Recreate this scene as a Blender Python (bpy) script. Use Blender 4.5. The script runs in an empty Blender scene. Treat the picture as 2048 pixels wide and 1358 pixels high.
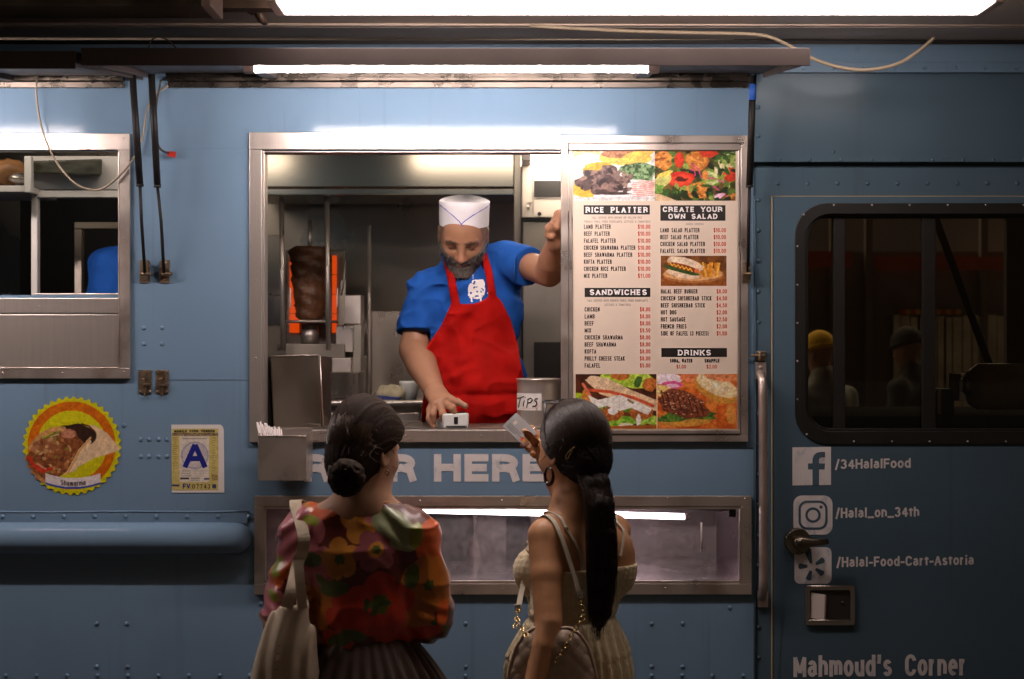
import bpy, math, random
import numpy as np
from mathutils import Vector, Matrix

random.seed(7)
SC = bpy.context.scene
COL = SC.collection

# ------------------------------------------------------------------ camera, world, exposure
CAM_D, CAM_Z, F = 4.375, 1.78, 2844.0        # metres from the truck side, eye height, focal length in photo pixels
cam = bpy.data.cameras.new('camera')
cam.lens = 50.0
cam.sensor_width = 36.0
cam.clip_end = 500
cam.dof.use_dof = True
cam.dof.focus_distance = 4.3
cam.dof.aperture_fstop = 4.0
camo = bpy.data.objects.new('camera', cam)
COL.objects.link(camo)
camo.location = (0, -CAM_D, CAM_Z)
camo.rotation_euler = (math.pi / 2, 0, 0)
SC.camera = camo

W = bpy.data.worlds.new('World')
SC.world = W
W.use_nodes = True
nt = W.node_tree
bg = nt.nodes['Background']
tc = nt.nodes.new('ShaderNodeTexCoord')
nz = nt.nodes.new('ShaderNodeTexNoise')
nz.inputs['Scale'].default_value = 3.0
nz.inputs['Detail'].default_value = 3.0
rp = nt.nodes.new('ShaderNodeValToRGB')
rp.color_ramp.elements[0].position = 0.35
rp.color_ramp.elements[0].color = (0.020, 0.016, 0.014, 1)
rp.color_ramp.elements[1].position = 0.72
rp.color_ramp.elements[1].color = (0.20, 0.12, 0.075, 1)
nt.links.new(tc.outputs['Generated'], nz.inputs['Vector'])
nt.links.new(nz.outputs['Fac'], rp.inputs['Fac'])
nt.links.new(rp.outputs['Color'], bg.inputs['Color'])
bg.inputs['Strength'].default_value = 0.36
# sky glow added high up beyond the truck for the passers-by, dark street on the camera's side
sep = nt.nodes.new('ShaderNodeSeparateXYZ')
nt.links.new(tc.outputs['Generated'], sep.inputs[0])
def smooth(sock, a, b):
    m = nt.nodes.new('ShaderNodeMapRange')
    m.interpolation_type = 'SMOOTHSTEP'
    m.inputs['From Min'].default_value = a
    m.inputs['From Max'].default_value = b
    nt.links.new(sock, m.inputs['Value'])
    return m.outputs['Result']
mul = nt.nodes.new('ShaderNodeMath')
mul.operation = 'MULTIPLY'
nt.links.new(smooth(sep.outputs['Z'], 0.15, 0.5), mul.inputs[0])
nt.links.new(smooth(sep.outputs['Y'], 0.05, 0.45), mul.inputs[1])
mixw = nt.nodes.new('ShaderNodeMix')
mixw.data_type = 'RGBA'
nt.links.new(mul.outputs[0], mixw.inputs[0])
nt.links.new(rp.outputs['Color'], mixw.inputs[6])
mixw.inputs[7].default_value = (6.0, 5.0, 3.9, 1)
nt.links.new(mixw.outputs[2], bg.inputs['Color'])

SC.view_settings.view_transform = 'Standard'
SC.view_settings.look = 'None'
SC.view_settings.exposure = 0.0
SC.view_settings.gamma = 1.0
SC.render.engine = 'CYCLES'
SC.cycles.use_denoising = True
SC.cycles.denoising_prefilter = 'ACCURATE'
SC.cycles.denoising_input_passes = 'RGB_ALBEDO_NORMAL'
SC.cycles.max_bounces = 6
SC.cycles.diffuse_bounces = 3
SC.cycles.glossy_bounces = 4
SC.cycles.transmission_bounces = 4
SC.cycles.transparent_max_bounces = 8
SC.cycles.sample_clamp_indirect = 4.0
SC.cycles.caustics_reflective = False
SC.cycles.caustics_refractive = False

TUBE_COL = (1.0, 0.86, 0.82)
L_FLAP, L_CANOPY, L_DISPLAY, L_INSIDE = 165.0, 15.0, 15.0, 26.0

# ------------------------------------------------------------------ helpers
def P(px, py, d=0.0):
    """photo measurement at a distance d in front of the truck side -> metres"""
    D = CAM_D - d
    return Vector(((px - 1024) / F * D, -d, CAM_Z + (679 - py) / F * D))

def WX(px, d=0.0): return (px - 1024) / F * (CAM_D - d)
def WZ(py, d=0.0): return CAM_Z + (679 - py) / F * (CAM_D - d)
def SZ(npx, d=0.0): return npx / F * (CAM_D - d)

MATS = {}
def mat(name, color, rough=0.5, metal=0.0, var=0.0, vscale=8.0, vstretch=(1, 1, 1), bump=0.0, bscale=60.0,
        bstretch=(1, 1, 1), rvar=0.0, spec=0.5, coat=0.0, coat_rough=0.1, vcol=False, sheen=0.0, dirt=None, sss=0.0,
        trans=0.0, alpha=1.0, ior=1.45, streak=None):
    m = bpy.data.materials.new(name)
    m.use_nodes = True
    t = m.node_tree
    b = t.nodes['Principled BSDF']
    b.inputs['Roughness'].default_value = rough
    b.inputs['Metallic'].default_value = metal
    b.inputs['Specular IOR Level'].default_value = spec
    b.inputs['Coat Weight'].default_value = coat
    b.inputs['Coat Roughness'].default_value = coat_rough
    b.inputs['Sheen Weight'].default_value = sheen
    b.inputs['Transmission Weight'].default_value = trans
    b.inputs['Alpha'].default_value = alpha
    b.inputs['IOR'].default_value = ior
    if sss:
        b.inputs['Subsurface Weight'].default_value = sss
        b.inputs['Subsurface Radius'].default_value = (0.012, 0.005, 0.003)
    tc = t.nodes.new('ShaderNodeTexCoord')
    def noise(scale, stretch, detail=4.0):
        mp = t.nodes.new('ShaderNodeMapping')
        mp.inputs['Scale'].default_value = stretch
        t.links.new(tc.outputs['Object'], mp.inputs['Vector'])
        n = t.nodes.new('ShaderNodeTexNoise')
        n.inputs['Scale'].default_value = scale
        n.inputs['Detail'].default_value = detail
        t.links.new(mp.outputs['Vector'], n.inputs['Vector'])
        return n.outputs['Fac']
    if vcol:
        a = t.nodes.new('ShaderNodeVertexColor')
        a.layer_name = 'Col'
        src = a.outputs['Color']
    else:
        rgb = t.nodes.new('ShaderNodeRGB')
        rgb.outputs[0].default_value = (*color, 1)
        src = rgb.outputs[0]
    if var:
        mr = t.nodes.new('ShaderNodeMapRange')
        mr.inputs['From Min'].default_value = 0.25
        mr.inputs['From Max'].default_value = 0.75
        mr.inputs['To Min'].default_value = 1 - var
        mr.inputs['To Max'].default_value = 1 + var
        t.links.new(noise(vscale, vstretch), mr.inputs['Value'])
        mx = t.nodes.new('ShaderNodeVectorMath')
        mx.operation = 'SCALE'
        t.links.new(src, mx.inputs[0])
        t.links.new(mr.outputs['Result'], mx.inputs['Scale'])
        src = mx.outputs['Vector']
    if dirt:
        dc, dscale, dlo, dhi, damt = dirt
        mr = t.nodes.new('ShaderNodeMapRange')
        mr.inputs['From Min'].default_value = dlo
        mr.inputs['From Max'].default_value = dhi
        mr.inputs['To Max'].default_value = damt
        t.links.new(noise(dscale, (1, 1, 0.6), 8.0), mr.inputs['Value'])
        mx = t.nodes.new('ShaderNodeMix')
        mx.data_type = 'RGBA'
        t.links.new(mr.outputs['Result'], mx.inputs[0])
        t.links.new(src, mx.inputs[6])
        mx.inputs[7].default_value = (*dc, 1)
        src = mx.outputs[2]
    if streak:
        sc_, scale_, lo_, hi_, amt_, st_ = streak
        mr = t.nodes.new('ShaderNodeMapRange')
        mr.inputs['From Min'].default_value = lo_
        mr.inputs['From Max'].default_value = hi_
        mr.inputs['To Max'].default_value = amt_
        t.links.new(noise(scale_, st_, 6.0), mr.inputs['Value'])
        mx = t.nodes.new('ShaderNodeMix')
        mx.data_type = 'RGBA'
        t.links.new(mr.outputs['Result'], mx.inputs[0])
        t.links.new(src, mx.inputs[6])
        mx.inputs[7].default_value = (*sc_, 1)
        src = mx.outputs[2]
    t.links.new(src, b.inputs['Base Color'])
    if rvar:
        mr = t.nodes.new('ShaderNodeMapRange')
        mr.inputs['From Min'].default_value = 0.3
        mr.inputs['From Max'].default_value = 0.7
        mr.inputs['To Min'].default_value = max(0.03, rough - rvar)
        mr.inputs['To Max'].default_value = rough + rvar
        t.links.new(noise(vscale * 1.7, vstretch, 6.0), mr.inputs['Value'])
        t.links.new(mr.outputs['Result'], b.inputs['Roughness'])
    if bump:
        bp = t.nodes.new('ShaderNodeBump')
        bp.inputs['Strength'].default_value = bump
        bp.inputs['Distance'].default_value = 0.004
        t.links.new(noise(bscale, bstretch), bp.inputs['Height'])
        t.links.new(bp.outputs['Normal'], b.inputs['Normal'])
    MATS[name] = m
    return m

def emat(name, color, strength, grid=0.0):
    m = bpy.data.materials.new(name)
    m.use_nodes = True
    t = m.node_tree
    b = t.nodes['Principled BSDF']
    b.inputs['Base Color'].default_value = (0.8, 0.8, 0.8, 1)
    b.inputs['Emission Color'].default_value = (*color, 1)
    b.inputs['Emission Strength'].default_value = strength
    MATS[name] = m
    return m

class MB:
    """collects shapes; build() links them as ONE mesh object"""
    def __init__(self):
        self.v, self.f, self.smooth = [], [], []
    def add(self, vs, fs, smooth=False):
        o = len(self.v)
        self.v += [tuple(p) for p in vs]
        self.f += [tuple(i + o for i in f) for f in fs]
        self.smooth += [smooth] * len(fs)
        return self
    def box(self, x0, x1, y0, y1, z0, z1):
        x0, x1 = sorted((x0, x1)); y0, y1 = sorted((y0, y1)); z0, z1 = sorted((z0, z1))
        vs = [(x0, y0, z0), (x1, y0, z0), (x1, y1, z0), (x0, y1, z0), (x0, y0, z1), (x1, y0, z1), (x1, y1, z1), (x0, y1, z1)]
        return self.add(vs, [(3, 2, 1, 0), (4, 5, 6, 7), (0, 1, 5, 4), (1, 2, 6, 5), (2, 3, 7, 6), (3, 0, 4, 7)])
    def hexa(self, pts):
        """8 corners: bottom ring 4, top ring 4"""
        return self.add(pts, [(3, 2, 1, 0), (4, 5, 6, 7), (0, 1, 5, 4), (1, 2, 6, 5), (2, 3, 7, 6), (3, 0, 4, 7)])
    def tube(self, path, r, seg=10, cap=True, flat=1.0, up=None):
        path = [Vector(p) for p in path]
        n = len(path)
        rs = r if isinstance(r, (list, tuple)) else [r] * n
        vs, fs = [], []
        ref = Vector(up) if up else Vector((0, 0, 1))
        prev = None
        for i, p in enumerate(path):
            tg = (path[min(i + 1, n - 1)] - path[max(i - 1, 0)]).normalized()
            a = ref if prev is None else prev
            if abs(tg.dot(a)) > 0.98:
                a = Vector((1, 0, 0)) if abs(tg.x) < 0.9 else Vector((0, 1, 0))
            u = (a - tg * a.dot(tg)).normalized()
            prev = u
            w = tg.cross(u)
            for k in range(seg):
                an = 2 * math.pi * k / seg
                vs.append(p + u * (math.cos(an) * rs[i] * flat) + w * (math.sin(an) * rs[i]))
        for i in range(n - 1):
            for k in range(seg):
                a, b = i * seg + k, i * seg + (k + 1) % seg
                fs.append((a, b, b + seg, a + seg))
        self.add(vs, fs, True)
        if cap:
            o = len(self.v) - n * seg
            self.f.append(tuple(o + k for k in reversed(range(seg)))); self.smooth.append(False)
            self.f.append(tuple(o + (n - 1) * seg + k for k in range(seg))); self.smooth.append(False)
        return self
    def cyl(self, p0, p1, r, seg=16, r2=None):
        return self.tube([p0, p1], [r, r if r2 is None else r2], seg)
    def dome(self, c, r, h=0.5, axis=(0, -1, 0), seg=8, rings=3):
        ax = Vector(axis).normalized()
        u = Vector((0, 0, 1)) if abs(ax.z) < 0.9 else Vector((1, 0, 0))
        u = (u - ax * u.dot(ax)).normalized(); w = ax.cross(u)
        c = Vector(c)
        vs, fs = [], []
        for i in range(rings):
            an = i / rings * math.pi / 2
            for k in range(seg):
                b = 2 * math.pi * k / seg
                vs.append(c + (u * math.cos(b) + w * math.sin(b)) * (r * math.cos(an)) + ax * (r * h * math.sin(an)))
        vs.append(c + ax * (r * h))
        for i in range(rings - 1):
            for k in range(seg):
                a, b = i * seg + k, i * seg + (k + 1) % seg
                fs.append((a, b, b + seg, a + seg))
        o = (rings - 1) * seg
        for k in range(seg):
            fs.append((o + k, o + (k + 1) % seg, rings * seg))
        return self.add(vs, fs, True)
    def prism(self, pts, y0, y1):
        """polygon in the x,z plane (list of (x,z)), between depths y0 (front) and y1"""
        n = len(pts)
        ar = sum(pts[i][0] * pts[(i + 1) % n][1] - pts[(i + 1) % n][0] * pts[i][1] for i in range(n))
        if ar < 0:
            pts = list(reversed(pts))
        vs = [(x, y0, z) for x, z in pts] + [(x, y1, z) for x, z in pts]
        fs = [tuple(range(n)), tuple(reversed(range(n, 2 * n)))]
        fs += [((i + 1) % n, i, i + n, (i + 1) % n + n) for i in range(n)]
        return self.add(vs, fs)
    def ring(self, outer, inner, y0, y1):
        """flat ring between two outlines with the same count"""
        n = len(outer)
        vs = [(x, y0, z) for x, z in outer] + [(x, y0, z) for x, z in inner] + [(x, y1, z) for x, z in outer] + [(x, y1, z) for x, z in inner]
        fs = []
        for i in range(n):
            j = (i + 1) % n
            fs += [(i, j, j + n, i + n), (j, i, i + 2 * n, j + 2 * n), (i + n, j + n, j + 3 * n, i + 3 * n), (i + 2 * n, i + 3 * n, j + 3 * n, j + 2 * n)]
        return self.add(vs, fs)
    def frame(self, x0, x1, z0, z1, wl, wr, wt, wb, y0, y1):
        self.box(x0, x1, y0, y1, z1 - wt, z1)
        self.box(x0, x1, y0, y1, z0, z0 + wb)
        self.box(x0, x0 + wl, y0, y1, z0 + wb, z1 - wt)
        self.box(x1 - wr, x1, y0, y1, z0 + wb, z1 - wt)
        return self
    def holed(self, xs, zs, hole, y0, y1):
        """panel in cells; hole(i,j) leaves a cell out; rims closed"""
        nx, nz = len(xs) - 1, len(zs) - 1
        solid = lambda i, j: 0 <= i < nx and 0 <= j < nz and not hole(i, j)
        for i in range(nx):
            for j in range(nz):
                if not solid(i, j):
                    continue
                a, b, c, d = xs[i], xs[i + 1], zs[j], zs[j + 1]
                self.add([(a, y0, c), (b, y0, c), (b, y0, d), (a, y0, d)], [(0, 1, 2, 3)])
                self.add([(a, y1, c), (b, y1, c), (b, y1, d), (a, y1, d)], [(3, 2, 1, 0)])
                if not solid(i - 1, j): self.add([(a, y0, c), (a, y0, d), (a, y1, d), (a, y1, c)], [(0, 1, 2, 3)])
                if not solid(i + 1, j): self.add([(b, y0, c), (b, y0, d), (b, y1, d), (b, y1, c)], [(3, 2, 1, 0)])
                if not solid(i, j - 1): self.add([(a, y0, c), (b, y0, c), (b, y1, c), (a, y1, c)], [(3, 2, 1, 0)])
                if not solid(i, j + 1): self.add([(a, y0, d), (b, y0, d), (b, y1, d), (a, y1, d)], [(0, 1, 2, 3)])
        return self
    def build(self, name, m, parent=None, bevel=0.0, smooth=None):
        me = bpy.data.meshes.new(name)
        me.from_pydata(self.v, [], self.f)
        me.polygons.foreach_set('use_smooth', [s if smooth is None else smooth for s in self.smooth])
        me.materials.append(m if not isinstance(m, str) else MATS[m])
        me.update()
        return link(name, me, parent, bevel)

def link(name, me, parent=None, bevel=0.0):
    o = bpy.data.objects.new(name, me)
    COL.objects.link(o)
    if parent is not None:
        o.parent = parent
        w = Vector((0, 0, 0)); q = parent
        while q is not None:
            w += q.location; q = q.parent
        o.matrix_parent_inverse = Matrix.Translation(-world_loc(parent))
    if bevel:
        bv = o.modifiers.new('bevel', 'BEVEL')
        bv.width = bevel
        bv.segments = 2
        bv.limit_method = 'ANGLE'
        bv.angle_limit = math.radians(50)
    return o

WLOC = {}
def world_loc(o):
    return WLOC.get(o.name, Vector((0, 0, 0)))

def thing(name, loc, label, cat, group=None):
    o = bpy.data.objects.new(name, None)
    COL.objects.link(o)
    o.location = loc
    o.empty_display_size = 0.1
    WLOC[o.name] = Vector(loc)
    tag(o, label, cat, group)
    return o

def tag(o, label, cat, group=None):
    o['label'] = label
    o['category'] = cat
    if group:
        o['group'] = group
    return o

def structure(o):
    o['kind'] = 'structure'
    return o

def npmesh(name, V, Fq, m, parent=None, cols=None, smooth=True):
    me = bpy.data.meshes.new(name)
    me.from_pydata(V.tolist() if hasattr(V, 'tolist') else V, [], Fq.tolist() if hasattr(Fq, 'tolist') else Fq)
    me.polygons.foreach_set('use_smooth', [smooth] * len(me.polygons))
    me.materials.append(MATS[m] if isinstance(m, str) else m)
    if cols is not None:
        at = me.color_attributes.new('Col', 'FLOAT_COLOR', 'POINT')
        c4 = np.ones((len(V), 4), np.float32)
        c4[:, :3] = cols
        at.data.foreach_set('color', c4.ravel())
    me.update()
    return link(name, me, parent)

# ---- lettering: a monoline block alphabet drawn as strokes
def _arc(cx, cy, rx, ry, a0, a1, n=10):
    return [(cx + rx * math.cos(math.radians(a0 + (a1 - a0) * k / n)), cy + ry * math.sin(math.radians(a0 + (a1 - a0) * k / n))) for k in range(n + 1)]
XH = 0.72
def _glyphs():
    A = _arc
    bowl = lambda y0, y1, x1=1.0, x0=0.0: [(x0, y0), (x1 * .45, y0)] + A(x1 * .45, (y0 + y1) / 2, x1 * .55, (y1 - y0) / 2, -90, 90) + [(x0, y1)]
    O = A(.5, .68, .5, .32, 0, 180) + A(.5, .32, .5, .32, 180, 360) + [(1, .68)]
    C = A(.5, .70, .5, .30, 8, 180) + A(.5, .30, .5, .30, 180, 352)
    S = A(.5, .745, .46, .255, 15, 180) + [(.07, .66), (.2, .56), (.5, .50), (.82, .43), (.96, .32)] + A(.5, .27, .48, .27, 0, -165)
    x = XH
    o = A(.5, x / 2, .5, x / 2, 0, 360, 18)
    a_bowl = [(.92, .42), (.5, .40)] + A(.45, .21, .45, .20, 90, 270) + A(.5, .3, .42, .30, 270, 350)
    G = {
     'A': (1.05, [[(0, 0), (.5, 1), (1, 0)], [(.2, .32), (.8, .32)]]), 'B': (.95, [[(0, 0), (0, 1)], bowl(.52, 1, .93), bowl(0, .52)]),
     'C': (1, [C]), 'D': (1, [[(0, 0), (0, 1)], bowl(0, 1)]), 'E': (.85, [[(0, 0), (0, 1)], [(0, 1), (1, 1)], [(0, .51), (.9, .51)], [(0, 0), (1, 0)]]),
     'F': (.8, [[(0, 0), (0, 1)], [(0, 1), (1, 1)], [(0, .5), (.85, .5)]]), 'G': (1.02, [C + [(1, .45), (.55, .45)]]), 'H': (1, [[(0, 0), (0, 1)], [(1, 0), (1, 1)], [(0, .52), (1, .52)]]),
     'I': (.12, [[(.5, 0), (.5, 1)]]), 'K': (1, [[(0, 0), (0, 1)], [(0, .38), (.95, 1)], [(.36, .6), (1, 0)]]), 'L': (.8, [[(0, 1), (0, 0)], [(0, 0), (1, 0)]]),
     'M': (1.22, [[(0, 0), (0, 1), (.5, .12), (1, 1), (1, 0)]]), 'N': (1, [[(0, 0), (0, 1), (1, 0), (1, 1)]]), 'O': (1.05, [O]), 'P': (.92, [[(0, 0), (0, 1)], bowl(.45, 1)]),
     'R': (1, [[(0, 0), (0, 1)], bowl(.48, 1, .95), [(.5, .48), (.86, .40), (.92, .22), (1, 0)]]), 'S': (.95, [S]), 'T': (.9, [[(.5, 0), (.5, 1)], [(0, 1), (1, 1)]]),
     'U': (1, [[(0, 1), (0, .3)] + A(.5, .3, .5, .3, 180, 360) + [(1, 1)]]), 'V': (1, [[(0, 1), (.5, 0), (1, 1)]]), 'W': (1.4, [[(0, 1), (.25, 0), (.5, .9), (.75, 0), (1, 1)]]),
     'X': (1, [[(0, 0), (1, 1)], [(0, 1), (1, 0)]]), 'Y': (1, [[(0, 1), (.5, .45), (1, 1)], [(.5, .45), (.5, 0)]]),
     '0': (.9, [O]), '1': (.45, [[(.1, .78), (.8, 1), (.8, 0)]]), '2': (.9, [A(.5, .72, .48, .28, 170, -20) + [(.8, .42), (0, 0), (1, 0)]]), '3': (.9, [A(.47, .75, .46, .25, 160, -80) , A(.48, .27, .5, .27, 88, -165)]),
     '4': (.95, [[(.75, 0), (.75, 1), (0, .27), (1, .27)]]), '5': (.9, [[(.92, 1), (.15, 1), (.06, .52)] + A(.48, .33, .5, .33, 140, -160)]), '7': (.9, [[(0, 1), (1, 1), (.45, 0)]]),
     '8': (.9, [A(.5, .76, .42, .24, 0, 360, 16), A(.5, .26, .5, .26, 0, 360, 16)]), '9': (.9, [A(.5, .68, .48, .32, 0, 360, 16), [(.98, .65), (.95, .3)] + A(.5, .28, .46, .28, 0, -150)]),
     '$': (.92, [S, [(.5, -.12), (.5, 1.12)]]), '.': (.1, [[(.5, -.02), (.5, .1)]]), ',': (.1, [[(.5, .1), (.5, -.04), (.1, -.18)]]), '(': (.3, [A(1, .45, 1, .68, 115, 245)]), ')': (.3, [A(0, .45, 1, .68, 65, -65)]),
     '&': (1.05, [[(1, 0), (.25, .75)] + A(.45, .82, .22, .18, 200, -40) + [(.1, .35)] + A(.42, .24, .4, .24, 160, 300) + [(.95, .45)]]), '-': (.45, [[(0, .36), (1, .36)]]), '_': (.8, [[(-.1, -.1), (1.1, -.1)]]), '/': (.5, [[(0, -.12), (1, 1.05)]]),
     "'": (.15, [[(.6, 1), (.6, .86), (.2, .70)]]),
     'a': (.78, [A(.47, .50, .42, .22, 160, 10) + [(.9, .5), (.9, .12), (1.05, 0)], a_bowl]), 'c': (.75, [A(.5, x / 2, .5, x / 2, 40, 320, 14)]), 'd': (.82, [o, [(1, 0), (1, 1)]]), 'e': (.8, [[(.04, .37), (.97, .37)] + A(.5, x / 2, .48, x / 2, 8, 310, 14)]),
     'h': (.76, [[(0, 0), (0, 1)], [(0, .42)] + A(.5, .44, .5, .28, 150, 0) + [(1, 0)]]), 'i': (.1, [[(.5, 0), (.5, x - .10)], [(.5, .98), (.5, 1.0)]]), 'l': (.1, [[(.5, 0), (.5, 1)]]),
     'm': (1.25, [[(0, 0), (0, x)], [(0, .44)] + A(.25, .48, .25, .24, 160, 0, 8) + [(.5, 0)], [(.5, .44)] + A(.75, .48, .25, .24, 160, 0, 8) + [(1, 0)]]), 'n': (.76, [[(0, 0), (0, x)], [(0, .42)] + A(.5, .44, .5, .28, 150, 0) + [(1, 0)]]),
     'o': (.82, [o]), 'r': (.48, [[(0, 0), (0, x)], [(0, .40)] + A(.85, .35, .85, .36, 165, 85)]), 's': (.72, [A(.5, .54, .42, .18, 20, 180, 8) + [(.25, .40), (.75, .33)] + A(.5, .18, .48, .18, 20, -165, 8)]),
     't': (.42, [[(.45, .95), (.45, .18)] + A(.85, .18, .40, .18, 180, 275, 6), [(0, x), (1, x)]]), 'u': (.76, [[(0, x), (0, .28)] + A(.5, .28, .5, .28, 180, 350) , [(1, x), (1, 0)]]), 'w': (1.15, [[(0, x), (.25, 0), (.5, x), (.75, 0), (1, x)]]),
    }
    return G
GL = _glyphs()

def ribbon(pts, w):
    """mitred strip of width w along 2D points"""
    q = [pts[0]]
    for p in pts[1:]:
        if math.hypot(p[0] - q[-1][0], p[1] - q[-1][1]) > 1e-4:
            q.append(p)
    n = len(q)
    if n < 2:
        return [], []
    closed = n > 3 and math.hypot(q[0][0] - q[-1][0], q[0][1] - q[-1][1]) < 1e-3
    L, R = [], []
    def dirn(a, b):
        dx, dy = b[0] - a[0], b[1] - a[1]
        l = math.hypot(dx, dy) or 1e-9
        return dx / l, dy / l
    for i in range(n):
        if closed:
            d0 = dirn(q[i - 1] if i else q[-2], q[i]); d1 = dirn(q[i], q[i + 1] if i < n - 1 else q[1])
        else:
            d0 = dirn(q[max(i - 1, 0)], q[max(i, 1)] if i == 0 else q[i]); d1 = dirn(q[i], q[i + 1]) if i < n - 1 else d0
            if i == 0: d0 = d1
        nx, ny = -(d0[1] + d1[1]), d0[0] + d1[0]
        l = math.hypot(nx, ny)
        if l < 0.35:
            nx, ny, l = -d1[1] * 1.0, d1[0] * 1.0, 1.0
            k = 1
        else:
            nx, ny = nx / l, ny / l
            k = min(1 / max(0.35, nx * -d1[1] + ny * d1[0]), 2.2)
        L.append((q[i][0] + nx * w / 2 * k, q[i][1] + ny * w / 2 * k)); R.append((q[i][0] - nx * w / 2 * k, q[i][1] - ny * w / 2 * k))
    return L, R

def text(mb, s, x0, x1, ytop, ybase, y, w=0.17, d=0.0, slope=0.0, slab=False, gap=0.22, place=None, off=0.00004):
    """write s into mb fitted between photo columns x0..x1, capitals between rows ytop..ybase, on the plane y; w = stroke width in cap heights"""
    H = ybase - ytop
    W_ = w * H
    adv, tot = [], 0.0
    for ch in s:
        if ch == ' ':
            adv.append(.55)
        else:
            adv.append(GL[ch][0] * .62)
        tot += adv[-1]
    # glyph widths scale to fit; stroke widths and gaps between letters stay true
    n = len(s)
    g = gap * W_ * 2.2
    free = (x1 - x0) - n * W_ - (n - 1) * g
    if free < tot * H * 0.25:
        g = max(0.4, ((x1 - x0) - n * W_ - tot * H * .25) / max(1, n - 1)); free = (x1 - x0) - n * W_ - (n - 1) * g
    sc = free / tot
    x = x0
    place = place or (lambda a, b, yy: (WX(a, d), yy, WZ(b, d)))
    for ch, ad in zip(s, adv):
        gw = ad * sc
        if ch != ' ':
            for si, st in enumerate(GL[ch][1]):
                pts = [(x + W_ / 2 + u * gw, ybase - W_ / 2 - v * (H - W_)) for u, v in st]
                if not slab:
                    for e, f in ((0, 1), (-1, -2)):       # square caps on straight ends
                        if len(pts) == 2 or len(pts) < 6:
                            a_, b_ = pts[e], pts[f]
                            l = math.hypot(a_[0] - b_[0], a_[1] - b_[1]) or 1
                            pts[e] = (a_[0] + (a_[0] - b_[0]) / l * W_ / 2, a_[1] + (a_[1] - b_[1]) / l * W_ / 2)
                strips = []
                cur = [pts[0]]
                for k_ in range(1, len(pts)):
                    cur.append(pts[k_])
                    if k_ < len(pts) - 1:
                        ax, ay = pts[k_][0] - pts[k_ - 1][0], pts[k_][1] - pts[k_ - 1][1]; bx, by = pts[k_ + 1][0] - pts[k_][0], pts[k_ + 1][1] - pts[k_][1]
                        la, lb = math.hypot(ax, ay) or 1e-9, math.hypot(bx, by) or 1e-9
                        if (ax * bx + ay * by) / la / lb < 0.25:
                            strips.append((cur, W_)); cur = [pts[k_]]
                strips.append((cur, W_))
                if len(strips) > 1 and ch not in 'MWVANK4':
                    for a_, b_ in zip(strips[:-1], strips[1:]):      # fill the outside of the corner
                        u, v = a_[0][-2], a_[0][-1]; l = math.hypot(v[0] - u[0], v[1] - u[1]) or 1
                        a_[0][-1] = (v[0] + (v[0] - u[0]) / l * W_ / 2, v[1] + (v[1] - u[1]) / l * W_ / 2)
                if slab:
                    for e in (0, -1):
                        if st[e][1] in (0, 1) and abs(st[e][1] - st[1 if e == 0 else -2][1]) > .3:
                            px_, py_ = pts[e]
                            sg = W_ * .22 * (-1 if st[e][1] == 0 else 1)
                            strips.append(([(px_ - W_ * .82, py_ - sg), (px_ + W_ * .82, py_ - sg)], W_ * .45))
                for qi, (pp, ww) in enumerate(strips):
                    L, R = ribbon(pp, ww)
                    yy = y - off * (si + qi * 3)
                    sl = lambda p: place(p[0], p[1] + slope * (p[0] - x0), yy)
                    m = len(L)
                    mb.add([sl(p) for p in L] + [sl(p) for p in R], [(i, i + 1, i + 1 + m, i + m) for i in range(m - 1)])
        x += gw + W_ + g

# ---- value noise
def vnoise2(x, y, seed=0):
    def h(i, j):
        n = (i * 374761393 + j * 668265263 + seed * 974711) & 0x7fffffff
        n = ((n ^ (n >> 13)) * 1274126177) & 0x7fffffff
        return ((n ^ (n >> 16)) & 0xffff) / 65535.0
    xi = np.floor(x).astype(np.int64); yi = np.floor(y).astype(np.int64)
    u = x - xi; v = y - yi
    u = u * u * (3 - 2 * u); v = v * v * (3 - 2 * v)
    return (h(xi, yi) * (1 - u) + h(xi + 1, yi) * u) * (1 - v) + (h(xi, yi + 1) * (1 - u) + h(xi + 1, yi + 1) * u) * v

def vnoise3(x, y, z, seed=0):
    def h(i, j, k):
        n = (i * 374761393 + j * 668265263 + k * 1440662683 + seed * 974711) & 0x7fffffff
        n = ((n ^ (n >> 13)) * 1274126177) & 0x7fffffff
        return ((n ^ (n >> 16)) & 0xffff) / 65535.0
    xi = np.floor(x).astype(np.int64); yi = np.floor(y).astype(np.int64); zi = np.floor(z).astype(np.int64)
    u = x - xi; v = y - yi; w = z - zi
    u = u * u * (3 - 2 * u); v = v * v * (3 - 2 * v); w = w * w * (3 - 2 * w)
    r = 0
    for a in (0, 1):
        for b in (0, 1):
            for c in (0, 1):
                r = r + h(xi + a, yi + b, zi + c) * (u if a else 1 - u) * (v if b else 1 - v) * (w if c else 1 - w)
    return r

def lin(r, g, b):
    f = lambda c: (c / 255 / 12.92) if c / 255 <= 0.04045 else ((c / 255 + 0.055) / 1.055) ** 2.4
    return (f(r), f(g), f(b))

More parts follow.
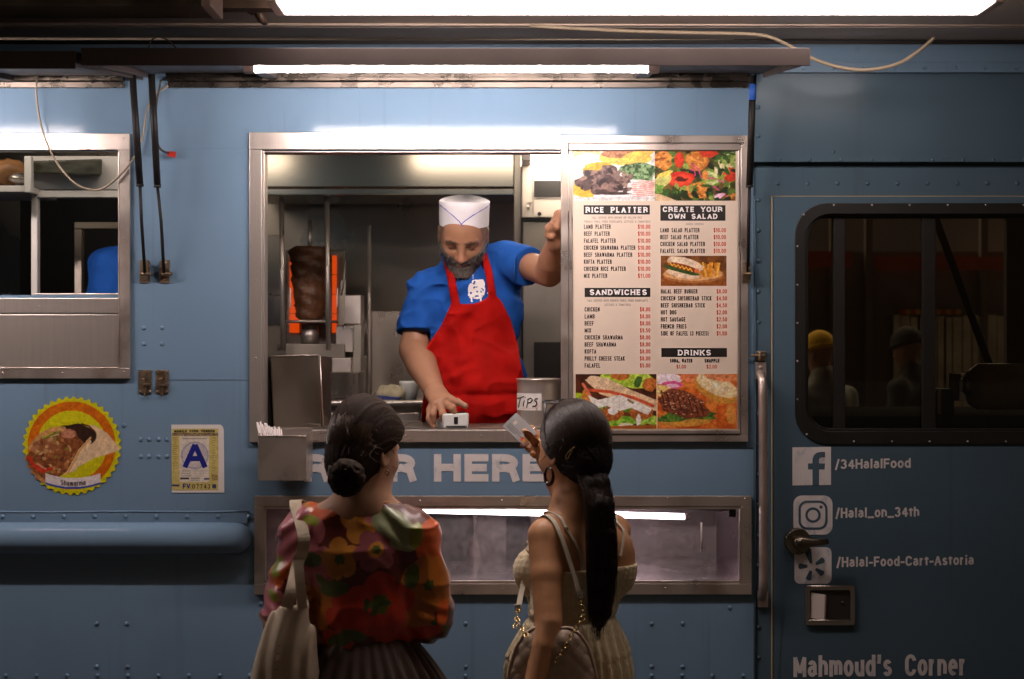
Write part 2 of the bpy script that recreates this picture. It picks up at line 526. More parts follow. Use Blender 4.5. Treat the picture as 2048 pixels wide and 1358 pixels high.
# ------------------------------------------------------------------ materials
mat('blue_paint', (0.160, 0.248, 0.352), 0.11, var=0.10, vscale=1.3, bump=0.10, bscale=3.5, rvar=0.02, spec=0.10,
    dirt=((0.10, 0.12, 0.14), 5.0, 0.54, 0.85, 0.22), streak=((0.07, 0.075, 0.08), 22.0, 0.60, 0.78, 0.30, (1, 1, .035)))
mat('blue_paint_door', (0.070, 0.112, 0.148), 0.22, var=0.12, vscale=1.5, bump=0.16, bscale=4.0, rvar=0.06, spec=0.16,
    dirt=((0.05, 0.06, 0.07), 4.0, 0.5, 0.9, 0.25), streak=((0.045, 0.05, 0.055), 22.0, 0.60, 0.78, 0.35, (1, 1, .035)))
mat('steel', (0.60, 0.52, 0.47), 0.36, 0.85, var=0.12, vscale=6, vstretch=(1, 1, 1), bump=0.05, bscale=40, rvar=0.12,
    dirt=((0.28, 0.19, 0.13), 9.0, 0.52, 0.72, 0.6))
mat('brushed_steel', (0.60, 0.53, 0.48), 0.36, 0.80, var=0.06, vscale=60, vstretch=(5, 1, 0.06), bump=0.004, bscale=90, bstretch=(6, 1, 0.1), rvar=0.02)
mat('dark_steel', (0.26, 0.22, 0.18), 0.42, 0.75, var=0.2, vscale=5, rvar=0.12)
mat('interior_steel', (0.42, 0.36, 0.30), 0.34, 1.0, var=0.18, vscale=3, vstretch=(1, 1, 0.4), rvar=0.12, bump=0.04, bscale=8)
mat('canopy_metal', (0.50, 0.40, 0.33), 0.45, 0.1, var=0.12, vscale=4, rvar=0.1, bump=0.05, bscale=6)
mat('flap_metal', (0.10, 0.078, 0.075), 0.42, 0.1, var=0.12, vscale=6, rvar=0.08)
mat('black_rubber', (0.012, 0.011, 0.010), 0.45, var=0.2)
mat('black_plastic', (0.02, 0.018, 0.017), 0.35, var=0.2)
mat('black_metal', (0.014, 0.012, 0.011), 0.5, var=0.2, spec=.3)
mat('rust_steel', (0.30, 0.22, 0.15), 0.42, 0.9, var=0.3, vscale=40, rvar=0.15, dirt=((0.20, 0.10, 0.05), 30, 0.5, 0.7, 0.6))
mat('white_paint', (0.62, 0.57, 0.53), 0.45, var=0.08, vscale=6, dirt=((0.35, 0.28, 0.2), 8, 0.55, 0.75, 0.4))
mat('white_plastic', (0.74, 0.72, 0.68), 0.38, var=0.04)
mat('vinyl_letter', (0.70, 0.64, 0.63), 0.5, var=0.07, vscale=20, dirt=((0.25, 0.3, 0.38), 40, 0.56, 0.72, 0.5))
mat('print_cream', (0.74, 0.60, 0.49), 0.42, var=0.03, vscale=4)
mat('print_black', (0.018, 0.014, 0.012), 0.45, var=0.1)
mat('print_dark', (0.05, 0.035, 0.03), 0.45, var=0.1)
mat('print_grey', (0.30, 0.235, 0.20), 0.45, var=0.1)
mat('print_white', (0.82, 0.78, 0.76), 0.42, var=0.03)
mat('print_red', (0.62, 0.095, 0.06), 0.42, var=0.05)
mat('print_picture', (1, 1, 1), 0.40, vcol=True, var=0.02)
mat('paper', (0.72, 0.66, 0.62), 0.7, var=0.06, vscale=30)
mat('cable', (0.30, 0.24, 0.17), 0.5, var=0.1)
mat('cable_dark', (0.05, 0.04, 0.035), 0.5, var=0.1)
mat('red_plastic', (0.5, 0.03, 0.02), 0.4, var=0.1)
mat('blue_tape', (0.03, 0.12, 0.5), 0.5, var=0.1)
mat('diffuser_off', (0.17, 0.14, 0.11), 0.35, var=0.25, vscale=5, vstretch=(2, 1, 1), dirt=((0.05, 0.04, 0.03), 6, 0.5, 0.66, 0.7))
mat('end_cap', (0.66, 0.55, 0.52), 0.45, var=0.05)
mat('asphalt', (0.045, 0.043, 0.04), 0.8, var=0.3, vscale=20, bump=0.5, bscale=120)
mat('concrete', (0.10, 0.09, 0.082), 0.8, var=0.2, vscale=6, bump=0.3, bscale=80)
emat('tube_lit', TUBE_COL, L_FLAP)
emat('canopy_lit', (1.0, 0.86, 0.80), L_CANOPY)
emat('display_lit', (1.0, 0.86, 0.88), L_DISPLAY)
emat('inside_lit', (1.0, 0.86, 0.70), L_INSIDE)
emat('burner_lit', (1.0, 0.085, 0.004), 0.60)
MATS['burner_lit'].node_tree.nodes['Principled BSDF'].inputs['Base Color'].default_value = (0.05, 0.02, 0.01, 1)

def glass(name, tint, rough=0.0, refl=1.0):
    m = bpy.data.materials.new(name)
    m.use_nodes = True
    t = m.node_tree
    for n in list(t.nodes):
        t.nodes.remove(n)
    out = t.nodes.new('ShaderNodeOutputMaterial')
    tr = t.nodes.new('ShaderNodeBsdfTransparent')
    tr.inputs['Color'].default_value = (*tint, 1)
    gl = t.nodes.new('ShaderNodeBsdfGlossy')
    gl.inputs['Roughness'].default_value = rough
    fr = t.nodes.new('ShaderNodeFresnel')
    fr.inputs['IOR'].default_value = 1.5
    mx = t.nodes.new('ShaderNodeMixShader')
    t.links.new(fr.outputs[0], mx.inputs[0])
    t.links.new(tr.outputs[0], mx.inputs[1])
    t.links.new(gl.outputs[0], mx.inputs[2])
    t.links.new(mx.outputs[0], out.inputs['Surface'])
    MATS[name] = m
glass('pane_glass', (0.72, 0.68, 0.60))
glass('case_acrylic', (0.86, 0.82, 0.84), 0.05)
# ------------------------------------------------------------------ ground
g = MB(); g.box(-60, 60, -2.6, 60, -0.30, 0.0)
structure(g.build('pavement', 'concrete'))
g = MB(); g.box(-60, 60, -60, -2.604, -0.34, -0.12)
structure(g.build('road', 'asphalt'))

# ------------------------------------------------------------------ the truck
truck = thing('food_truck', (0, 1.0, 0), 'pale blue food truck with steel serving windows and raised hatches', 'truck')
YI = 1.95                                   # inner face of the far side
XL, XR = -3.3, 1.86
ROOFZ = WZ(72)
xs = [XL, WX(-460), WX(240), WX(527), WX(1480), WX(1507)]
zs = [0.45, WZ(1166), WZ(1018), WZ(858), WZ(735), WZ(590), WZ(302), WZ(125)]
def hole(i, j):
    if i == 1 and j == 5: return True            # side window opening
    if i == 3 and j in (3, 4, 5): return True    # serving hatch
    if i == 3 and j == 1: return True            # display case
    return False
mb = MB().holed(xs, zs, hole, 0.0, 0.03)
def rivets(mb, pts, r=0.0072, d=0.0):
    for x, y in pts:
        mb.dome((WX(x), -d, WZ(y)), r, 0.55)
rv = [(194, 1247), (254, 1247), (194, 1333), (255, 1333), (288, 656), (324, 656), (288, 688), (324, 688), (248, 851)]
rv += [(x, y) for y in (879, 913) for x in (282, 298, 317, 334)]
rv += [(12 + 61 * k, 1351) for k in range(-10, 9)] + [(1303, 1247), (1365, 1247), (1303, 1333), (1365, 1333), (931, 1247), (931, 1333), (931, 1352), (868, 1352)]
rv += [(1303 + 61 * k, 1351) for k in range(4)] + [(522, 1207), (1460, 1215)]
rivets(mb, rv)
# seams in the sheet metal: low raised lap joints
mb.box(WX(340), WX(498), -0.0016, -0.0001, WZ(759.5), WZ(758))
mb.box(WX(345), WX(498), -0.0014, -0.0001, WZ(297.4), WZ(296.3)); mb.box(WX(568.2), WX(569.6), -0.0016, -0.0001, WZ(264), WZ(218))
side = mb.build('side_panel', 'blue_paint', truck)

t = MB()
text(t, 'ORDER', 548, 832, 908, 963, -0.0012, w=0.27)
t.build('lettering', 'vinyl_letter', side); t = MB()
text(t, 'HERE', 868, 1093, 908, 963, -0.0012, w=0.27)
t.build('lettering', 'vinyl_letter', side)

# roof edge: coved rail and riveted strip along the whole truck
mb = MB()
prof = []
for k in range(9):
    a = k / 8 * math.pi / 2
    prof.append((0.09 * (1 - math.cos(a)) - 0.006, WZ(125) + 0.085 * math.sin(a)))
n = len(prof)
vs = [(XL, y, z) for y, z in prof] + [(2.9, y, z) for y, z in prof]
mb.add(vs, [(i, i + n, i + n + 1, i + 1) for i in range(n - 1)], True)
mb.box(XL, 2.9, -0.010, 0.0295, WZ(146), WZ(125.5))
mb.box(XL, 2.9, -0.013, 0.0, WZ(127), WZ(124))
rivets(mb, [(1485 + 60.5 * k, 137) for k in range(-8, 16)], 0.0075, 0.0095)
mb.build('roof_rail', 'blue_paint', truck)
mb = MB(); mb.box(1.55 * 0 + XL, 2.9, 0.02, 0.05, WZ(100), WZ(78)); mb.build('gutter', 'black_metal', truck)

# cab panel above the door, drip ledge, header and pillar
XD0, XD1 = WX(1546), 1.86
mb = MB()
mb.box(WX(1507), 2.9, 0.0, 0.03, WZ(318), WZ(147))
mb.box(WX(1507), 2.9, -0.016, 0.0, WZ(325), WZ(315))
mb.box(WX(1507), 2.9, 0.008, 0.03, WZ(392), WZ(335))
mb.box(WX(1507), 2.9, 0.016, 0.03, WZ(335), WZ(318))
mb.box(WX(1507), WX(1544), 0.0, 0.03, 0.45, WZ(392))
mb.box(XD1 + 0.006, 2.9, 0.0, 0.03, 0.45, WZ(392))
mb.tube([(WX(1511), -0.002, 0.46), (WX(1511), -0.002, WZ(860)), (WX(1510), -0.002, WZ(560)), (WX(1508.5), -0.002, WZ(400))], 0.0035, 8)
rivets(mb, [(1557 + 61 * k, 321) for k in range(20)], 0.0062, 0.0155)
rivets(mb, [(1556 + 60 * k, 366) for k in range(20)], 0.0075, -0.008)
rivets(mb, [(1666, 303), (1516, 215), (1516, 272)] + [(1517, 400 + 61 * k) for k in range(16)], 0.0075)
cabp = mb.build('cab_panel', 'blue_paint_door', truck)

# cab door with rounded window
def rrect(x0, x1, z0, z1, r, n=8):
    pts = []
    for cx, cz, a0 in ((x1 - r, z1 - r, 0), (x0 + r, z1 - r, 90), (x0 + r, z0 + r, 180), (x1 - r, z0 + r, 270)):
        for k in range(n + 1):
            a = math.radians(a0 + 90 * k / n)
            pts.append((cx + r * math.cos(a), cz + r * math.sin(a)))
    return pts
WX0, WX1, WZ0, WZ1 = WX(1590), 1.74, WZ(886), WZ(409)
mb = MB()
mb.ring(rrect(XD0, XD1, 0.5, WZ(394), 0.004), rrect(WX0, WX1, WZ0, WZ1, SZ(62)), -0.012, 0.02)
mb.box(XD0 - 0.004, XD0, -0.012, 0.015, 0.5, WZ(394))
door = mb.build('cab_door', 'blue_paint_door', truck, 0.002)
mb = MB(); mb.box(XD0 - 0.0065, XD0 - 0.0042, -0.0135, -0.002, 0.5, WZ(392)); mb.box(XD0, XD1, -0.0135, -0.002, WZ(393.8), WZ(392.6))
mb.build('door_seal', mat('seal_cream', (0.42, 0.33, 0.2), 0.6, var=0.1), door)
mb = MB()
mb.ring(rrect(WX0 - 0.003, WX1 + 0.003, WZ0 - 0.003, WZ1 + 0.003, SZ(64)), rrect(WX0 + SZ(19), WX1 - SZ(19), WZ0 + SZ(24), WZ1 - SZ(20), SZ(50)), -0.017, 0.012)
mb.ring(rrect(WX0 + SZ(16), WX1 - SZ(16), WZ0 + SZ(20), WZ1 - SZ(16), SZ(52)), rrect(WX0 + SZ(26), WX1 - SZ(26), WZ0 + SZ(29), WZ1 - SZ(24), SZ(46)), -0.006, 0.018)
wf = mb.build('window_rubber', 'black_rubber', door, 0.002)
pts_ = []
for x in (1665, 1741, 1816, 1892, 1968, 2043, 2110):
    pts_ += [(x, 411), (x + 40 if x < 2100 else x, 882)]
pts_ += [(1592.5, y) for y in (493, 570, 646, 722, 798)] + [(1605, 430), (1611, 868)]
for x, y in pts_:
    MB().dome((WX(x), -0.0172, WZ(y)), 0.0032).build('screw', 'steel', wf)
mb = MB(); mb.box(WX(1668), WX(1691), 0.004, 0.02, WZ0 + 0.03, WZ1 - 0.03); mb.box(WX(1846), WX(1872), 0.004, 0.02, WZ0 + 0.03, WZ1 - 0.03)
mb.build('window_bar', 'black_metal', door, 0.002)
mb = MB(); mb.box(WX0 + 0.02, WX1 - 0.02, 0.0215, 0.0235, WZ0 + 0.02, WZ1 - 0.02); mb.build('door_window', 'pane_glass', door)
# social emblems and writing on the door (vinyl)
YV = -0.0132
mb = MB()
def poly(mb, pts, y): mb.add([(WX(a), y, WZ(b)) for a, b in pts], [tuple(range(len(pts)))] if True else [])
def pc(cx, cy, r, n=28): return [(cx + r * math.cos(-2 * math.pi * k / n), cy + r * math.sin(-2 * math.pi * k / n)) for k in range(n)]
def prr(x0, x1, y0, y1, r): return [((p[0]), (p[1])) for p in reversed(rrect(x0, x1, y0, y1, r, 6))]
poly(mb, [(1583, 894), (1583, 970), (1660, 969), (1660, 893)], YV)
mb.build('emblem', 'vinyl_letter', door); mb = MB()
poly(mb, prr(1585, 1663, 990, 1068, 17), YV)
mb.build('emblem', 'vinyl_letter', door); mb = MB()
poly(mb, prr(1587, 1661, 1093, 1166, 11), YV)
mb.build('emblem', 'vinyl_letter', door)
mb = MB()
y2 = YV - 0.0008
fp = [(1623, 969.5), (1623, 938), (1614, 938), (1614, 926), (1623, 926), (1623, 917), (1626, 909), (1632, 904.5), (1640, 903), (1648, 903), (1648, 914), (1641, 914), (1637, 916), (1636, 920), (1636, 926), (1648, 926), (1647, 938), (1636, 938), (1636, 969.5)]
poly(mb, fp, y2)
def pring(outer, inner, y):
    n = len(outer)
    mb.add([(WX(a), y, WZ(b)) for a, b in outer + inner], [(i, (i + 1) % n, (i + 1) % n + n, i + n) for i in range(n)])
mb.build('emblem_mark', 'blue_paint_door', door); mb = MB()
pring(prr(1595, 1653, 1000, 1058, 17), prr(1599.5, 1648.5, 1004.5, 1053.5, 13), y2)
pring(pc(1624, 1029, 15.5), pc(1624, 1029, 10.5), y2)
poly(mb, pc(1640, 1013, 3.4, 12), y2)
mb.build('emblem_mark', 'blue_paint_door', door); mb = MB()
cx, cy = 1622, 1131
for a, r0, r1, w in ((-105, 6, 37, 15), (-30, 9, 28, 12), (35, 9, 28, 12), (105, 9, 29, 12), (180, 9, 27, 12)):
    ca, sa = math.cos(math.radians(a)), math.sin(math.radians(a))
    q = [(r0, -2.5), (r1 - 3, -w / 2), (r1, -w / 2 + 3), (r1, w / 2 - 3), (r1 - 3, w / 2), (r0, 2.5)]
    poly(mb, [(cx + u * ca - v * sa, cy + u * sa + v * ca) for u, v in reversed(q)], y2)
mb.build('emblem_mark', 'blue_paint_door', door)
t = MB()
text(t, '/34HalalFood', 1668, 1819, 918, 937.5, YV, w=0.19, slope=-0.018)
t.build('lettering', 'vinyl_letter', door); t = MB()
text(t, '/Halal_on_34th', 1669, 1836, 1015, 1035, YV, w=0.19, slope=-0.018)
t.build('lettering', 'vinyl_letter', door); t = MB()
text(t, '/Halal-Food-Cart-Astoria', 1671, 1945, 1113, 1133, YV, w=0.19, slope=-0.018)
t.build('lettering', 'vinyl_letter', door); t = MB()
text(t, "Mahmoud's Corner", 1585, 1930, 1309, 1352, YV, w=0.17, slope=-0.010, gap=.16)
t.build('lettering', 'vinyl_letter', door)
# lever handle and paddle latch
c = P(1593, 1081)
mb = MB()
mb.cyl((c.x, -0.012, c.z), (c.x, -0.030, c.z), SZ(27), 28, SZ(25))
mb.cyl((c.x, -0.030, c.z), (c.x, -0.062, c.z), SZ(13), 20, SZ(11))
h = MB()
h.tube([P(1594, 1081, 0.062), P(1606, 1083, 0.066), P(1630, 1085, 0.066), P(1656, 1083, 0.060)], [0.0135, 0.0135, 0.011, 0.009], 12, up=(0, 1, 0), flat=0.65)
h.cyl(P(1601, 1083, 0.072), P(1601, 1083, 0.078), 0.006, 12)
mb.add(h.v, h.f, True)
mb.build('door_handle', mat('handle_bronze', (.16, .13, .10), .34, .9, var=.25, vscale=30, rvar=.1), door)
mb = MB()
mb.ring(rrect(WX(1608), WX(1706), WZ(1248), WZ(1168), 0.008), rrect(WX(1617), WX(1697), WZ(1239), WZ(1178), 0.005), -0.022, -0.0125)
mb.tube([P(1613, 1173, 0.022), P(1701, 1173, 0.022)], 0.004, 8)
mb.tube([P(1617, 1241, 0.022), P(1698, 1241, 0.022)], 0.003, 8)
lt = mb.build('paddle_latch', mat('chrome', (.52, .46, .42), .2, 1.0, var=.1), door, 0.002)
mb = MB(); mb.box(WX(1617), WX(1697), -0.0150, -0.0122, WZ(1239), WZ(1178)); mb.dome((WX(1683), -0.0151, WZ(1204)), 0.006); mb.build('latch_recess', mat('recess_dark', (.06, .05, .045), .3, .6), lt)
mb = MB()
mb.hexa([P(1621, 1236, .016), P(1648, 1240, .024), P(1651, 1240, .017), P(1624, 1236, .0155), P(1622, 1185, .016), P(1650, 1190, .024), P(1653, 1190, .017), P(1625, 1185, .0155)])
mb.build('latch_paddle', 'end_cap', lt)

# grab rail beside the door
mb = MB()
mb.tube([P(1521, 748, .012), P(1522, 752, .04), P(1525, 764, .055), P(1526, 800, .058), P(1527, 980, .058), P(1527, 1160, .058), P(1526, 1180, .052), P(1524, 1190, .03), P(1524, 1194, .01)], 0.0135, 14)
mb.box(WX(1510), WX(1531), -0.012, -0.0005, WZ(758), WZ(724)); mb.box(WX(1515), WX(1535), -0.010, -0.0005, WZ(1213), WZ(1182))
mb.dome((WX(1520), -.012, WZ(735)), .006); mb.dome((WX(1524), -.010, WZ(1203)), .005)
mb.build('grab_rail', mat('rail_steel', (0.52, 0.42, 0.38), 0.42, 0.85, var=0.15, vscale=15, rvar=0.1), truck)
mb = MB()
mb.box(WX(1511), WX(1530), -.012, -.0005, WZ(721), WZ(702)); mb.cyl(P(1501, 711, .016), P(1528, 711, .016), .0035, 8); mb.cyl(P(1520, 704, .014), P(1520, 722, .014), .007, 10)
mb.build('door_catch', 'rust_steel', truck, 0.001)

# rub rail: hollow pressed bulge with riveted flange
mb = MB()
yc, hh, dd = 1076, SZ(32), 0.052
secs = []
for px, s in [(-620, 1), (-200, 1), (200, 1), (440, 1), (470, .97), (484, .9), (494, .74), (500, .5), (503, .2)]:
    secs.append([(WX(px), -0.0008 - dd * s * math.sin(math.pi * k / 12) ** 0.8, WZ(yc) + hh * s * math.cos(math.pi * k / 12)) for k in range(13)])
n = 13
mb.add([p for s in secs for p in s], [(i * n + k, (i + 1) * n + k, (i + 1) * n + k + 1, i * n + k + 1) for i in range(len(secs) - 1) for k in range(n - 1)], True)
mb.box(WX(-620), WX(495), -0.0045, -0.0003, WZ(1046), WZ(1024)); mb.box(WX(-620), WX(498), -0.004, -0.0003, WZ(1130), WZ(1106))
mb.tube([P(-620, 1024, .003), P(130, 1024, .003), P(250, 1023, .003), P(430, 1024, .003), P(498, 1022, .003)], 0.003, 6)
mb.tube([P(-620, 1110, .003), P(300, 1109, .003), P(480, 1110, .003), P(505, 1095, .003)], 0.0032, 6)
rivets(mb, [(6 + 61.5 * k, 1033) for k in range(-9, 9)], 0.0075, 0.0043)
mb.build('rub_rail', 'blue_paint', truck)

# serving hatch frame, sash and sill
mb = MB()
mb.box(WX(500), WX(1121), -0.012, -0.0005, WZ(300), WZ(265.5))
mb.box(WX(500), WX(525), -0.012, -0.0005, WZ(884), WZ(300))
mb.box(WX(525), WX(1121), -0.012, -0.0005, WZ(884), WZ(859.5))
mb.box(WX(525), WX(529), -0.0005, 0.06, WZ(858), WZ(302))                    # inner jamb lining
mb.box(WX(529), WX(1478), 0.0, 0.06, WZ(305), WZ(302))
for x, y in ((510, 277), (809, 276), (1110, 277), (513, 408), (513, 560), (513, 716), (812, 871), (962, 871), (560, 871)):
    mb.dome((WX(x), -0.0122, WZ(y)), 0.0032, 0.5)
sw = mb.build('service_window', 'brushed_steel', truck, 0.0015)
mb = MB()
mb.box(WX(1121.5), WX(1495), -0.014, -0.0005, WZ(287), WZ(272)); mb.box(WX(1121.5), WX(1495), -0.014, -0.0005, WZ(883), WZ(868.5))
mb.box(WX(1121.5), WX(1136), -0.020, -0.0005, WZ(868.5), WZ(287)); mb.box(WX(1480), WX(1495), -0.014, -0.0005, WZ(868.5), WZ(287))
mb.box(WX(1137.5), WX(1479), -0.018, 0.004, WZ(302), WZ(288.5)); mb.box(WX(1137.5), WX(1479), -0.018, 0.004, WZ(867), WZ(859))
mb.box(WX(1137.5), WX(1144), -0.016, 0.004, WZ(859), WZ(302)); mb.box(WX(1474), WX(1479), -0.016, 0.004, WZ(859), WZ(302))
for x, y in ((1198, 277), (1314, 277), (1407, 279), (1477, 278), (1489, 278), (1487, 654), (1487, 688), (1487, 420), (1129, 600)):
    mb.dome((WX(x), -0.0145 if x != 1129 else -.0202, WZ(y)), 0.0024, 0.5)
mb.build('menu_sash', 'steel', sw, 0.0015)
mb = MB(); mb.box(WX(527), WX(1480), 0.0305, 0.46, WZ(858) - 0.02, WZ(858)); mb.box(WX(527), WX(1480), -0.0005, 0.0302, WZ(859.5), WZ(858)); mb.build('counter', 'dark_steel', truck, 0.002)

# side window on the left
mb = MB()
mb.box(WX(-460), WX(262), -0.012, -0.0005, WZ(301), WZ(268)); mb.box(WX(-460), WX(262), -0.012, -0.0005, WZ(757), WZ(735))
mb.box(WX(241), WX(262), -0.012, -0.0005, WZ(735), WZ(301)); mb.box(WX(-460), WX(-420), -0.012, -0.0005, WZ(735), WZ(301))
mb.box(WX(238.5), WX(241), -0.014, 0.03, WZ(735), WZ(301)); mb.box(WX(-420), WX(238), -0.014, -0.001, WZ(736.5), WZ(734.5))
for x, y in ((249, 278), (251, 477), (251, 609), (8, 746), (128, 746), (250, 744), (-120, 746)):
    mb.dome((WX(x), -0.0122, WZ(y)), 0.0036, 0.5)
lw = mb.build('side_window', 'steel', truck, 0.0015)
mb = MB()
mb.box(WX(-420), WX(238), -0.008, -0.0005, WZ(734), WZ(629)); mb.box(WX(-420), WX(238), -0.011, -0.0005, WZ(626.5), WZ(596.5)); mb.box(WX(-420), WX(238), -0.004, -0.0005, WZ(629), WZ(626.5))
mb.box(WX(62), WX(238), 0.03, 0.05, WZ(597), WZ(586)); mb.dome((WX(81), -.0112, WZ(613)), 0.0036)
mb.build('shutter_panel', 'brushed_steel', lw, 0.0012)

# display case below the hatch
mb = MB()
mb.frame(WX(510), WX(1502), WZ(1188), WZ(991), SZ(20), SZ(22), SZ(21), SZ(22), -0.012, -0.0005)
mb.box(WX(530), WX(1480), -0.010, 0.0, WZ(1166), WZ(1160)); mb.box(WX(530), WX(1480), -0.010, 0.0, WZ(1018), WZ(1012)); mb.box(WX(1477), WX(1480), -0.0135, 0.0, WZ(1160), WZ(1018)); mb.box(WX(530), WX(533), -0.0135, 0.0, WZ(1160), WZ(1018))
for x, y in ((840, 1001), (1004, 1000), (1334, 996), (1489, 997), (1004, 1177), (1330, 1175), (700, 1177)):
    mb.dome((WX(x), -0.0122, WZ(y)), 0.0036, 0.5)
dw = mb.build('display_window', 'steel', truck, 0.0015)
mb = MB()
z0, z1 = WZ(1163), WZ(1013)
x0, x1 = WX(530), WX(1480)
mb.box(x0, x1, 0.03, 0.52, z0 - 0.01, z0); mb.box(x0, x1, 0.50, 0.52, z0, z1); mb.box(x0 - .01, x0, 0.03, 0.52, z0, z1); mb.box(x1, x1 + .01, 0.03, 0.52, z0, z1)
mb.box(x0, x1, 0.03, 0.52, z1, z1 + .01)
mb.build('display_case', mat('case_steel', (0.46, 0.38, 0.40), 0.20, 0.7, var=0.22, vscale=7, rvar=0.1, bump=0.05, bscale=50, dirt=((0.75, 0.66, 0.68), 55, 0.60, 0.70, 0.35)), dw)
mb = MB(); mb.box(WX(532), WX(1012), 0.004, 0.008, z0, WZ(1019)); mb.box(WX(947), WX(1434), 0.016, 0.020, z0, WZ(1019))
gp = mb.build('glass_door', mat('scratched_acrylic', (0.8, 0.72, 0.74), 0.25, trans=0.0, alpha=0.13, var=0.5, vscale=60, rvar=0.15), dw)
mb = MB(); mb.cyl(P(1402.5, 1045, .002), P(1404, 1100, .002), 0.0028, 8); mb.dome(tuple(P(1403.5, 1101, .0)), .005)
mb.build('finger_pull', 'end_cap', gp)
mb = MB(); mb.tube([P(1370, 1015, -.1), P(1400, 1018, -.1), P(1440, 1021, -.08), P(1460, 1020, -.05), P(1468, 1035, -.05)], .003, 6)
mb.box(WX(1461), WX(1475), .03, .06, WZ(1036), WZ(1020)); mb.build('case_wiring', 'cable_dark', dw)

# shell: far side, roof, floor, ends, partition
mb = MB()
mb.box(XL, 0.98, YI, YI + 0.04, 0.45, 2.80)
mb.build('far_side_panel', 'interior_steel', truck); mb = MB()
mb.box(0.98, 2.9, YI, YI + 0.04, 0.45, 1.42); mb.box(0.98, 2.9, YI, YI + 0.04, 2.32, 2.80)
mb.box(0.98, 1.02, YI, YI + 0.04, 1.42, 2.32); mb.box(2.2, 2.9, YI, YI + 0.04, 1.42, 2.32)
mb.build('far_cab_panel', 'black_metal', truck)
mb = MB(); mb.box(XL, 2.9, 0.05, YI + 0.04, 2.80, 2.85); mb.build('roof', 'canopy_metal', truck)
mb = MB(); mb.box(XL, 2.9, 0.031, YI, 0.62, 0.68); mb.build('floor_pan', 'black_metal', truck)
mb = MB(); mb.box(XL - 0.03, XL, 0.0, YI + 0.04, 0.45, 2.80); mb.build('rear_wall', 'blue_paint', truck)
mb = MB(); mb.box(2.9, 2.93, 0.0, YI + 0.04, 0.45, 1.5); mb.box(2.9, 2.93, 0.0, YI + 0.04, 2.4, 2.8); mb.build('front_wall', 'blue_paint', truck)
mb = MB(); mb.box(0.755, 0.775, 0.031, YI, 0.68, 2.80); mb.build('partition', 'black_metal', truck)
for x in (-2.4, 2.2):
    mb = MB(); mb.tube([(x, 0.10, 0.4), (x, 0.12, 0.4), (x, 0.30, 0.4), (x, 0.32, 0.4)], [0.33, 0.4, 0.4, 0.33], 36); wh = mb.build('wheel', 'black_rubber', truck)
    mb = MB(); mb.tube([(x, 0.09, 0.4), (x, 0.12, 0.4)], [0.2, 0.24], 28); mb.build('rim', 'steel', wh)

# drip channel over the windows
mb = MB()
for a, b in ((-520, 250), (336, 1497)):
    mb.box(WX(a), WX(b), -0.014, -0.0005, WZ(177), WZ(165)); mb.box(WX(a), WX(b), -0.022, -0.0005, WZ(164), WZ(156)); mb.box(WX(a), WX(b), -0.010, -0.0005, WZ(156), WZ(147))
mb.build('drip_rail', mat('drip_metal', (0.30, 0.25, 0.21), 0.30, 1.0, var=0.15, vscale=9, rvar=0.1), truck, 0.002)

# hatch flaps
def flap(x0, x1, dz):
    mb = MB()
    yb, yf = -0.03, -0.70
    zb, zf = 2.600 + dz, 2.532 + dz
    th = 0.006
    mb.hexa([(x0, yf, zf - th), (x1, yf, zf - th), (x1, yb, zb - th), (x0, yb, zb - th), (x0, yf, zf), (x1, yf, zf), (x1, yb, zb), (x0, yb, zb)])
    mb.box(x0, x1, yf - 0.004, yf, zf - 0.045, zf + 0.001)
    for xa, xb in ((x0, x0 + 0.004), (x1 - 0.004, x1)):
        mb.hexa([(xa, yf, zf - 0.04), (xb, yf, zf - 0.04), (xb, yb, zb - 0.02), (xa, yb, zb - 0.02), (xa, yf, zf - th), (xb, yf, zf - th), (xb, yb, zb - th), (xa, yb, zb - th)])
    for k in (0.2, 0.8):
        xm = x0 + (x1 - x0) * k
        mb.hexa([(xm - .02, yf + .05, zf - .022), (xm + .02, yf + .05, zf - .022), (xm + .02, yb, zb - .022), (xm - .02, yb, zb - .022), (xm - .02, yf + .05, zf - th), (xm + .02, yf + .05, zf - th), (xm + .02, yb, zb - th), (xm - .02, yb, zb - th)])
    mb.tube([(x0, -0.02, zb + .004), (x1, -0.02, zb + .004)], .009, 8)
    return mb.build('hatch_flap', 'flap_metal', truck, 0.001)
FX0, FX1 = WX(163, .7), WX(1620, .7)
flap_main = flap(FX0, FX1, 0.0)
flap_side = flap(-3.2, WX(152, .7), -0.008)
def strut(top, mid, path, par, tape=False):
    mb = MB()
    mb.tube([top, mid], [0.0105, 0.0105], 12); mb.tube([mid, mid + Vector((0, 0, -0.006))], [0.0115, 0.0115], 12)
    mb.tube([mid] + path, 0.0050, 10)
    s = mb.build('gas_strut', 'black_metal', par)
    if tape:
        mb = MB(); mb.tube([P(1505.5, 168, .14), P(1505, 200, .135)], .0112, 12); mb.build('tape_wrap', 'blue_tape', s)
    return s
strut(P(265, 150, .14), P(280, 369, .08), [P(283, 440, .06), P(290, 548, .02)], flap_side)
strut(P(303, 148, .14), P(315, 371, .08), [P(322, 440, .06), P(324, 470, .05), P(328, 548, .02)], flap_main)
strut(P(1506, 150, .14), P(1499, 371, .07), [P(1497, 440, .05), P(1496, 545, .02)], flap_main, True)
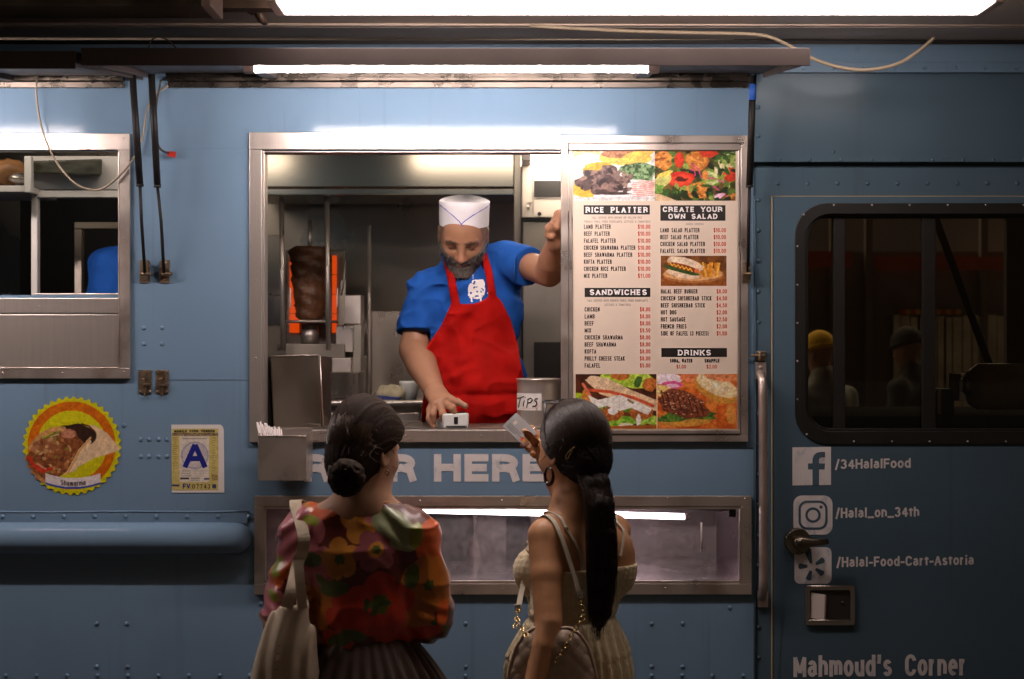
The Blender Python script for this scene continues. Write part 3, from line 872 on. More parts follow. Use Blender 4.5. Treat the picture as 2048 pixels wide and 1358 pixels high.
for x0, x1, y0, y1, k in ((280, 298, 520, 566, 1), (321, 340, 520, 566, -1), (1483, 1499, 525, 566, 1)):
    mb = MB()
    e = 0.0145 if x0 > 1400 else 0.0
    mb.box(WX(x0), WX(x1), -.004 - e, -.0005 - e, WZ(y1), WZ(y0))
    xm = x1 if k > 0 else x0
    mb.hexa([P(xm - 2, y1 - 4, e), P(xm + 2, y1 - 4, e), P(xm + 2, y1 - 4, e + .002), P(xm - 2, y1 - 4, e + .002), P(xm - 2, y0 + 4, e), P(xm + 2, y0 + 4, e), P(xm + 2, y0 + 14, e + .03), P(xm - 2, y0 + 14, e + .03)])
    mb.cyl(P(x0 + 3, 548, e + .02), P(x1 + 4, 548, e + .02), .0055, 10)
    for y in (y0 + 6, y1 - 6): mb.dome(tuple(P((x0 + x1) / 2, y, e + .004)), .0035)
    mb.build('strut_bracket', 'rust_steel', truck, .0008)
for x0 in (277.5, 312):
    mb = MB()
    mb.box(WX(x0), WX(x0 + 25.5), -.004, -.0005, WZ(787), WZ(740)); mb.box(WX(x0 + 14), WX(x0 + 17), -.007, -.004, WZ(786), WZ(742))
    mb.box(WX(x0 + 8), WX(x0 + 14), -.009, -.004, WZ(772), WZ(757)); mb.box(WX(x0 + 13), WX(x0 + 24), -.013, -.004, WZ(772), WZ(767)); mb.cyl(P(x0 + 12, 787, .006), P(x0 + 12, 794, .006), .003, 8)
    for a, b in ((3, 744), (22, 744), (3, 783), (22, 783)): mb.dome(tuple(P(x0 + a, b, .004)), .0032)
    mb.build('flap_latch', 'rust_steel', truck, .0008)

# overhead canopy, rolled out over the pavement from the roof edge
ZC = WZ(70)
mb = MB()
mb.hexa([(XL, -1.35, ZC + .01), (2.9, -1.35, ZC - .01), (2.9, 0.02, ZC - .014), (XL, 0.02, ZC), (XL, -1.35, ZC + .03), (2.9, -1.35, ZC + .02), (2.9, 0.02, ZC + .02), (XL, 0.02, ZC + .03)])
for yy in (-0.155, -0.18):
    mb.box(XL, 2.9, yy - .006, yy + .006, ZC - .012, ZC - .001)
mb.box(XL, 2.9, -1.38, -1.34, ZC - .06, ZC + .05)
canopy = mb.build('canopy', 'canopy_metal', truck)
mb = MB()
mb.tube([P(455, -40, .45), P(480, 5, .42), P(505, 18, .40), P(530, 12, .40), P(550, -30, .45)], .018, 12)
mb.tube([P(512, 15, .40), P(524, 40, .40), P(530, 46, .36)], [.016, .012, .008], 10)
mb.box(WX(447, .42), WX(552, .42), -.47, -.42, 2.69, 2.715)
mb.build('canopy_bracket', mat('bracket_dark', (0.10, 0.065, 0.045), 0.5, 0.3, var=0.3, vscale=20), canopy)

# ------------------------------------------------------------------ lamps
def canopy_light(x0, x1, lit, label, zb=2.633):
    t = thing('strip_light', ((x0 + x1) / 2, -.71, 2.66), label, 'light', 'strip lights under the canopy')
    MB().box(x0, x1, -.77, -.65, zb + .0665, zb + .072).build('housing', 'end_cap', t, .001)
    e = SZ(19, .64)
    for xx in (x0 + .2, x1 - .2): MB().box(xx - .01, xx + .01, -.72, -.70, zb + .0725, 2.712).build('hanger', 'end_cap', t)
    MB().box(x0, x0 + e, -.787, -.632, zb - .002, zb + .066).build('end_cap', 'end_cap', t, .003)
    MB().box(x1 - e, x1, -.787, -.632, zb - .002, zb + .066).build('end_cap', 'end_cap', t, .003)
    mb = MB().box(x0 + e + .0005, x1 - e - .0005, -.783, -.636, zb, zb + .066)
    mb.build('diffuser', 'canopy_lit' if lit else 'diffuser_off', t, .003)
    return t
canopy_light(WX(552, .64), WX(1972, .64), True, 'long glowing strip light along the top edge of the photo')
canopy_light(WX(-900, .64), WX(445, .64), False, 'unlit dusty strip light under the canopy at upper left', 2.624)
def flap_tube(x0, x1, label):
    t = thing('tube_light', ((x0 + x1) / 2, -.58, 2.52), label, 'light', 'tube lights under the hatch flaps')
    MB().box(x0 + .01, x1 - .01, -.603, -.557, 2.518, 2.529).build('batten', 'end_cap', t, .002)
    MB().tube([(x0 + .03, -.58, 2.5055), (x1 - .03, -.58, 2.5055)], .0125, 14).build('tube', 'tube_lit', t)
    for a, b in ((x0, x0 + .03), (x1 - .03, x1)):
        MB().box(a, b, -.596, -.564, 2.491, 2.5175).build('lamp_holder', 'end_cap', t, .002)
flap_tube(WX(488, .58), WX(1318, .58), 'glowing fluorescent tube under the raised hatch above the menu')
flap_tube(-2.75, WX(-75, .58), 'fluorescent tube under the hatch flap at far left')
t = thing('case_light', tuple(P(1108, 1024, -.12)), 'slim glowing tube inside the display case below the counter', 'light')
MB().tube([P(845, 1020, -.12), P(1369, 1033, -.12)], .0095, 12).build('tube', 'display_lit', t)
MB().tube([P(836, 1019.5, -.12), P(845, 1020, -.12)], .0105, 12).build('end_cap', 'end_cap', t)
MB().tube([P(1369, 1033, -.12), P(1378, 1033, -.12)], .0105, 12).build('end_cap', 'end_cap', t)
t = thing('kitchen_light', tuple(P(1200, 300, -1.0)), 'bright white kitchen lamp inside at the top corner beside the menu', 'light')
a, b = P(1062, 322, -.95), P(1340, 302, -.95)
MB().box(a.x, b.x, .90, 1.05, a.z, b.z).build('diffuser', 'inside_lit', t, .004)
MB().box(a.x - .03, a.x - .001, .89, 1.06, a.z - .006, b.z + .01).build('end_cap', 'end_cap', t, .003)
MB().box(a.x - .03, b.x, .89, 1.06, b.z + .0105, b.z + .03).build('housing', 'end_cap', t, .003)

t = thing('kitchen_light', (-.1, .42, 2.62), 'added unseen lamp above the cook, out of sight behind the hatch head', 'light')  # unseen lamp added for the bright reflection in the hood
MB().box(-.43, .30, .38, .52, 2.54, 2.60).build('diffuser', emat('added_lamp_lit', (1.0, 0.88, 0.74), 6.0), t, .004)
MB().box(-.44, .31, .37, .53, 2.601, 2.64).build('housing', 'end_cap', t, .003)
t = thing('kitchen_light', (-1.5, .3, 2.64), 'added unseen lamp over the left side window, out of sight behind its head', 'light')  # second unseen lamp, added to brighten the white shelves
MB().box(-2.1, -1.02, .20, .32, 2.56, 2.62).build('diffuser', 'added_lamp_lit', t, .004)
MB().box(-2.11, -1.01, .19, .33, 2.621, 2.66).build('housing', 'end_cap', t, .003)

# ------------------------------------------------------------------ cords
def cord(name, label, pts, r, m):
    P2 = [Vector(p) for p in pts]
    out = []
    for i in range(len(P2) - 1):                 # smooth the path (Catmull-Rom)
        p0, p1, p2, p3 = P2[max(i - 1, 0)], P2[i], P2[i + 1], P2[min(i + 2, len(P2) - 1)]
        for k in range(6):
            s = k / 6
            out.append(0.5 * (2 * p1 + (p2 - p0) * s + (2 * p0 - 5 * p1 + 4 * p2 - p3) * s * s + (3 * p1 - p0 - 3 * p2 + p3) * s ** 3))
    out.append(P2[-1])
    return tag(MB().tube(out, r, 8).build(name, m), label, 'cord')
cord('power_cord', 'thin pale cord looping down across the left side window', [P(74, 150, .05), P(73, 190, .035), P(82, 250, .03), P(105, 310, .028), P(140, 358, .028), P(178, 379, .028), P(215, 372, .028), P(262, 325, .02), P(285, 275, .012), P(294, 220, .012), P(310, 190, .012), P(336, 172, .02)], .0032, 'cable')
cord('power_cord', 'thick brown cord drooping from the canopy above the cab door', [P(1060, 52, .25), P(1250, 62, .25), P(1400, 66, .25), P(1520, 70, .25), P(1575, 90, .25), P(1625, 117, .25), P(1680, 135, .25), P(1735, 140, .25), P(1795, 128, .25), P(1840, 100, .25), P(1868, 76, .25)], .0055, 'cable')
cord('power_cord', 'short dark wire arching over the hatch flap at upper left', [P(298, 98, .45), P(302, 82, .45), P(316, 74, .45), P(335, 80, .45), P(355, 98, .45)], .0022, 'cable_dark')
w = cord('wire_stub', 'stub of black wire with a red cap behind the gas strut', [P(322, 160, .02), P(312, 215, .03), P(312, 270, .04), P(320, 297, .04), P(337, 306, .02)], .0035, 'cable_dark')
mb = MB(); mb.hexa([P(334, 312, .012), P(351, 316, .012), P(351, 316, .022), P(334, 312, .022), P(336, 302, .012), P(353, 304, .012), P(353, 304, .022), P(336, 302, .022)])
mb.build('wire_cap', 'red_plastic', w, .001)
# ------------------------------------------------------------------ menu board
class Pic:
    """a small printed picture: one colour per cell, painted with shapes"""
    def __init__(s, x0, x1, y0, y1, res=1.0, bg=(255, 255, 255)):
        s.x0, s.x1, s.y0, s.y1 = x0, x1, y0, y1
        s.nx, s.ny = int((x1 - x0) / res), int((y1 - y0) / res)
        xs = x0 + (np.arange(s.nx) + .5) * (x1 - x0) / s.nx
        ys = y0 + (np.arange(s.ny) + .5) * (y1 - y0) / s.ny
        s.X, s.Y = np.meshgrid(xs, ys)
        s.C = np.zeros((s.ny, s.nx, 3)) + np.array(bg)
        s.seed = 1
    def put(s, m, col, amp=0.0, sc=4.0, col2=None):
        s.seed += 1
        c = np.array(col, float)
        n = vnoise2(s.X / sc, s.Y / sc, s.seed) * .6 + vnoise2(s.X / sc * 2.3, s.Y / sc * 2.3, s.seed + 50) * .4
        if col2 is not None:
            k = np.clip((n - .5) * 3 + .5, 0, 1)[..., None]
            cc = c * (1 - k) + np.array(col2, float) * k
        else:
            cc = c * (1 + amp * (n - .5) * 2)[..., None]
        m = np.clip(m, 0, 1)[..., None]
        s.C = s.C * (1 - m) + cc * m
    def ell(s, cx, cy, rx, ry, col, rot=0, wob=0.12, soft=1.0, **k):
        a = math.radians(rot)
        u = (s.X - cx) * math.cos(a) + (s.Y - cy) * math.sin(a); v = -(s.X - cx) * math.sin(a) + (s.Y - cy) * math.cos(a)
        an = np.arctan2(v / ry, u / rx)
        r = np.sqrt((u / rx) ** 2 + (v / ry) ** 2)
        w = 1 + wob * (vnoise2(an * 2.2 + 7, an * 0 + s.seed * 3.1, s.seed) - .5) * 2
        s.put((w - r) * min(rx, ry) / soft + .5, col, **k)
    def poly(s, pts, col, soft=1.0, **k):
        ins = np.zeros(s.X.shape, bool)
        n = len(pts)
        for i in range(n):
            (xa, ya), (xb, yb) = pts[i], pts[(i + 1) % n]
            if ya == yb: continue
            c = ((ya > s.Y) != (yb > s.Y)) & (s.X < (xb - xa) * (s.Y - ya) / (yb - ya) + xa)
            ins ^= c
        s.put(ins.astype(float), col, **k)
    def line(s, pts, w, col, **k):
        d = np.full(s.X.shape, 1e9)
        for (xa, ya), (xb, yb) in zip(pts[:-1], pts[1:]):
            L = (xb - xa) ** 2 + (yb - ya) ** 2 + 1e-9
            t = np.clip(((s.X - xa) * (xb - xa) + (s.Y - ya) * (yb - ya)) / L, 0, 1)
            d = np.minimum(d, np.hypot(s.X - xa - t * (xb - xa), s.Y - ya - t * (yb - ya)))
        s.put(w / 2 - d + .5, col, **k)
    def bits(s, n, box, r, cols, rng, asp=2.0):
        for _ in range(n):
            cx, cy = rng.uniform(box[0], box[1]), rng.uniform(box[2], box[3])
            s.ell(cx, cy, r * rng.uniform(.6, 1.3) * asp ** .5, r * rng.uniform(.6, 1.2) / asp ** .5, rng.choice(cols), rot=rng.uniform(0, 180), wob=.3, amp=.2, sc=2)
    def build(s, name, y, parent, mask=None, m='print_picture', grain=.20):
        gx = np.linspace(s.x0, s.x1, s.nx + 1); gy = np.linspace(s.y0, s.y1, s.ny + 1)
        GX, GY = np.meshgrid(gx, gy)
        Cp = np.pad(s.C, ((0, 1), (0, 1), (0, 0)), 'edge')
        V = np.stack([(GX.ravel() - 1024) / F * CAM_D, np.full(GX.size, y), CAM_Z + (679 - GY.ravel()) / F * CAM_D], 1)
        w = s.nx + 1
        i, j = np.meshgrid(np.arange(s.nx), np.arange(s.ny))
        a = (j * w + i).ravel()
        Q = np.stack([a + w, a + w + 1, a + 1, a], 1)
        if mask is not None:
            Q = Q[mask(s.X, s.Y).ravel()]
        gx_, gy_ = GX, GY
        tone = 1 + grain * ((vnoise2(gx_ / 2.2, gy_ / 2.2, 91) - .5) + .9 * (vnoise2(gx_ / 5.5, gy_ / 5.5, 92) - .5) + .7 * (vnoise2(gx_ / 1.1, gy_ / 1.1, 93) - .5))
        c = np.clip(Cp.reshape(-1, 3) / 255 * tone.reshape(-1, 1), 0, 1)
        c = np.where(c <= .04045, c / 12.92, ((c + .055) / 1.055) ** 2.4) * .92
        return npmesh(name, V, Q, m, parent, c, smooth=False)

rng = random.Random(3)
YB = -0.0085
menu = thing('menu_board', (WX(1310), 0.0, WZ(858)), 'tall cream printed menu with food photos and prices beside the open hatch', 'sign')
MB().box(WX(1145), WX(1475), YB, -0.003, WZ(858.5), WZ(302.5)).build('board', 'print_cream', menu)
YP = YB - 0.0006
# top left: grilled meat on a white plate
p = Pic(1147, 1309, 303, 402, 1.0, (232, 226, 222))
p.ell(1160, 312, 40, 16, (214, 204, 140), amp=.15); p.ell(1180, 330, 40, 22, (240, 236, 234), wob=.05); p.ell(1250, 318, 50, 14, (238, 190, 84), amp=.15, sc=5)
p.ell(1196, 338, 32, 12, (232, 170, 50), amp=.12, rot=-5); p.ell(1237, 309, 34, 9, (150, 92, 60), col2=(190, 130, 90)); p.ell(1275, 312, 34, 10, (240, 194, 88), amp=.15, rot=-18)
p.ell(1235, 372, 88, 28, (240, 236, 236), wob=.03); p.ell(1160, 383, 30, 11, (226, 178, 60), amp=.12, rot=12)
p.ell(1280, 346, 30, 16, (52, 84, 46), wob=.3, col2=(150, 180, 130), sc=5); p.ell(1258, 340, 16, 9, (40, 66, 36), wob=.3, col2=(130, 160, 110), sc=4)
p.ell(1286, 377, 26, 16, (244, 190, 180), wob=.2, col2=(250, 225, 222), sc=5)
for k in range(8): p.line([(1266, 366 + 4 * k), (1285, 368 + 3.6 * k), (1308, 362 + 4.2 * k)], 1.2, (236, 130, 118))
p.ell(1205, 365, 47, 22, (62, 44, 42), wob=.25, col2=(110, 84, 80), sc=6, rot=4); p.ell(1218, 341, 17, 10, (74, 56, 54), wob=.2, col2=(130, 104, 98), sc=5)
for k in range(34):
    p.ell(rng.uniform(1165, 1262), rng.uniform(342, 384), rng.uniform(4, 11), rng.uniform(3, 6), rng.choice([(52, 36, 36), (84, 62, 60), (122, 96, 90), (40, 28, 28), (146, 116, 104)]), rot=rng.uniform(-60, 60), wob=.35, amp=.2, sc=3)
p.ell(1232, 398, 90, 3, (214, 206, 206)); p.ell(1228, 388, 32, 3, (60, 44, 40), amp=.3)
p.build('food_picture', YP, menu)
# top right: salad
p = Pic(1309, 1470, 303, 402, 1.0, (58, 66, 34))
p.put(np.ones(p.X.shape), (46, 58, 26), col2=(120, 92, 40), sc=9)
G = [(52, 92, 34), (96, 130, 50), (30, 48, 20), (150, 168, 80), (24, 34, 16)]
p.bits(70, (1309, 1470, 303, 401), 7, G, rng)
for c_ in ((1325, 322, 19, 19), (1395, 322, 23, 21), (1396, 382, 24, 17), (1464, 396, 12, 8)):
    p.ell(*c_, (196, 110, 40), wob=.15, col2=(226, 150, 70), sc=5)
    for k in range(12): p.ell(c_[0] + rng.uniform(-.7, .7) * c_[2], c_[1] + rng.uniform(-.7, .7) * c_[3], 3, 2, rng.choice([(150, 74, 26), (236, 170, 90), (110, 96, 40)]), wob=.3)
for c_ in ((1358, 322, 10, 15), (1418, 308, 18, 8), (1461, 350, 16, 14)): p.ell(*c_, (212, 60, 36), wob=.15, amp=.15)
p.ell(1361, 360, 28, 15, (222, 50, 34), rot=-6, wob=.08); p.ell(1361, 361, 22, 11, (238, 78, 50), rot=-6, amp=.1); p.ell(1361, 360, 11, 5, (120, 30, 20), rot=-6, wob=.4, col2=(60, 30, 16), sc=3)
p.ell(1421, 357, 20, 16, (120, 150, 60), rot=30, wob=.06); p.ell(1421, 357, 17, 13, (206, 214, 150), rot=30, amp=.1); p.ell(1421, 357, 8, 6, (180, 190, 110), rot=30, col2=(120, 140, 70), sc=3)
p.ell(1325, 362, 18, 13, (206, 206, 120), rot=-35, wob=.15, amp=.12, sc=4); p.ell(1330, 349, 16, 5, (240, 214, 100), rot=-20)
for a_, b_ in (((1384, 330), (1402, 356)), ((1402, 356), (1448, 366)), ((1410, 372), (1440, 384)), ((1380, 340), (1390, 352)), ((1430, 386), (1452, 394))): p.line([a_, ((a_[0] + b_[0]) / 2 + 4, (a_[1] + b_[1]) / 2 - 3), b_], 2.6, (214, 70, 140))
p.ell(1436, 394, 14, 5, (240, 190, 216), rot=-20); p.ell(1410, 352, 6, 10, (226, 140, 66)); p.line([(1400, 366), (1425, 362), (1450, 352)], 3, (150, 176, 60)); p.line([(1444, 318), (1458, 344)], 3, (190, 200, 110))
p.bits(26, (1330, 1470, 372, 402), 6, G, rng); p.bits(20, (1430, 1470, 303, 345), 6, [(230, 216, 170), (52, 92, 34), (30, 48, 20), (150, 168, 80)], rng)
p.poly([(1309, 388), (1322, 390), (1352, 402), (1309, 402)], (226, 190, 146)); p.ell(1316, 378, 13, 8, (110, 150, 62), wob=.3, amp=.2)
p.build('food_picture', YP, menu)
# hot dog with fries on a wooden plate
p = Pic(1321, 1452, 512, 572, 1.0, (112, 66, 30))
p.put(np.ones(p.X.shape), (104, 60, 26), col2=(140, 86, 42), sc=14); p.put((p.Y > 552).astype(float), (150, 84, 34), amp=.12, sc=10)
p.ell(1386, 552, 60, 15, (176, 112, 62), wob=.02); p.ell(1386, 548, 59, 14, (222, 166, 112), wob=.02); p.ell(1386, 546, 54, 10, (206, 146, 92), wob=.02)
for k in range(12): p.line([(1392 + k * 4.2 + rng.uniform(-3, 3), 524 + rng.uniform(0, 8)), (1404 + k * 2.6 + rng.uniform(-6, 6), 553)], 4, rng.choice([(226, 150, 44), (240, 178, 70), (206, 128, 34)]))
p.ell(1370, 530, 37, 12, (226, 190, 160), rot=14, wob=.04); p.ell(1372, 525, 34, 8, (240, 212, 184), rot=16); p.ell(1366, 548, 33, 9, (232, 200, 170), rot=10, wob=.05)
p.ell(1366, 540, 33, 6.5, (56, 84, 34), rot=14, wob=.3, amp=.3, sc=3); p.ell(1366, 535, 30, 5.5, (150, 64, 28), rot=15, wob=.04); p.ell(1393, 543, 5, 4.5, (222, 116, 66))
p.line([(1340 + 4 * k, 528 + k * 1.15 + (3 if k % 2 else -2)) for k in range(12)], 1.8, (240, 190, 60))
p.build('food_picture', YP, menu)
# bottom left: falafel sandwich
p = Pic(1151, 1312, 748, 857, 1.0, (84, 42, 22))
p.put(np.ones(p.X.shape), (96, 46, 22), col2=(60, 30, 18), sc=12)
p.ell(1262, 760, 52, 20, (150, 190, 40), wob=.3, col2=(206, 222, 90), sc=6); p.ell(1240, 752, 18, 9, (190, 110, 46), amp=.2); p.ell(1300, 770, 16, 13, (196, 112, 50), wob=.2, amp=.25, sc=3); p.ell(1276, 764, 7, 12, (70, 110, 46), rot=20)
p.ell(1162, 800, 14, 15, (170, 196, 40), wob=.35, amp=.2); p.ell(1172, 796, 9, 18, (214, 134, 50), amp=.2)
p.poly([(1170, 760), (1190, 752), (1218, 758), (1262, 780), (1312, 800), (1312, 822), (1270, 812), (1200, 788)], (232, 196, 156), amp=.12, sc=6)
p.ell(1196, 765, 24, 10, (240, 206, 168), rot=18, amp=.12, sc=4)
p.line([(1178, 780), (1220, 784), (1268, 796), (1306, 812)], 6, (210, 84, 48), amp=.2); p.line([(1166, 768), (1180, 790), (1186, 804)], 5, (226, 120, 90))
p.ell(1215, 842, 64, 13, (96, 160, 34), wob=.35, col2=(170, 210, 70), sc=5); p.ell(1290, 838, 26, 12, (110, 170, 40), wob=.35, col2=(190, 216, 90), sc=5)
p.ell(1220, 818, 60, 12, (74, 110, 30), wob=.35, col2=(150, 186, 70), sc=4)
p.ell(1222, 828, 24, 14, (150, 74, 30), wob=.18, col2=(196, 116, 52), sc=3); p.ell(1282, 826, 24, 14, (150, 74, 30), wob=.18, col2=(200, 116, 52), sc=3)
p.poly([(1176, 790), (1196, 800), (1240, 790), (1280, 806), (1304, 818), (1296, 830), (1262, 816), (1240, 822), (1214, 812), (1188, 818)], (246, 236, 226)); p.ell(1226, 823, 10, 7, (250, 242, 234), wob=.2); p.ell(1277, 840, 5, 12, (250, 240, 232), wob=.2); p.line([(1256, 800), (1266, 806)], 4, (140, 110, 60))
p.ell(1252, 850, 14, 4, (246, 230, 206), wob=.2); p.poly([(1151, 846), (1230, 852), (1312, 850), (1312, 857), (1151, 857)], (176, 96, 36), amp=.15)
p.build('food_picture', YP, menu)
# bottom right: burger patty
p = Pic(1312, 1473, 748, 857, 1.0, (222, 110, 40))
p.put(np.ones(p.X.shape), (206, 92, 30), col2=(232, 136, 58), sc=12)
p.ell(1330, 758, 36, 12, (250, 226, 232), wob=.1); p.ell(1344, 770, 20, 8, (230, 90, 150)); p.ell(1344, 772, 14, 4, (246, 190, 214)); p.ell(1390, 754, 30, 12, (232, 130, 80), amp=.2)
p.ell(1326, 782, 16, 12, (240, 200, 120), amp=.2)
p.ell(1432, 778, 48, 24, (214, 148, 60), rot=24, wob=.03); p.ell(1434, 771, 44, 19, (240, 208, 156), rot=24, wob=.03, amp=.08, sc=4)
for k in range(70):
    a_ = rng.uniform(0, 6.28); r_ = rng.uniform(0, .9); u, v = 42 * r_ * math.cos(a_), 17 * r_ * math.sin(a_)
    p.ell(1434 + u * .91 - v * .4, 771 + u * .4 + v * .91, 1.5, 1.1, (250, 240, 214), wob=0)
p.ell(1440, 754, 36, 8, (230, 140, 90), amp=.25, rot=10); p.ell(1462, 830, 10, 20, (226, 150, 70))
p.ell(1368, 840, 54, 13, (214, 150, 60), wob=.03, amp=.1); p.ell(1366, 832, 56, 11, (52, 84, 34), wob=.4, col2=(110, 150, 50), sc=4)
p.ell(1366, 812, 50, 22, (92, 42, 26), rot=12, wob=.12, col2=(140, 70, 44), sc=4)
p.ell(1364, 800, 44, 18, (110, 52, 32), rot=16, wob=.15, col2=(160, 92, 62), sc=3)
for k in range(8): p.line([(1322 + 11 * k, 792 + 3 * k - 10), (1330 + 11 * k, 815 + 2 * k)], 2.4, (56, 26, 18))
for k in range(90): p.ell(rng.uniform(1322, 1408), rng.uniform(786, 830), 1.8, 1.0, rng.choice([(206, 150, 120), (60, 28, 18), (230, 190, 160), (150, 80, 54)]), wob=.2)
p.put((np.abs(p.X - 1313.5) < 1.2).astype(float), (240, 200, 160))
p.build('food_picture', YP, menu)

heads = [(1167, 1299, 411, 429.5), (1320, 1450, 411, 442), (1169, 1300, 576, 594), (1322, 1453, 696, 714)]
for x0, x1, y0, y1 in heads:
    MB().box(WX(x0), WX(x1), YP, YB - .0001, WZ(y1), WZ(y0)).build('heading_panel', 'print_black', menu)
YT = YP - 0.0004
for s_, x0, x1, y0, y1 in (('RICE PLATTER', 1171, 1295, 414.5, 426), ('CREATE YOUR', 1325, 1444, 414, 424.5), ('OWN SALAD', 1336, 1434, 428, 438.5), ('SANDWICHES', 1179, 1293, 579, 590.5), ('DRINKS', 1355, 1421, 699.5, 711)):
    t = MB(); text(t, s_, x0, x1, y0, y1, YT, w=.23, slab=True, gap=.42); t.build('heading_lettering', 'print_white', menu)
t = MB(); r = MB(); g = MB()
KW = dict(w=.16, gap=.30)
def row(s, xl, xr, yc, price, pl, pr):
    text(t, s, xl, xr, yc - 4.6, yc + 4.2, YP, **KW); text(r, price, pl, pr, yc - 4.4, yc + 4.0, YP, **KW)
for i, (s, xr) in enumerate((('LAMB PLATTER', 1221), ('BEEF PLATTER', 1219), ('FALAFEL PLATTER', 1231), ('CHICKEN SHAWARMA PLATTER', 1270), ('BEEF SHAWARMA PLATTER', 1264), ('KOFTA PLATTER', 1223), ('CHICKEN RICE PLATTER', 1251), ('MIX PLATTER', 1214))):
    row(s, 1167.5, xr, 454 + 14 * i, '$11.00' if i == 7 else '$10.00', 1275, 1300)
for i, (s, xr, pp) in enumerate((('CHICKEN', 1199, '$8.00'), ('LAMB', 1189, '$8.00'), ('BEEF', 1187, '$8.00'), ('MIX', 1182, '$9.50'), ('CHICKEN SHAWARMA', 1245, '$8.00'), ('BEEF SHAWARMA', 1232, '$8.00'), ('KOFTA', 1192, '$8.00'), ('PHILLY CHEESE STEAK', 1249, '$8.00'), ('FALAFEL', 1200, '$5.00'))):
    row(s, 1169, xr, 619 + 14 * i, pp, 1279, 1300)
for i, (s, xr) in enumerate((('LAMB SALAD PLATTER', 1398), ('BEEF SALAD PLATTER', 1396), ('CHICKEN SALAD PLATTER', 1409), ('FALAFEL SALAD PLATTER', 1409))):
    row(s, 1320, xr, 461 + 13.8 * i, '$10.00', 1426, 1451)
for i, (s, xr, pp) in enumerate((('HALAL BEEF BURGER', 1394, '$8.00'), ('CHICKEN SHISHKEBAB STICK', 1422, '$4.50'), ('BEEF SHISHKEBAB STICK', 1409, '$4.50'), ('HOT DOG', 1352, '$2.00'), ('HOT SAUSAGE', 1370, '$2.50'), ('FRENCH FRIES', 1372, '$2.00'), ('SIDE OF FALFEL (3 PIECES)', 1416, '$1.50'))):
    row(s, 1321, xr, 583 + 14 * i, pp, 1432, 1453)
text(t, 'SODA, WATER', 1339, 1384, 717.5, 725, YP, w=.24, gap=.16); text(t, 'SNAPPLE', 1408, 1438, 717.5, 725, YP, w=.24, gap=.16)
text(r, '$1.00', 1352, 1371, 729.5, 737, YP, **KW); text(r, '$2.00', 1412, 1433, 729.5, 737, YP, **KW)
KG = dict(w=.13, gap=.3)
text(g, '(ALL SERVED WITH BROWN OR YELLOW RICE', 1184, 1284, 433.5, 438, YP, **KG); text(g, 'FRENCH FRIES, FRIED EGGPLANTS, LETTUCE & TOMATOES)', 1168, 1300, 441.5, 446, YP, **KG)
text(g, '(ALL SERVED WITH FRENCH FRIES, FRIED EGGPLANTS', 1175, 1295, 599, 603.5, YP, **KG); text(g, 'LETTUCE & TOMATOES)', 1209, 1261, 607.5, 612, YP, **KG); text(g, '(MIXED GREENS)', 1371, 1407, 446.5, 450.5, YP, **KG)
t.build('dish_lettering', 'print_dark', menu); r.build('price_lettering', 'print_red', menu); g.build('note_lettering', 'print_grey', menu)

# ------------------------------------------------------------------ round shawarma sign
R0, CX, CY = 97.5, 144.5, 891.5
p = Pic(40, 250, 788, 995, 1.0, (206, 196, 14))
rr = np.hypot(p.X - CX, p.Y - CY)
p.put(((rr < 88) & (rr > 70)).astype(float), (214, 112, 8), col2=(196, 92, 10), sc=7)
p.poly([(178, 850), (190, 851), (215, 866), (243, 899), (226, 906), (190, 916), (140, 944), (128, 950)], (226, 190, 150), amp=.08, sc=8)
p.ell(150, 872, 42, 24, (60, 34, 22), wob=.1, col2=(40, 22, 16), sc=7); p.line([(165, 848), (180, 853), (188, 862)], 3, (84, 44, 22))
p.ell(110, 912, 66, 42, (150, 88, 46), rot=-38, wob=.14, col2=(110, 58, 30), sc=5)
p.line([(62, 895), (82, 872), (105, 860), (128, 858)], 10, (196, 142, 88), amp=.2, sc=4); p.ell(92, 895, 30, 17, (176, 116, 76), rot=-12, col2=(140, 82, 50), sc=5, wob=.15)
p.ell(138, 868, 14, 9, (190, 126, 96), amp=.2, sc=4); p.line([(88, 877), (112, 868), (122, 862)], 3, (120, 138, 50)); p.line([(106, 873), (118, 869)], 2, (206, 190, 150))
for k in range(60):
    p.ell(rng.uniform(72, 152), rng.uniform(878, 945), rng.uniform(3, 8), rng.uniform(2, 4), rng.choice([(176, 112, 62), (120, 66, 34), (150, 90, 46), (200, 150, 100), (92, 50, 28), (130, 120, 50)]), rot=rng.uniform(0, 180), wob=.3, amp=.2, sc=2)
p.line([(60, 915), (68, 930), (84, 942), (104, 938)], 7, (196, 50, 30), amp=.15); p.line([(76, 928), (92, 938)], 4, (226, 140, 110)); p.line([(48, 916), (60, 944), (88, 962), (120, 958)], 9, (176, 124, 76), amp=.3, sc=3)
p.poly([(134, 945), (158, 900), (180, 875), (184, 884), (172, 908), (150, 944)], (232, 198, 156), amp=.08); p.line([(136, 948), (160, 902), (182, 876)], 4, (214, 160, 96))
bw = lambda x: 946 + 10.5 * (1 - ((x - 147) / 56.0) ** 2)
top = [(x, bw(x) + 0) for x in range(92, 203, 5)]; bot = [(x, bw(x) + 18) for x in range(202, 91, -5)]
p.poly([(a, b + 4) for a, b in top] + [(a, b + 4) for a, b in bot], (50, 70, 160)); p.poly(top + bot, (226, 210, 208))
p.ell(196, 850, 5, 4, (206, 210, 20))
sg = p.build('round_sign', -0.0022, None, grain=.12, mask=lambda X, Y: np.hypot(X - CX, Y - CY) < R0 + 2.6 * np.sin(np.arctan2(Y - CY, X - CX) * 40) - 1)
tag(sg, 'round yellow and orange sticker showing a shawarma wrap', 'sign')
t = MB()
for i_, ch in enumerate('Shawarma'): pass
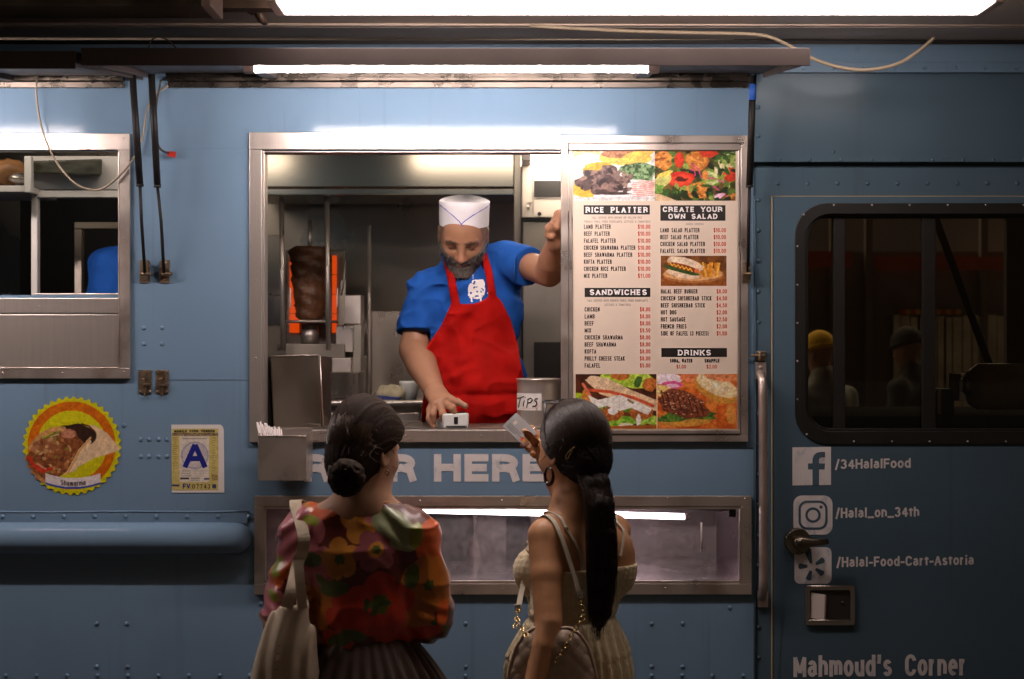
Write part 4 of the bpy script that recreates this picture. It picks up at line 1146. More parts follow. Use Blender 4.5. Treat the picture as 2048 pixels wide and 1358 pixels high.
text(t, 'Shawarma', 122, 172, 961, 971.5, -0.0030, w=.13, gap=.35, place=lambda a, b, yy: (WX(a), yy, WZ(b - 2.2 * ((a - 147) / 25) ** 2)))
t.build('lettering', 'print_dark', sg)

# ------------------------------------------------------------------ vendor permit
pm = thing('permit_notice', (WX(396), -0.001, WZ(984)), 'paper vendor permit with a big blue letter A', 'notice')
mb = MB(); mb.add([(WX(a), -0.0016, WZ(b)) for a, b in ((344, 985), (449, 985), (448, 860), (446, 853), (441, 849), (343, 849))], [tuple(range(6))]); mb.build('sheet', 'paper', pm)
p = Pic(344, 437, 857, 980, .75, (206, 184, 108))
p.put(np.ones(p.X.shape), (206, 186, 112), amp=.05); p.put(((p.Y > 866) & (p.Y < 872)).astype(float), (90, 76, 70), col2=(176, 150, 110), sc=1.6)
p.poly([(360, 873), (419, 873), (419, 964), (360, 964)], (222, 208, 192))
d_ = np.hypot(p.X - 390.5, p.Y - 911)
p.put((np.abs(d_ - 26) < 1.6).astype(float), (168, 160, 176)); p.put(((d_ < 24) & (d_ > 13)).astype(float) * .7, (212, 198, 190), col2=(180, 170, 180), sc=3)
for k in range(14):
    p.line([(346 + (k % 3), 876 + 4.2 * k), (356 - (k % 4), 876 + 4.2 * k)], 1.3, (150, 124, 60)); p.line([(425 + k % 2, 876 + 5 * k), (431 - k % 3, 876 + 5 * k)], 1.2, (150, 126, 70))
for y_ in (942, 947, 952): p.line([(365, y_), (383 - (y_ % 4), y_)], 1.3, (150, 140, 130)); p.line([(386, y_), (414, y_)], .7, (190, 180, 170))
p.poly([(361, 955), (379, 955), (379, 959), (361, 959)], (70, 60, 56)); p.line([(383, 957), (400, 957)], 3, (170, 160, 150)); p.line([(383, 961), (400, 961)], 2, (180, 170, 160)); p.line([(410, 958), (418, 958)], 3, (40, 40, 110)); p.line([(366, 877.5), (414, 877.5)], 1.4, (150, 130, 110))
p.poly([(424, 948), (436, 950), (436, 960), (424, 962)], (160, 136, 80), amp=.3, sc=2); p.line([(346, 971), (358, 971)], 3.4, (44, 44, 104)); p.poly([(425, 969), (433, 969), (433, 977), (425, 977)], (60, 60, 90), amp=.5, sc=1.5)
p.build('form', -0.0022, pm, grain=.1)
t = MB()
text(t, 'MOBILE FOOD VENDOR', 349, 430, 859.5, 864.6, -0.0027, w=.26, gap=.3); text(t, '07743', 385, 421, 968, 977, -0.0027, w=.15, gap=.8)
t.build('black_lettering', 'print_black', pm)
t = MB(); text(t, 'A', 367, 414, 884, 935, -0.0027, w=.20); text(t, 'FV', 366, 381, 967, 977.5, -0.0027, w=.2, gap=.3)
t.build('blue_lettering', mat('print_blue', (0.010, 0.014, 0.20), 0.5, var=.05), pm)

# ------------------------------------------------------------------ straw box and straws
sb = thing('straw_box', tuple(P(564, 960, .07)), 'steel box of paper straws hanging from the hatch sill', 'box')
a, b, c_, d_ = P(516, 961, .15), P(613, 960, .15), P(613, 872, .15), P(515, 872, .15)
x0, x1, z0, z1 = a.x, b.x, a.z, c_.z
mb = MB()
mb.box(x0, x1, -.152, -.150, z0, z1); mb.box(x0, x0 + .002, -.1498, -.020, z0, z1 + .006); mb.box(x1 - .002, x1, -.1498, -.020, z0, z1 + .006); mb.box(x0, x1, -.0198, -.0178, z0, z1 + .016); mb.box(x0 + .002, x1 - .002, -.1498, -.02, z0, z0 + .002)
mb.tube([(x0, -.152, z1), (x1, -.152, z1)], .0018, 6)
mb.build('body', 'steel', sb, .0008)
MB().box(x0 + .02, x1 + .02, -.0176, -.0124, WZ(880), WZ(861)).build('hook_plate', 'brushed_steel', sb, .0008)
first = None
for k in range(20):
    u = k % 10; v = k // 10
    bx, by = x0 + .008 + u * .006, -.13 + v * .045
    zt = z1 + .034 - .002 * u + rng.uniform(-.004, .006)
    tx = x0 - .010 + u * .0072 + rng.uniform(-.004, .004)
    if first is None:
        first = MB().tube([(0, 0, -.11), (0, 0, 0)], .0030, 10).build('straw', mat('straw_paper', (.66, .58, .56), .6, var=.12, vscale=60)); o = first
    else:
        o = first.copy(); COL.objects.link(o)
    o.location = (tx, by + .012, zt)
    dv = Vector((tx - bx - .012, .010, .13)).normalized()
    o.rotation_euler = dv.to_track_quat('Z', 'Y').to_euler()
    tag(o, 'white paper straw sticking up out of the steel box', 'straw', 'paper straws in the steel box')

# ------------------------------------------------------------------ things on the counter
CZ = WZ(858)
nd = thing('napkin_dispenser', tuple(P(590, 856, -.12)), 'dented steel napkin dispenser standing on the counter by the left jamb', 'dispenser')
D0 = -.07
mb = MB(); mb.hexa([P(547, 858, D0), P(643, 858, D0), P(664, 858, D0 - .12), P(556, 858, D0 - .12), P(540, 713, D0), P(638, 710, D0), P(662, 713, D0 - .12), P(548, 716, D0 - .12)])
nb = mb.build('body', 'interior_steel', nd, .004)
mb = MB(); mb.tube([P(540, 712.5, D0 + .002), P(638, 709.5, D0 + .002)], .0018, 6); mb.tube([P(640, 711, D0 + .002), P(647, 857, D0 + .002)], .0022, 6); mb.build('rolled_edge', 'steel', nd)
mb = MB(); mb.hexa([P(531, 858, D0 - .02), P(544, 858, D0 - .02), P(552, 858, D0 - .1), P(535, 858, D0 - .1), P(528, 712, D0 - .02), P(536, 712, D0 - .02), P(544, 716, D0 - .1), P(532, 716, D0 - .1)]); mb.build('gap_shade', 'black_metal', nd, .002)  # black slab standing in for the dark gap beside the dispenser

tc_ = P(1077, 858, -.13)
TR = SZ(43, -.13)
tin = thing('tip_can', (tc_.x, tc_.y, CZ), 'tall steel tin can with a handwritten tips label', 'can')
zt = WZ(757, -.13)
mb = MB()
prof = [(TR * .97, CZ + .001), (TR, CZ + .004)] + [(TR * (1 - .012 * (k % 2)), CZ + .02 + (zt - CZ - .04) * k / 22) for k in range(23)] + [(TR, zt - .006), (TR * 1.03, zt - .004), (TR * 1.03, zt), (TR * .98, zt), (TR * .96, zt - .01), (TR * .95, CZ + .01), (.001, CZ + .009)]
seg = 40
vs = [(tc_.x + r_ * math.cos(2 * math.pi * k / seg), tc_.y + r_ * math.sin(2 * math.pi * k / seg), z_) for r_, z_ in prof for k in range(seg)]
mb.add(vs, [(i * seg + k, i * seg + (k + 1) % seg, (i + 1) * seg + (k + 1) % seg, (i + 1) * seg + k) for i in range(len(prof) - 1) for k in range(seg)], True)
mb.build('can_body', 'brushed_steel', tin)
def can(px, py, lift):
    x = WX(px, -.13 + TR); x = (px - 1024) / F * (CAM_D + .13 - TR * .9)
    dx = max(-.999, min(.999, (x - tc_.x) / (TR + lift)))
    return Vector((x, tc_.y - (TR + lift) * math.sqrt(1 - dx * dx), CAM_Z + (679 - py) / F * (CAM_D + .13 - TR * .9)))
mb = MB()
xs_ = [1034 + (1083 - 1034) * k / 14 for k in range(15)]
vs = [can(x_, y_, .0012) for y_ in (821, 787) for x_ in xs_]
mb.add(vs, [(k, k + 1, k + 16, k + 15) for k in range(14)], True)
lb = mb.build('paper_label', 'paper', tin)
ink = MB()
for st in ([(1035, 798), (1041, 796), (1048, 793)], [(1041, 797), (1039, 806), (1037, 816)], [(1049, 801), (1047, 808), (1047, 813)], [(1050, 795), (1051, 796)], [(1056, 799), (1055, 807), (1053, 816)], [(1055, 799), (1062, 796), (1065, 800), (1061, 805), (1055, 806)], [(1076, 797), (1071, 797), (1069, 801), (1073, 804), (1074, 808), (1070, 812), (1065, 812)]):
    ink.tube([can(x_, y_, .0016) for x_, y_ in st], .0019, 6)
ink.build('handwriting', 'print_black', lb)
ink = MB(); ink.tube([can(x_, y_, .0016) for x_, y_ in ((1073, 817), (1070, 813), (1072, 811), (1074, 813), (1076, 811), (1077, 814), (1073, 818))], .0006, 5)
for x_ in (1040, 1045, 1050, 1055, 1059, 1063): ink.tube([can(x_, 818, .0016), can(x_ + 2, 815 + (x_ % 3), .0016)], .0006, 5)
ink.build('red_handwriting', 'print_red', lb)

tm = thing('card_terminal', tuple(P(906, 858, -.05)), 'white card payment terminal on the counter under the cook hand', 'card reader')
D1 = -.035
mb = MB(); mb.hexa([P(889, 858, D1), P(937, 858, D1), P(934, 858, D1 - .13), P(868, 858, D1 - .13), P(884, 827, D1), P(938, 825, D1), P(934, 838, D1 - .13), P(870, 840, D1 - .13)])
mb.build('casing', 'white_plastic', tm, .006)
mb = MB(); mb.box(WX(908, D1), WX(916, D1), -D1 - .0022, -D1 + .001, WZ(848, D1), WZ(834, D1)); mb.box(WX(892, D1), WX(933, D1), -D1 - .0016, -D1 + .001, WZ(853.5, D1), WZ(851.5, D1)); mb.build('card_slot', 'black_plastic', tm, .0008)
MB().hexa([P(893, 826, D1 - .03), P(932, 824.5, D1 - .03), P(930, 832, D1 - .11), P(885, 833, D1 - .11), P(893, 824, D1 - .03), P(932, 822.5, D1 - .03), P(930, 830, D1 - .11), P(885, 831, D1 - .11)]).build('keypad', 'black_plastic', tm, .001)
# ------------------------------------------------------------------ kitchen
def pbox(mb, x0, x1, y0, y1, d, depth, dback=None):
    """box whose front face spans photo columns x0..x1, rows y0..y1 at distance d, with a real depth"""
    return mb.box(WX(x0, d), WX(x1, d), -d, -d + depth, WZ(y1, d), WZ(y0, d))
mat('hood_steel', (0.60, 0.52, 0.42), 0.19, 1.0, var=0.06, vscale=3, bump=0.006, bscale=4)
mat('grey_panel', (0.20, 0.175, 0.15), 0.45, 0.3, var=0.10, vscale=4, dirt=((0.10, 0.08, 0.06), 7, .55, .75, .5))
mat('cream_panel', (0.46, 0.40, 0.34), 0.42, 0.1, var=0.06, vscale=5, dirt=((0.25, 0.18, 0.12), 9, .56, .75, .5))
mat('meat', (0.11, 0.042, 0.017), 0.42, var=0.45, vscale=22, vstretch=(1, 1, .4), bump=1.0, bscale=45)
mat('foil', (0.55, 0.5, 0.45), .3, .9, var=.3, vscale=25, bump=.6, bscale=40)
mat('brown_bag', (0.28, 0.13, 0.05), .5, var=.4, vscale=25, bump=.8, bscale=30)
mat('cloth_cream', (0.5, 0.42, 0.28), .8, var=.25, vscale=30, bump=.6, bscale=40)
mat('cloth_blue', (0.02, 0.035, 0.16), .8, var=.3, vscale=30)

hd = thing('extractor_hood', tuple(P(780, 390, -1.15)), 'wide steel extractor hood across the top of the hatch behind the cook', 'hood')
mb = MB(); pbox(mb, 470, 1028, 260, 374, -1.15, .7); mb.build('front_panel', 'hood_steel', hd, .003)
mb = MB(); pbox(mb, 470, 1028, 377, 390, -1.13, .03); mb.build('grease_rail', 'hood_steel', hd, .003)
post = tag((lambda mb: pbox(mb, 1028, 1043, 300, 860, -1.10, .04).build('corner_post', 'interior_steel', None, .003))(MB()), 'steel upright post between the hood and the cream machine', 'post')
im = thing('ice_machine', tuple(P(1090, 437, -1.05)), 'cream kitchen machine with a dark display by the menu, above the grey cabinet', 'machine')
mb = MB(); pbox(mb, 1043, 1200, 329, 436, -1.05, .6); mb.build('casing', 'cream_panel', im, .005)
mb = MB(); pbox(mb, 1068, 1130, 361, 394, -1.0475, .004); mb.build('display', 'black_plastic', im, .001)
mb = MB(); pbox(mb, 1066, 1068, 330, 435, -1.0470, .005); pbox(mb, 1068, 1140, 395, 397, -1.047, .005); mb.build('trim', 'steel', im)
mb = MB(); mb.cyl(P(1059, 408, -1.045), P(1059, 408, -1.02), .008, 12); mb.cyl(P(1057, 418, -1.045), P(1056, 412, -1.01), .004, 8); mb.build('tap', 'steel', im)
mb = MB(); mb.cyl(P(1079, 428, -1.045), P(1079, 428, -1.035), .008, 14); mb.build('knob', 'black_plastic', im)
cb = thing('kitchen_cabinet', tuple(P(1090, 860, -1.05)), 'tall grey cabinet door behind the cook, right of the post', 'cabinet')
mb = MB(); pbox(mb, 1045, 1210, 443, 980, -1.06, .6); mb.build('door', 'grey_panel', cb, .004)
mb = MB(); pbox(mb, 1068, 1072, 684, 830, -1.0575, .004); pbox(mb, 1072, 1130, 684, 688, -1.0575, .004); pbox(mb, 1072, 1130, 688, 830, -1.0585, .003); mb.build('opening_frame', 'black_plastic', cb)
mb = MB(); pbox(mb, 1043, 1045, 437, 980, -1.055, .01); pbox(mb, 1043, 1210, 437, 441, -1.055, .01); mb.build('gap_trim', 'black_metal', cb)

# shawarma grill: glowing burner wall, turning meat, posts
sh = thing('shawarma_grill', tuple(P(630, 800, -1.35)), 'upright shawarma grill with glowing orange burners behind a cone of meat', 'grill')
mb = MB(); pbox(mb, 572, 690, 500, 690, -1.52, .04); mb.build('burner_wall', 'dark_steel', sh, .004)
for a, b in ((579, 598), (664, 673)):
    for k in range(4):
        mb = MB(); pbox(mb, a, b, 511 + 39 * k, 548.5 + 39 * k, -1.505, .012); mb.build('burner', 'burner_lit', sh, .002)
MB().tube([P(620, 440, -1.40), P(620, 520, -1.40)], .009, 10).build('spit', 'steel', sh)
mb = MB()
n, seg = 26, 28
c0 = P(620, 0, -1.40)
vs = []
for i in range(n + 1):
    f = i / n
    z = WZ(494 + f * (639 - 494), -1.40)
    r = SZ(40 - 14 * f ** 1.4, -1.40) * (1 if 0 < i < n else .85)
    for k in range(seg):
        a = 2 * math.pi * k / seg
        rr_ = r * (1 + .10 * math.sin(i * 2.3 + a * 2) * math.sin(a * 5 + i) + rng.uniform(-.08, .08))
        vs.append((c0.x + rr_ * math.cos(a), -(-1.40) + rr_ * math.sin(a), z))
mb.add(vs, [(i * seg + (k + 1) % seg, i * seg + k, (i + 1) * seg + k, (i + 1) * seg + (k + 1) % seg) for i in range(n) for k in range(seg)], True)
mb.add([vs[k] for k in range(seg)], [tuple(range(seg))]); mb.add([vs[n * seg + k] for k in range(seg)], [tuple(reversed(range(seg)))])
mb.build('meat_cone', 'meat', sh)
mb = MB(); mb.tube([P(620, 641, -1.40), P(620, 646, -1.40)], .12, 28); mb.tube([P(620, 650, -1.40), P(620, 690, -1.40)], .035, 16); mb.tube([P(620, 690, -1.4), P(620, 700, -1.4)], .13, 28); mb.build('turntable', 'steel', sh)
mb = MB()
for x in (566, 657): mb.tube([P(x - 3, 394, -1.2), P(x, 700, -1.2)], .0095, 10)
mb.build('upright', 'steel', sh)
mb = MB()
for x in (578, 672):
    mb.tube([P(x, 575, -1.3), P(x + 3, 578, -1.3), P(x + 3, 614, -1.3), P(x, 616, -1.3)], .003, 6)
mb.build('guard_handle', 'steel', sh)
mb = MB(); pbox(mb, 515, 564, 470, 590, -1.5, .03); pbox(mb, 515, 566, 592, 652, -1.48, .03); mb.build('side_shield', 'interior_steel', sh, .003)
mb = MB(); pbox(mb, 571, 690, 688, 716, -1.25, .3); mb.build('base', 'dark_steel', sh, .004)

kb = thing('spice_rack', tuple(P(700, 800, -1.28)), 'stack of small steel boxes beside the shawarma grill', 'rack')
for a, b, c_, d_, dd, m in ((686, 722, 590, 648, -1.30, 'steel'), (672, 706, 652, 704, -1.26, 'steel'), (706, 722, 590, 744, -1.31, 'cream_panel'), (664, 702, 716, 744, -1.22, 'steel'), (662, 718, 744, 798, -1.18, 'interior_steel')):
    mb = MB(); pbox(mb, a, b, c_, d_, dd, .12); mb.build('box', m, kb, .003)
mb = MB(); mb.tube([P(691, 508, -1.25), P(688, 560, -1.25), P(683, 590, -1.25)], .004, 8); mb.hexa([P(676, 650, -1.25), P(688, 650, -1.25), P(688, 650, -1.27), P(676, 650, -1.27), P(682, 560, -1.25), P(692, 560, -1.25), P(692, 560, -1.27), P(682, 560, -1.27)])
kn = mb.build('carving_knife', 'dark_steel'); tag(kn, 'long carving knife hanging in front of the steel boxes', 'knife')
sp = thing('steel_screen', tuple(P(735, 800, -1.35)), 'upright steel screen standing behind the cook at elbow height', 'screen')
mb = MB(); pbox(mb, 742, 960, 622, 800, -1.6, .02); mb.build('sheet', 'interior_steel', sp, .003)
mb = MB(); pbox(mb, 722, 733, 712, 800, -1.3, .02); pbox(mb, 735, 742, 450, 800, -1.5, .02); mb.build('upright', 'interior_steel', sp, .003)
bc = thing('back_counter', tuple(P(700, 900, -1.2)), 'steel work counter with a round front rail along the back', 'counter')
mb = MB(); pbox(mb, 470, 1030, 806, 1100, -1.18, .75); mb.build('cabinet', 'interior_steel', bc, .004)
mb = MB(); mb.tube([P(480, 806, -1.13), P(1030, 806, -1.13)], .012, 12); mb.build('rail', 'steel', bc)
for a, b in ((660, 745), (748, 838), (842, 940)):
    mb = MB(); pbox(mb, a, b, 826, 846, -1.176, .004); pbox(mb, a, b, 849, 890, -1.176, .004); mb.build('drawer', 'steel', bc, .002)
# things on the back counter
import bpy as _b
tb = thing('plastic_tub', tuple(P(818, 800, -1.25)), 'white plastic tub on the back counter left of the cook elbow', 'tub')
MB().tube([P(818, 800, -1.3), P(818, 770, -1.3), P(818, 766, -1.3), P(818, 762, -1.3)], [.030, .036, .039, .039], 24).build('body', 'white_plastic', tb)
def lump(name, c, rad, m, seed, label, cat):
    n, sg = 12, 20
    vs = []
    for i in range(n + 1):
        th = math.pi * i / n
        for k in range(sg):
            a = 2 * math.pi * k / sg
            r_ = 1 + .25 * (vnoise3(np.array([2 * math.cos(a) + seed]), np.array([2 * math.sin(a)]), np.array([th * 1.7]), seed)[0] - .5) * 2
            vs.append((c.x + rad[0] * r_ * math.sin(th) * math.cos(a), c.y + rad[1] * r_ * math.sin(th) * math.sin(a), c.z + rad[2] * r_ * math.cos(th)))
    mb = MB().add(vs, [(i * sg + k, (i + 1) * sg + k, (i + 1) * sg + (k + 1) % sg, i * sg + (k + 1) % sg) for i in range(n) for k in range(sg)], True)
    return tag(mb.build(name, m), label, cat)
lump('folded_cloth', P(782, 788, -1.28), (.06, .04, .035), 'cloth_cream', 3, 'crumpled cream cloth on the back counter near the white tub', 'cloth')
lump('folded_cloth', P(758, 798, -1.24), (.08, .04, .012), 'cloth_blue', 5, 'flat dark blue cloth on the back counter', 'cloth')

# what shows through the side window
ws = thing('wall_shelf', tuple(P(90, 395, -.55)), 'white shelf unit seen through the left side window', 'shelf')
mb = MB(); pbox(mb, -420, 58, 371, 384, -.5, .3); mb.build('shelf_board', 'white_paint', ws, .003)
mb = MB(); pbox(mb, 48, 62, 312, 385, -.48, .03); mb.build('bracket', 'white_paint', ws, .003)
mb = MB(); pbox(mb, 62, 262, 312, 379, -.62, .02); mb.build('back_panel', 'white_paint', ws, .003)
mr = thing('framed_hatch', tuple(P(160, 600, -.62)), 'white framed opening showing a blue shirted worker', 'hatch')
mb = MB(); pbox(mb, 62, 262, 381, 395, -.60, .03); pbox(mb, 62, 75, 395, 640, -.60, .03); mb.build('frame', 'white_paint', mr, .003)
mb = MB(); pbox(mb, 148, 262, 444, 458, -1.15, .03); pbox(mb, 148, 164, 458, 640, -1.15, .03); mb.build('inner_frame', 'interior_steel', mr, .003)
mb = MB(); pbox(mb, 166, 262, 458, 640, -1.55, .03); pbox(mb, 40, 300, 380, 700, -1.72, .03); mb.build('shade_backing', 'black_metal', mr, .003)  # black sheets added to darken the view into the opening
lump('paper_bag', P(12, 345, -.6), (.075, .06, .042), 'brown_bag', 11, 'brown wrapped bundle at the left end of the white shelf', 'bag')
lump('paper_bag', P(38, 358, -.56), (.03, .04, .02), 'foil', 12, 'small crinkled clear bag beside the brown bundle', 'bag')
mb = MB(); mb.hexa([P(54, 346, -.54), P(203, 351, -.54), P(203, 350, -.62), P(54, 346, -.62), P(56, 322, -.54), P(205, 318, -.54), P(203, 318, -.62), P(56, 322, -.62)])
tag(mb.build('wrapped_package', mat('dark_wrap', (0.05, 0.045, 0.03), .2, var=.6, vscale=18, vstretch=(1, 1, 3), bump=.8, bscale=25), None, .006), 'flat dark plastic wrapped package under the window top', 'package')

# ------------------------------------------------------------------ cab and the far side of the street
rl = thing('wrapped_roll', tuple(P(2000, 820, -.35)), 'fat roll in clear wrap on the cab dashboard', 'roll')
mb = MB(); mb.tube([P(1936, 770, -.14), P(1946, 770, -.14), P(1956, 773, -.14), P(2040, 773, -.15), P(2160, 773, -.17)], [.045, .066, .074, .074, .074], 20); mb.build('wrap', mat('wrap_cream', (.66, .60, .42), .25, var=.2, vscale=14, bump=.5, bscale=22, coat=.5), rl)
mb = MB(); mb.tube([P(1922, 770, -.14), P(1936, 770, -.14)], [.02, .036], 10); mb.build('twisted_end', 'foil', rl)
bx = thing('carton', tuple(P(1915, 800, -.42)), 'white carton with dark side leaning beside the wrapped roll', 'carton')
mb = MB(); mb.hexa([P(1896, 800, -.24), P(1918, 802, -.22), P(1940, 802, -.4), P(1920, 800, -.4), P(1898, 746, -.24), P(1922, 748, -.22), P(1945, 748, -.4), P(1920, 746, -.4)]); mb.build('body', 'white_paint', bx, .002)
bk = thing('black_case', tuple(P(1892, 830, -.3)), 'small black case with a silver edge standing on the dashboard', 'case')
mb = MB(); pbox(mb, 1873, 1909, 778, 832, -.12, .06); mb.build('body', 'black_plastic', bk, .003)
mb = MB(); pbox(mb, 1875, 1882, 779, 829, -.117, .004); mb.build('edge', 'steel', bk)
mb = MB(); pbox(mb, 1590, 2300, 833, 1100, -.06, .66); mb.build('dashboard', mat('dash_black', (.012, .011, .010), .95, spec=.1), truck, .004)
mb = MB(); mb.tube([P(1872, 440, -.9), P(1990, 760, -.75)], .014, 10); mb.build('cab_strut', 'black_metal', truck)
# pavement opposite: a fence of pale slats with warning stripes
fn = thing('site_fence', (2.2, 5.6, 0.0), 'pale slatted site fence with orange bands seen through the cab window', 'fence')
D2 = -5.6
sl = MB()
for k in range(30):
    x = WX(1785 + k * 17.5 + rng.uniform(-3, 3), D2)
    sl.box(x, x + .05 + rng.uniform(0, .02), 5.6, 5.63, .2, WZ(632 + rng.uniform(-3, 3), D2))
sl.build('slat', mat('fence_pale', (.75, .76, .62), .6, var=.35, vscale=6), fn)
mb = MB()
for a, b, c_, d_ in ((1540, 1700, 503, 534), (1750, 2100, 515, 540)): mb.box(WX(a, D2), WX(b, D2), 5.55, 5.57, WZ(d_, D2), WZ(c_, D2))
mb.build('orange_band', mat('band_orange', (.5, .09, .02), .6, var=.4, vscale=4), fn)
mb = MB()
for k in range(6): mb.box(WX(1798 + 20 * k, D2), WX(1808 + 20 * k, D2), 5.56, 5.58, WZ(629, D2), WZ(619, D2))
mb.build('red_stripe', mat('stripe_red', (.55, .05, .02), .6, var=.2), fn)
mb = MB()
for k in range(6): mb.box(WX(1808 + 20 * k, D2), WX(1818 + 20 * k, D2), 5.56, 5.58, WZ(629, D2), WZ(619, D2))
mb.build('yellow_stripe', mat('stripe_yellow', (.6, .42, .03), .6, var=.2), fn)
mb = MB(); mb.box(WX(1500, D2), WX(2140, D2), 5.64, 5.70, WZ(632, D2), WZ(619, D2)); mb.box(WX(1500, D2), WX(2140, D2), 5.66, 5.70, 0, 2.4)
for x in (1660, 1730, 1960): mb.box(WX(x, D2), WX(x + 14, D2), 5.58, 5.63, 0, 2.9)
mb.build('frame', 'grey_panel', fn)
# ------------------------------------------------------------------ sculpting: a distance field meshed with surface nets
def V3(*a): return np.array(a[0] if len(a) == 1 else a, float)

class Sculpt:
    def __init__(s, lo, hi, h):
        s.h = h
        s.lo = V3(lo)
        n = np.ceil((V3(hi) - s.lo) / h).astype(int) + 1
        s.ax = [s.lo[i] + np.arange(n[i]) * h for i in range(3)]
        s.Fd = np.full(tuple(n), 0.3, np.float32)
    def region(s, lo, hi):
        sl = []
        for i in range(3):
            a = max(0, int(np.floor((lo[i] - s.lo[i]) / s.h))); b = min(s.Fd.shape[i], int(np.ceil((hi[i] - s.lo[i]) / s.h)) + 1)
            if b <= a: return None, None
            sl.append(slice(a, b))
        X = s.ax[0][sl[0]][:, None, None]; Y = s.ax[1][sl[1]][None, :, None]; Z = s.ax[2][sl[2]][None, None, :]
        return tuple(sl), (X, Y, Z)
    def union(s, fn, lo, hi, k=0.02, sub=False):
        pad = k + 0.035
        sl, g = s.region(V3(lo) - pad, V3(hi) + pad)
        if sl is None: return s
        d = fn(*g).astype(np.float32)
        f = s.Fd[sl]
        if sub:
            d = -d
            hh = np.maximum(k - np.abs(f - d), 0) / max(k, 1e-6)
            s.Fd[sl] = np.maximum(f, d) + hh * hh * k * .25
        else:
            hh = np.maximum(k - np.abs(f - d), 0) / max(k, 1e-6)
            s.Fd[sl] = np.minimum(f, d) - hh * hh * k * .25
        return s
    def cap(s, a, b, ra, rb=None, k=0.02, sub=False):
        rb = ra if rb is None else rb
        a, b = V3(a), V3(b)
        ba = b - a; L = ba @ ba + 1e-12
        def fn(X, Y, Z):
            t = np.clip(((X - a[0]) * ba[0] + (Y - a[1]) * ba[1] + (Z - a[2]) * ba[2]) / L, 0, 1)
            return np.sqrt((X - a[0] - t * ba[0]) ** 2 + (Y - a[1] - t * ba[1]) ** 2 + (Z - a[2] - t * ba[2]) ** 2) - (ra + (rb - ra) * t)
        r = max(ra, rb)
        return s.union(fn, np.minimum(a, b) - r, np.maximum(a, b) + r, k, sub)
    def chain(s, pts, rs, k=0.015):
        for i in range(len(pts) - 1):
            s.cap(pts[i], pts[i + 1], rs[i], rs[i + 1], k)
        return s
    def ell(s, c, r, axes=None, k=0.02, sub=False):
        c, r = V3(c), V3(r)
        A = np.eye(3) if axes is None else np.array([V3(x) for x in axes])
        def fn(X, Y, Z):
            p = [((X - c[0]) * A[i, 0] + (Y - c[1]) * A[i, 1] + (Z - c[2]) * A[i, 2]) for i in range(3)]
            k0 = np.sqrt(sum((p[i] / r[i]) ** 2 for i in range(3))); k1 = np.sqrt(sum((p[i] / r[i] ** 2) ** 2 for i in range(3)))
            return k0 * (k0 - 1) / (k1 + 1e-9)
        m = max(r) if axes is not None else r
        return s.union(fn, c - m, c + m, k, sub)
    def fcap(s, a, b, wa, wb, ta, tb, side, k=0.02):
        """tapered bar with an oval section: half-width along 'side', half-thickness across"""
        a, b = V3(a), V3(b); ba = b - a; L = ba @ ba
        ax = ba / math.sqrt(L)
        sd = V3(side); sd = sd - ax * (sd @ ax); sd /= np.linalg.norm(sd); th = np.cross(ax, sd)
        def fn(X, Y, Z):
            dx, dy, dz = X - a[0], Y - a[1], Z - a[2]
            tt = (dx * ba[0] + dy * ba[1] + dz * ba[2]) / L
            t = np.clip(tt, 0, 1)
            ex, ey, ez = dx - t * ba[0], dy - t * ba[1], dz - t * ba[2]
            u = ex * sd[0] + ey * sd[1] + ez * sd[2]; v = ex * th[0] + ey * th[1] + ez * th[2]; w = ex * ax[0] + ey * ax[1] + ez * ax[2]
            W_ = wa + (wb - wa) * t; T_ = ta + (tb - ta) * t
            q = np.sqrt((u / W_) ** 2 + (v / T_) ** 2 + (w / np.minimum(W_, T_)) ** 2)
            return (q - 1) * np.minimum(W_, T_)
        m = max(wa, wb, ta, tb)
        return s.union(fn, np.minimum(a, b) - m, np.maximum(a, b) + m, k)
    def disp(s, fn):
        X, Y, Z = s.ax[0][:, None, None], s.ax[1][None, :, None], s.ax[2][None, None, :]
        s.Fd = s.Fd + fn(X, Y, Z).astype(np.float32)
        return s
    def inter(s, fn):
        X, Y, Z = s.ax[0][:, None, None], s.ax[1][None, :, None], s.ax[2][None, None, :]
        s.Fd = np.maximum(s.Fd, fn(X, Y, Z).astype(np.float32))
        return s
    def copy(s):
        import copy as _c
        q = _c.copy(s); q.Fd = s.Fd.copy(); return q
    def sample(s, Pn):
        q = (np.asarray(Pn) - s.lo) / s.h
        i = np.clip(np.floor(q).astype(int), 0, np.array(s.Fd.shape) - 2); f = np.clip(q - i, 0, 1)
        r = 0
        for a in (0, 1):
            for b in (0, 1):
                for c in (0, 1):
                    w = (f[:, 0] if a else 1 - f[:, 0]) * (f[:, 1] if b else 1 - f[:, 1]) * (f[:, 2] if c else 1 - f[:, 2])
                    r = r + w * s.Fd[i[:, 0] + a, i[:, 1] + b, i[:, 2] + c]
        return r
    def front_y(s, x, z):
        """nearest surface met when coming from the street side along +y"""
        ys = np.arange(s.ax[1][0], s.ax[1][-1], s.h * .5)
        Pn = np.array([(x, y, z) for y in ys])
        v = s.sample(Pn)
        i = np.argmax(v < 0)
        if v[i] >= 0: return None
        if i == 0: return ys[0]
        return ys[i - 1] + (ys[i] - ys[i - 1]) * v[i - 1] / (v[i - 1] - v[i])
    def snap(s, p, off=0.0):
        p = np.array(p, float)[None]
        for _ in range(8):
            d = s.sample(p)[0]
            g = np.array([s.sample(p + e)[0] - s.sample(p - e)[0] for e in np.eye(3) * s.h * 1.5])
            g /= np.linalg.norm(g) + 1e-9
            p = p - g * (d - off) * .8
        return Vector(p[0])
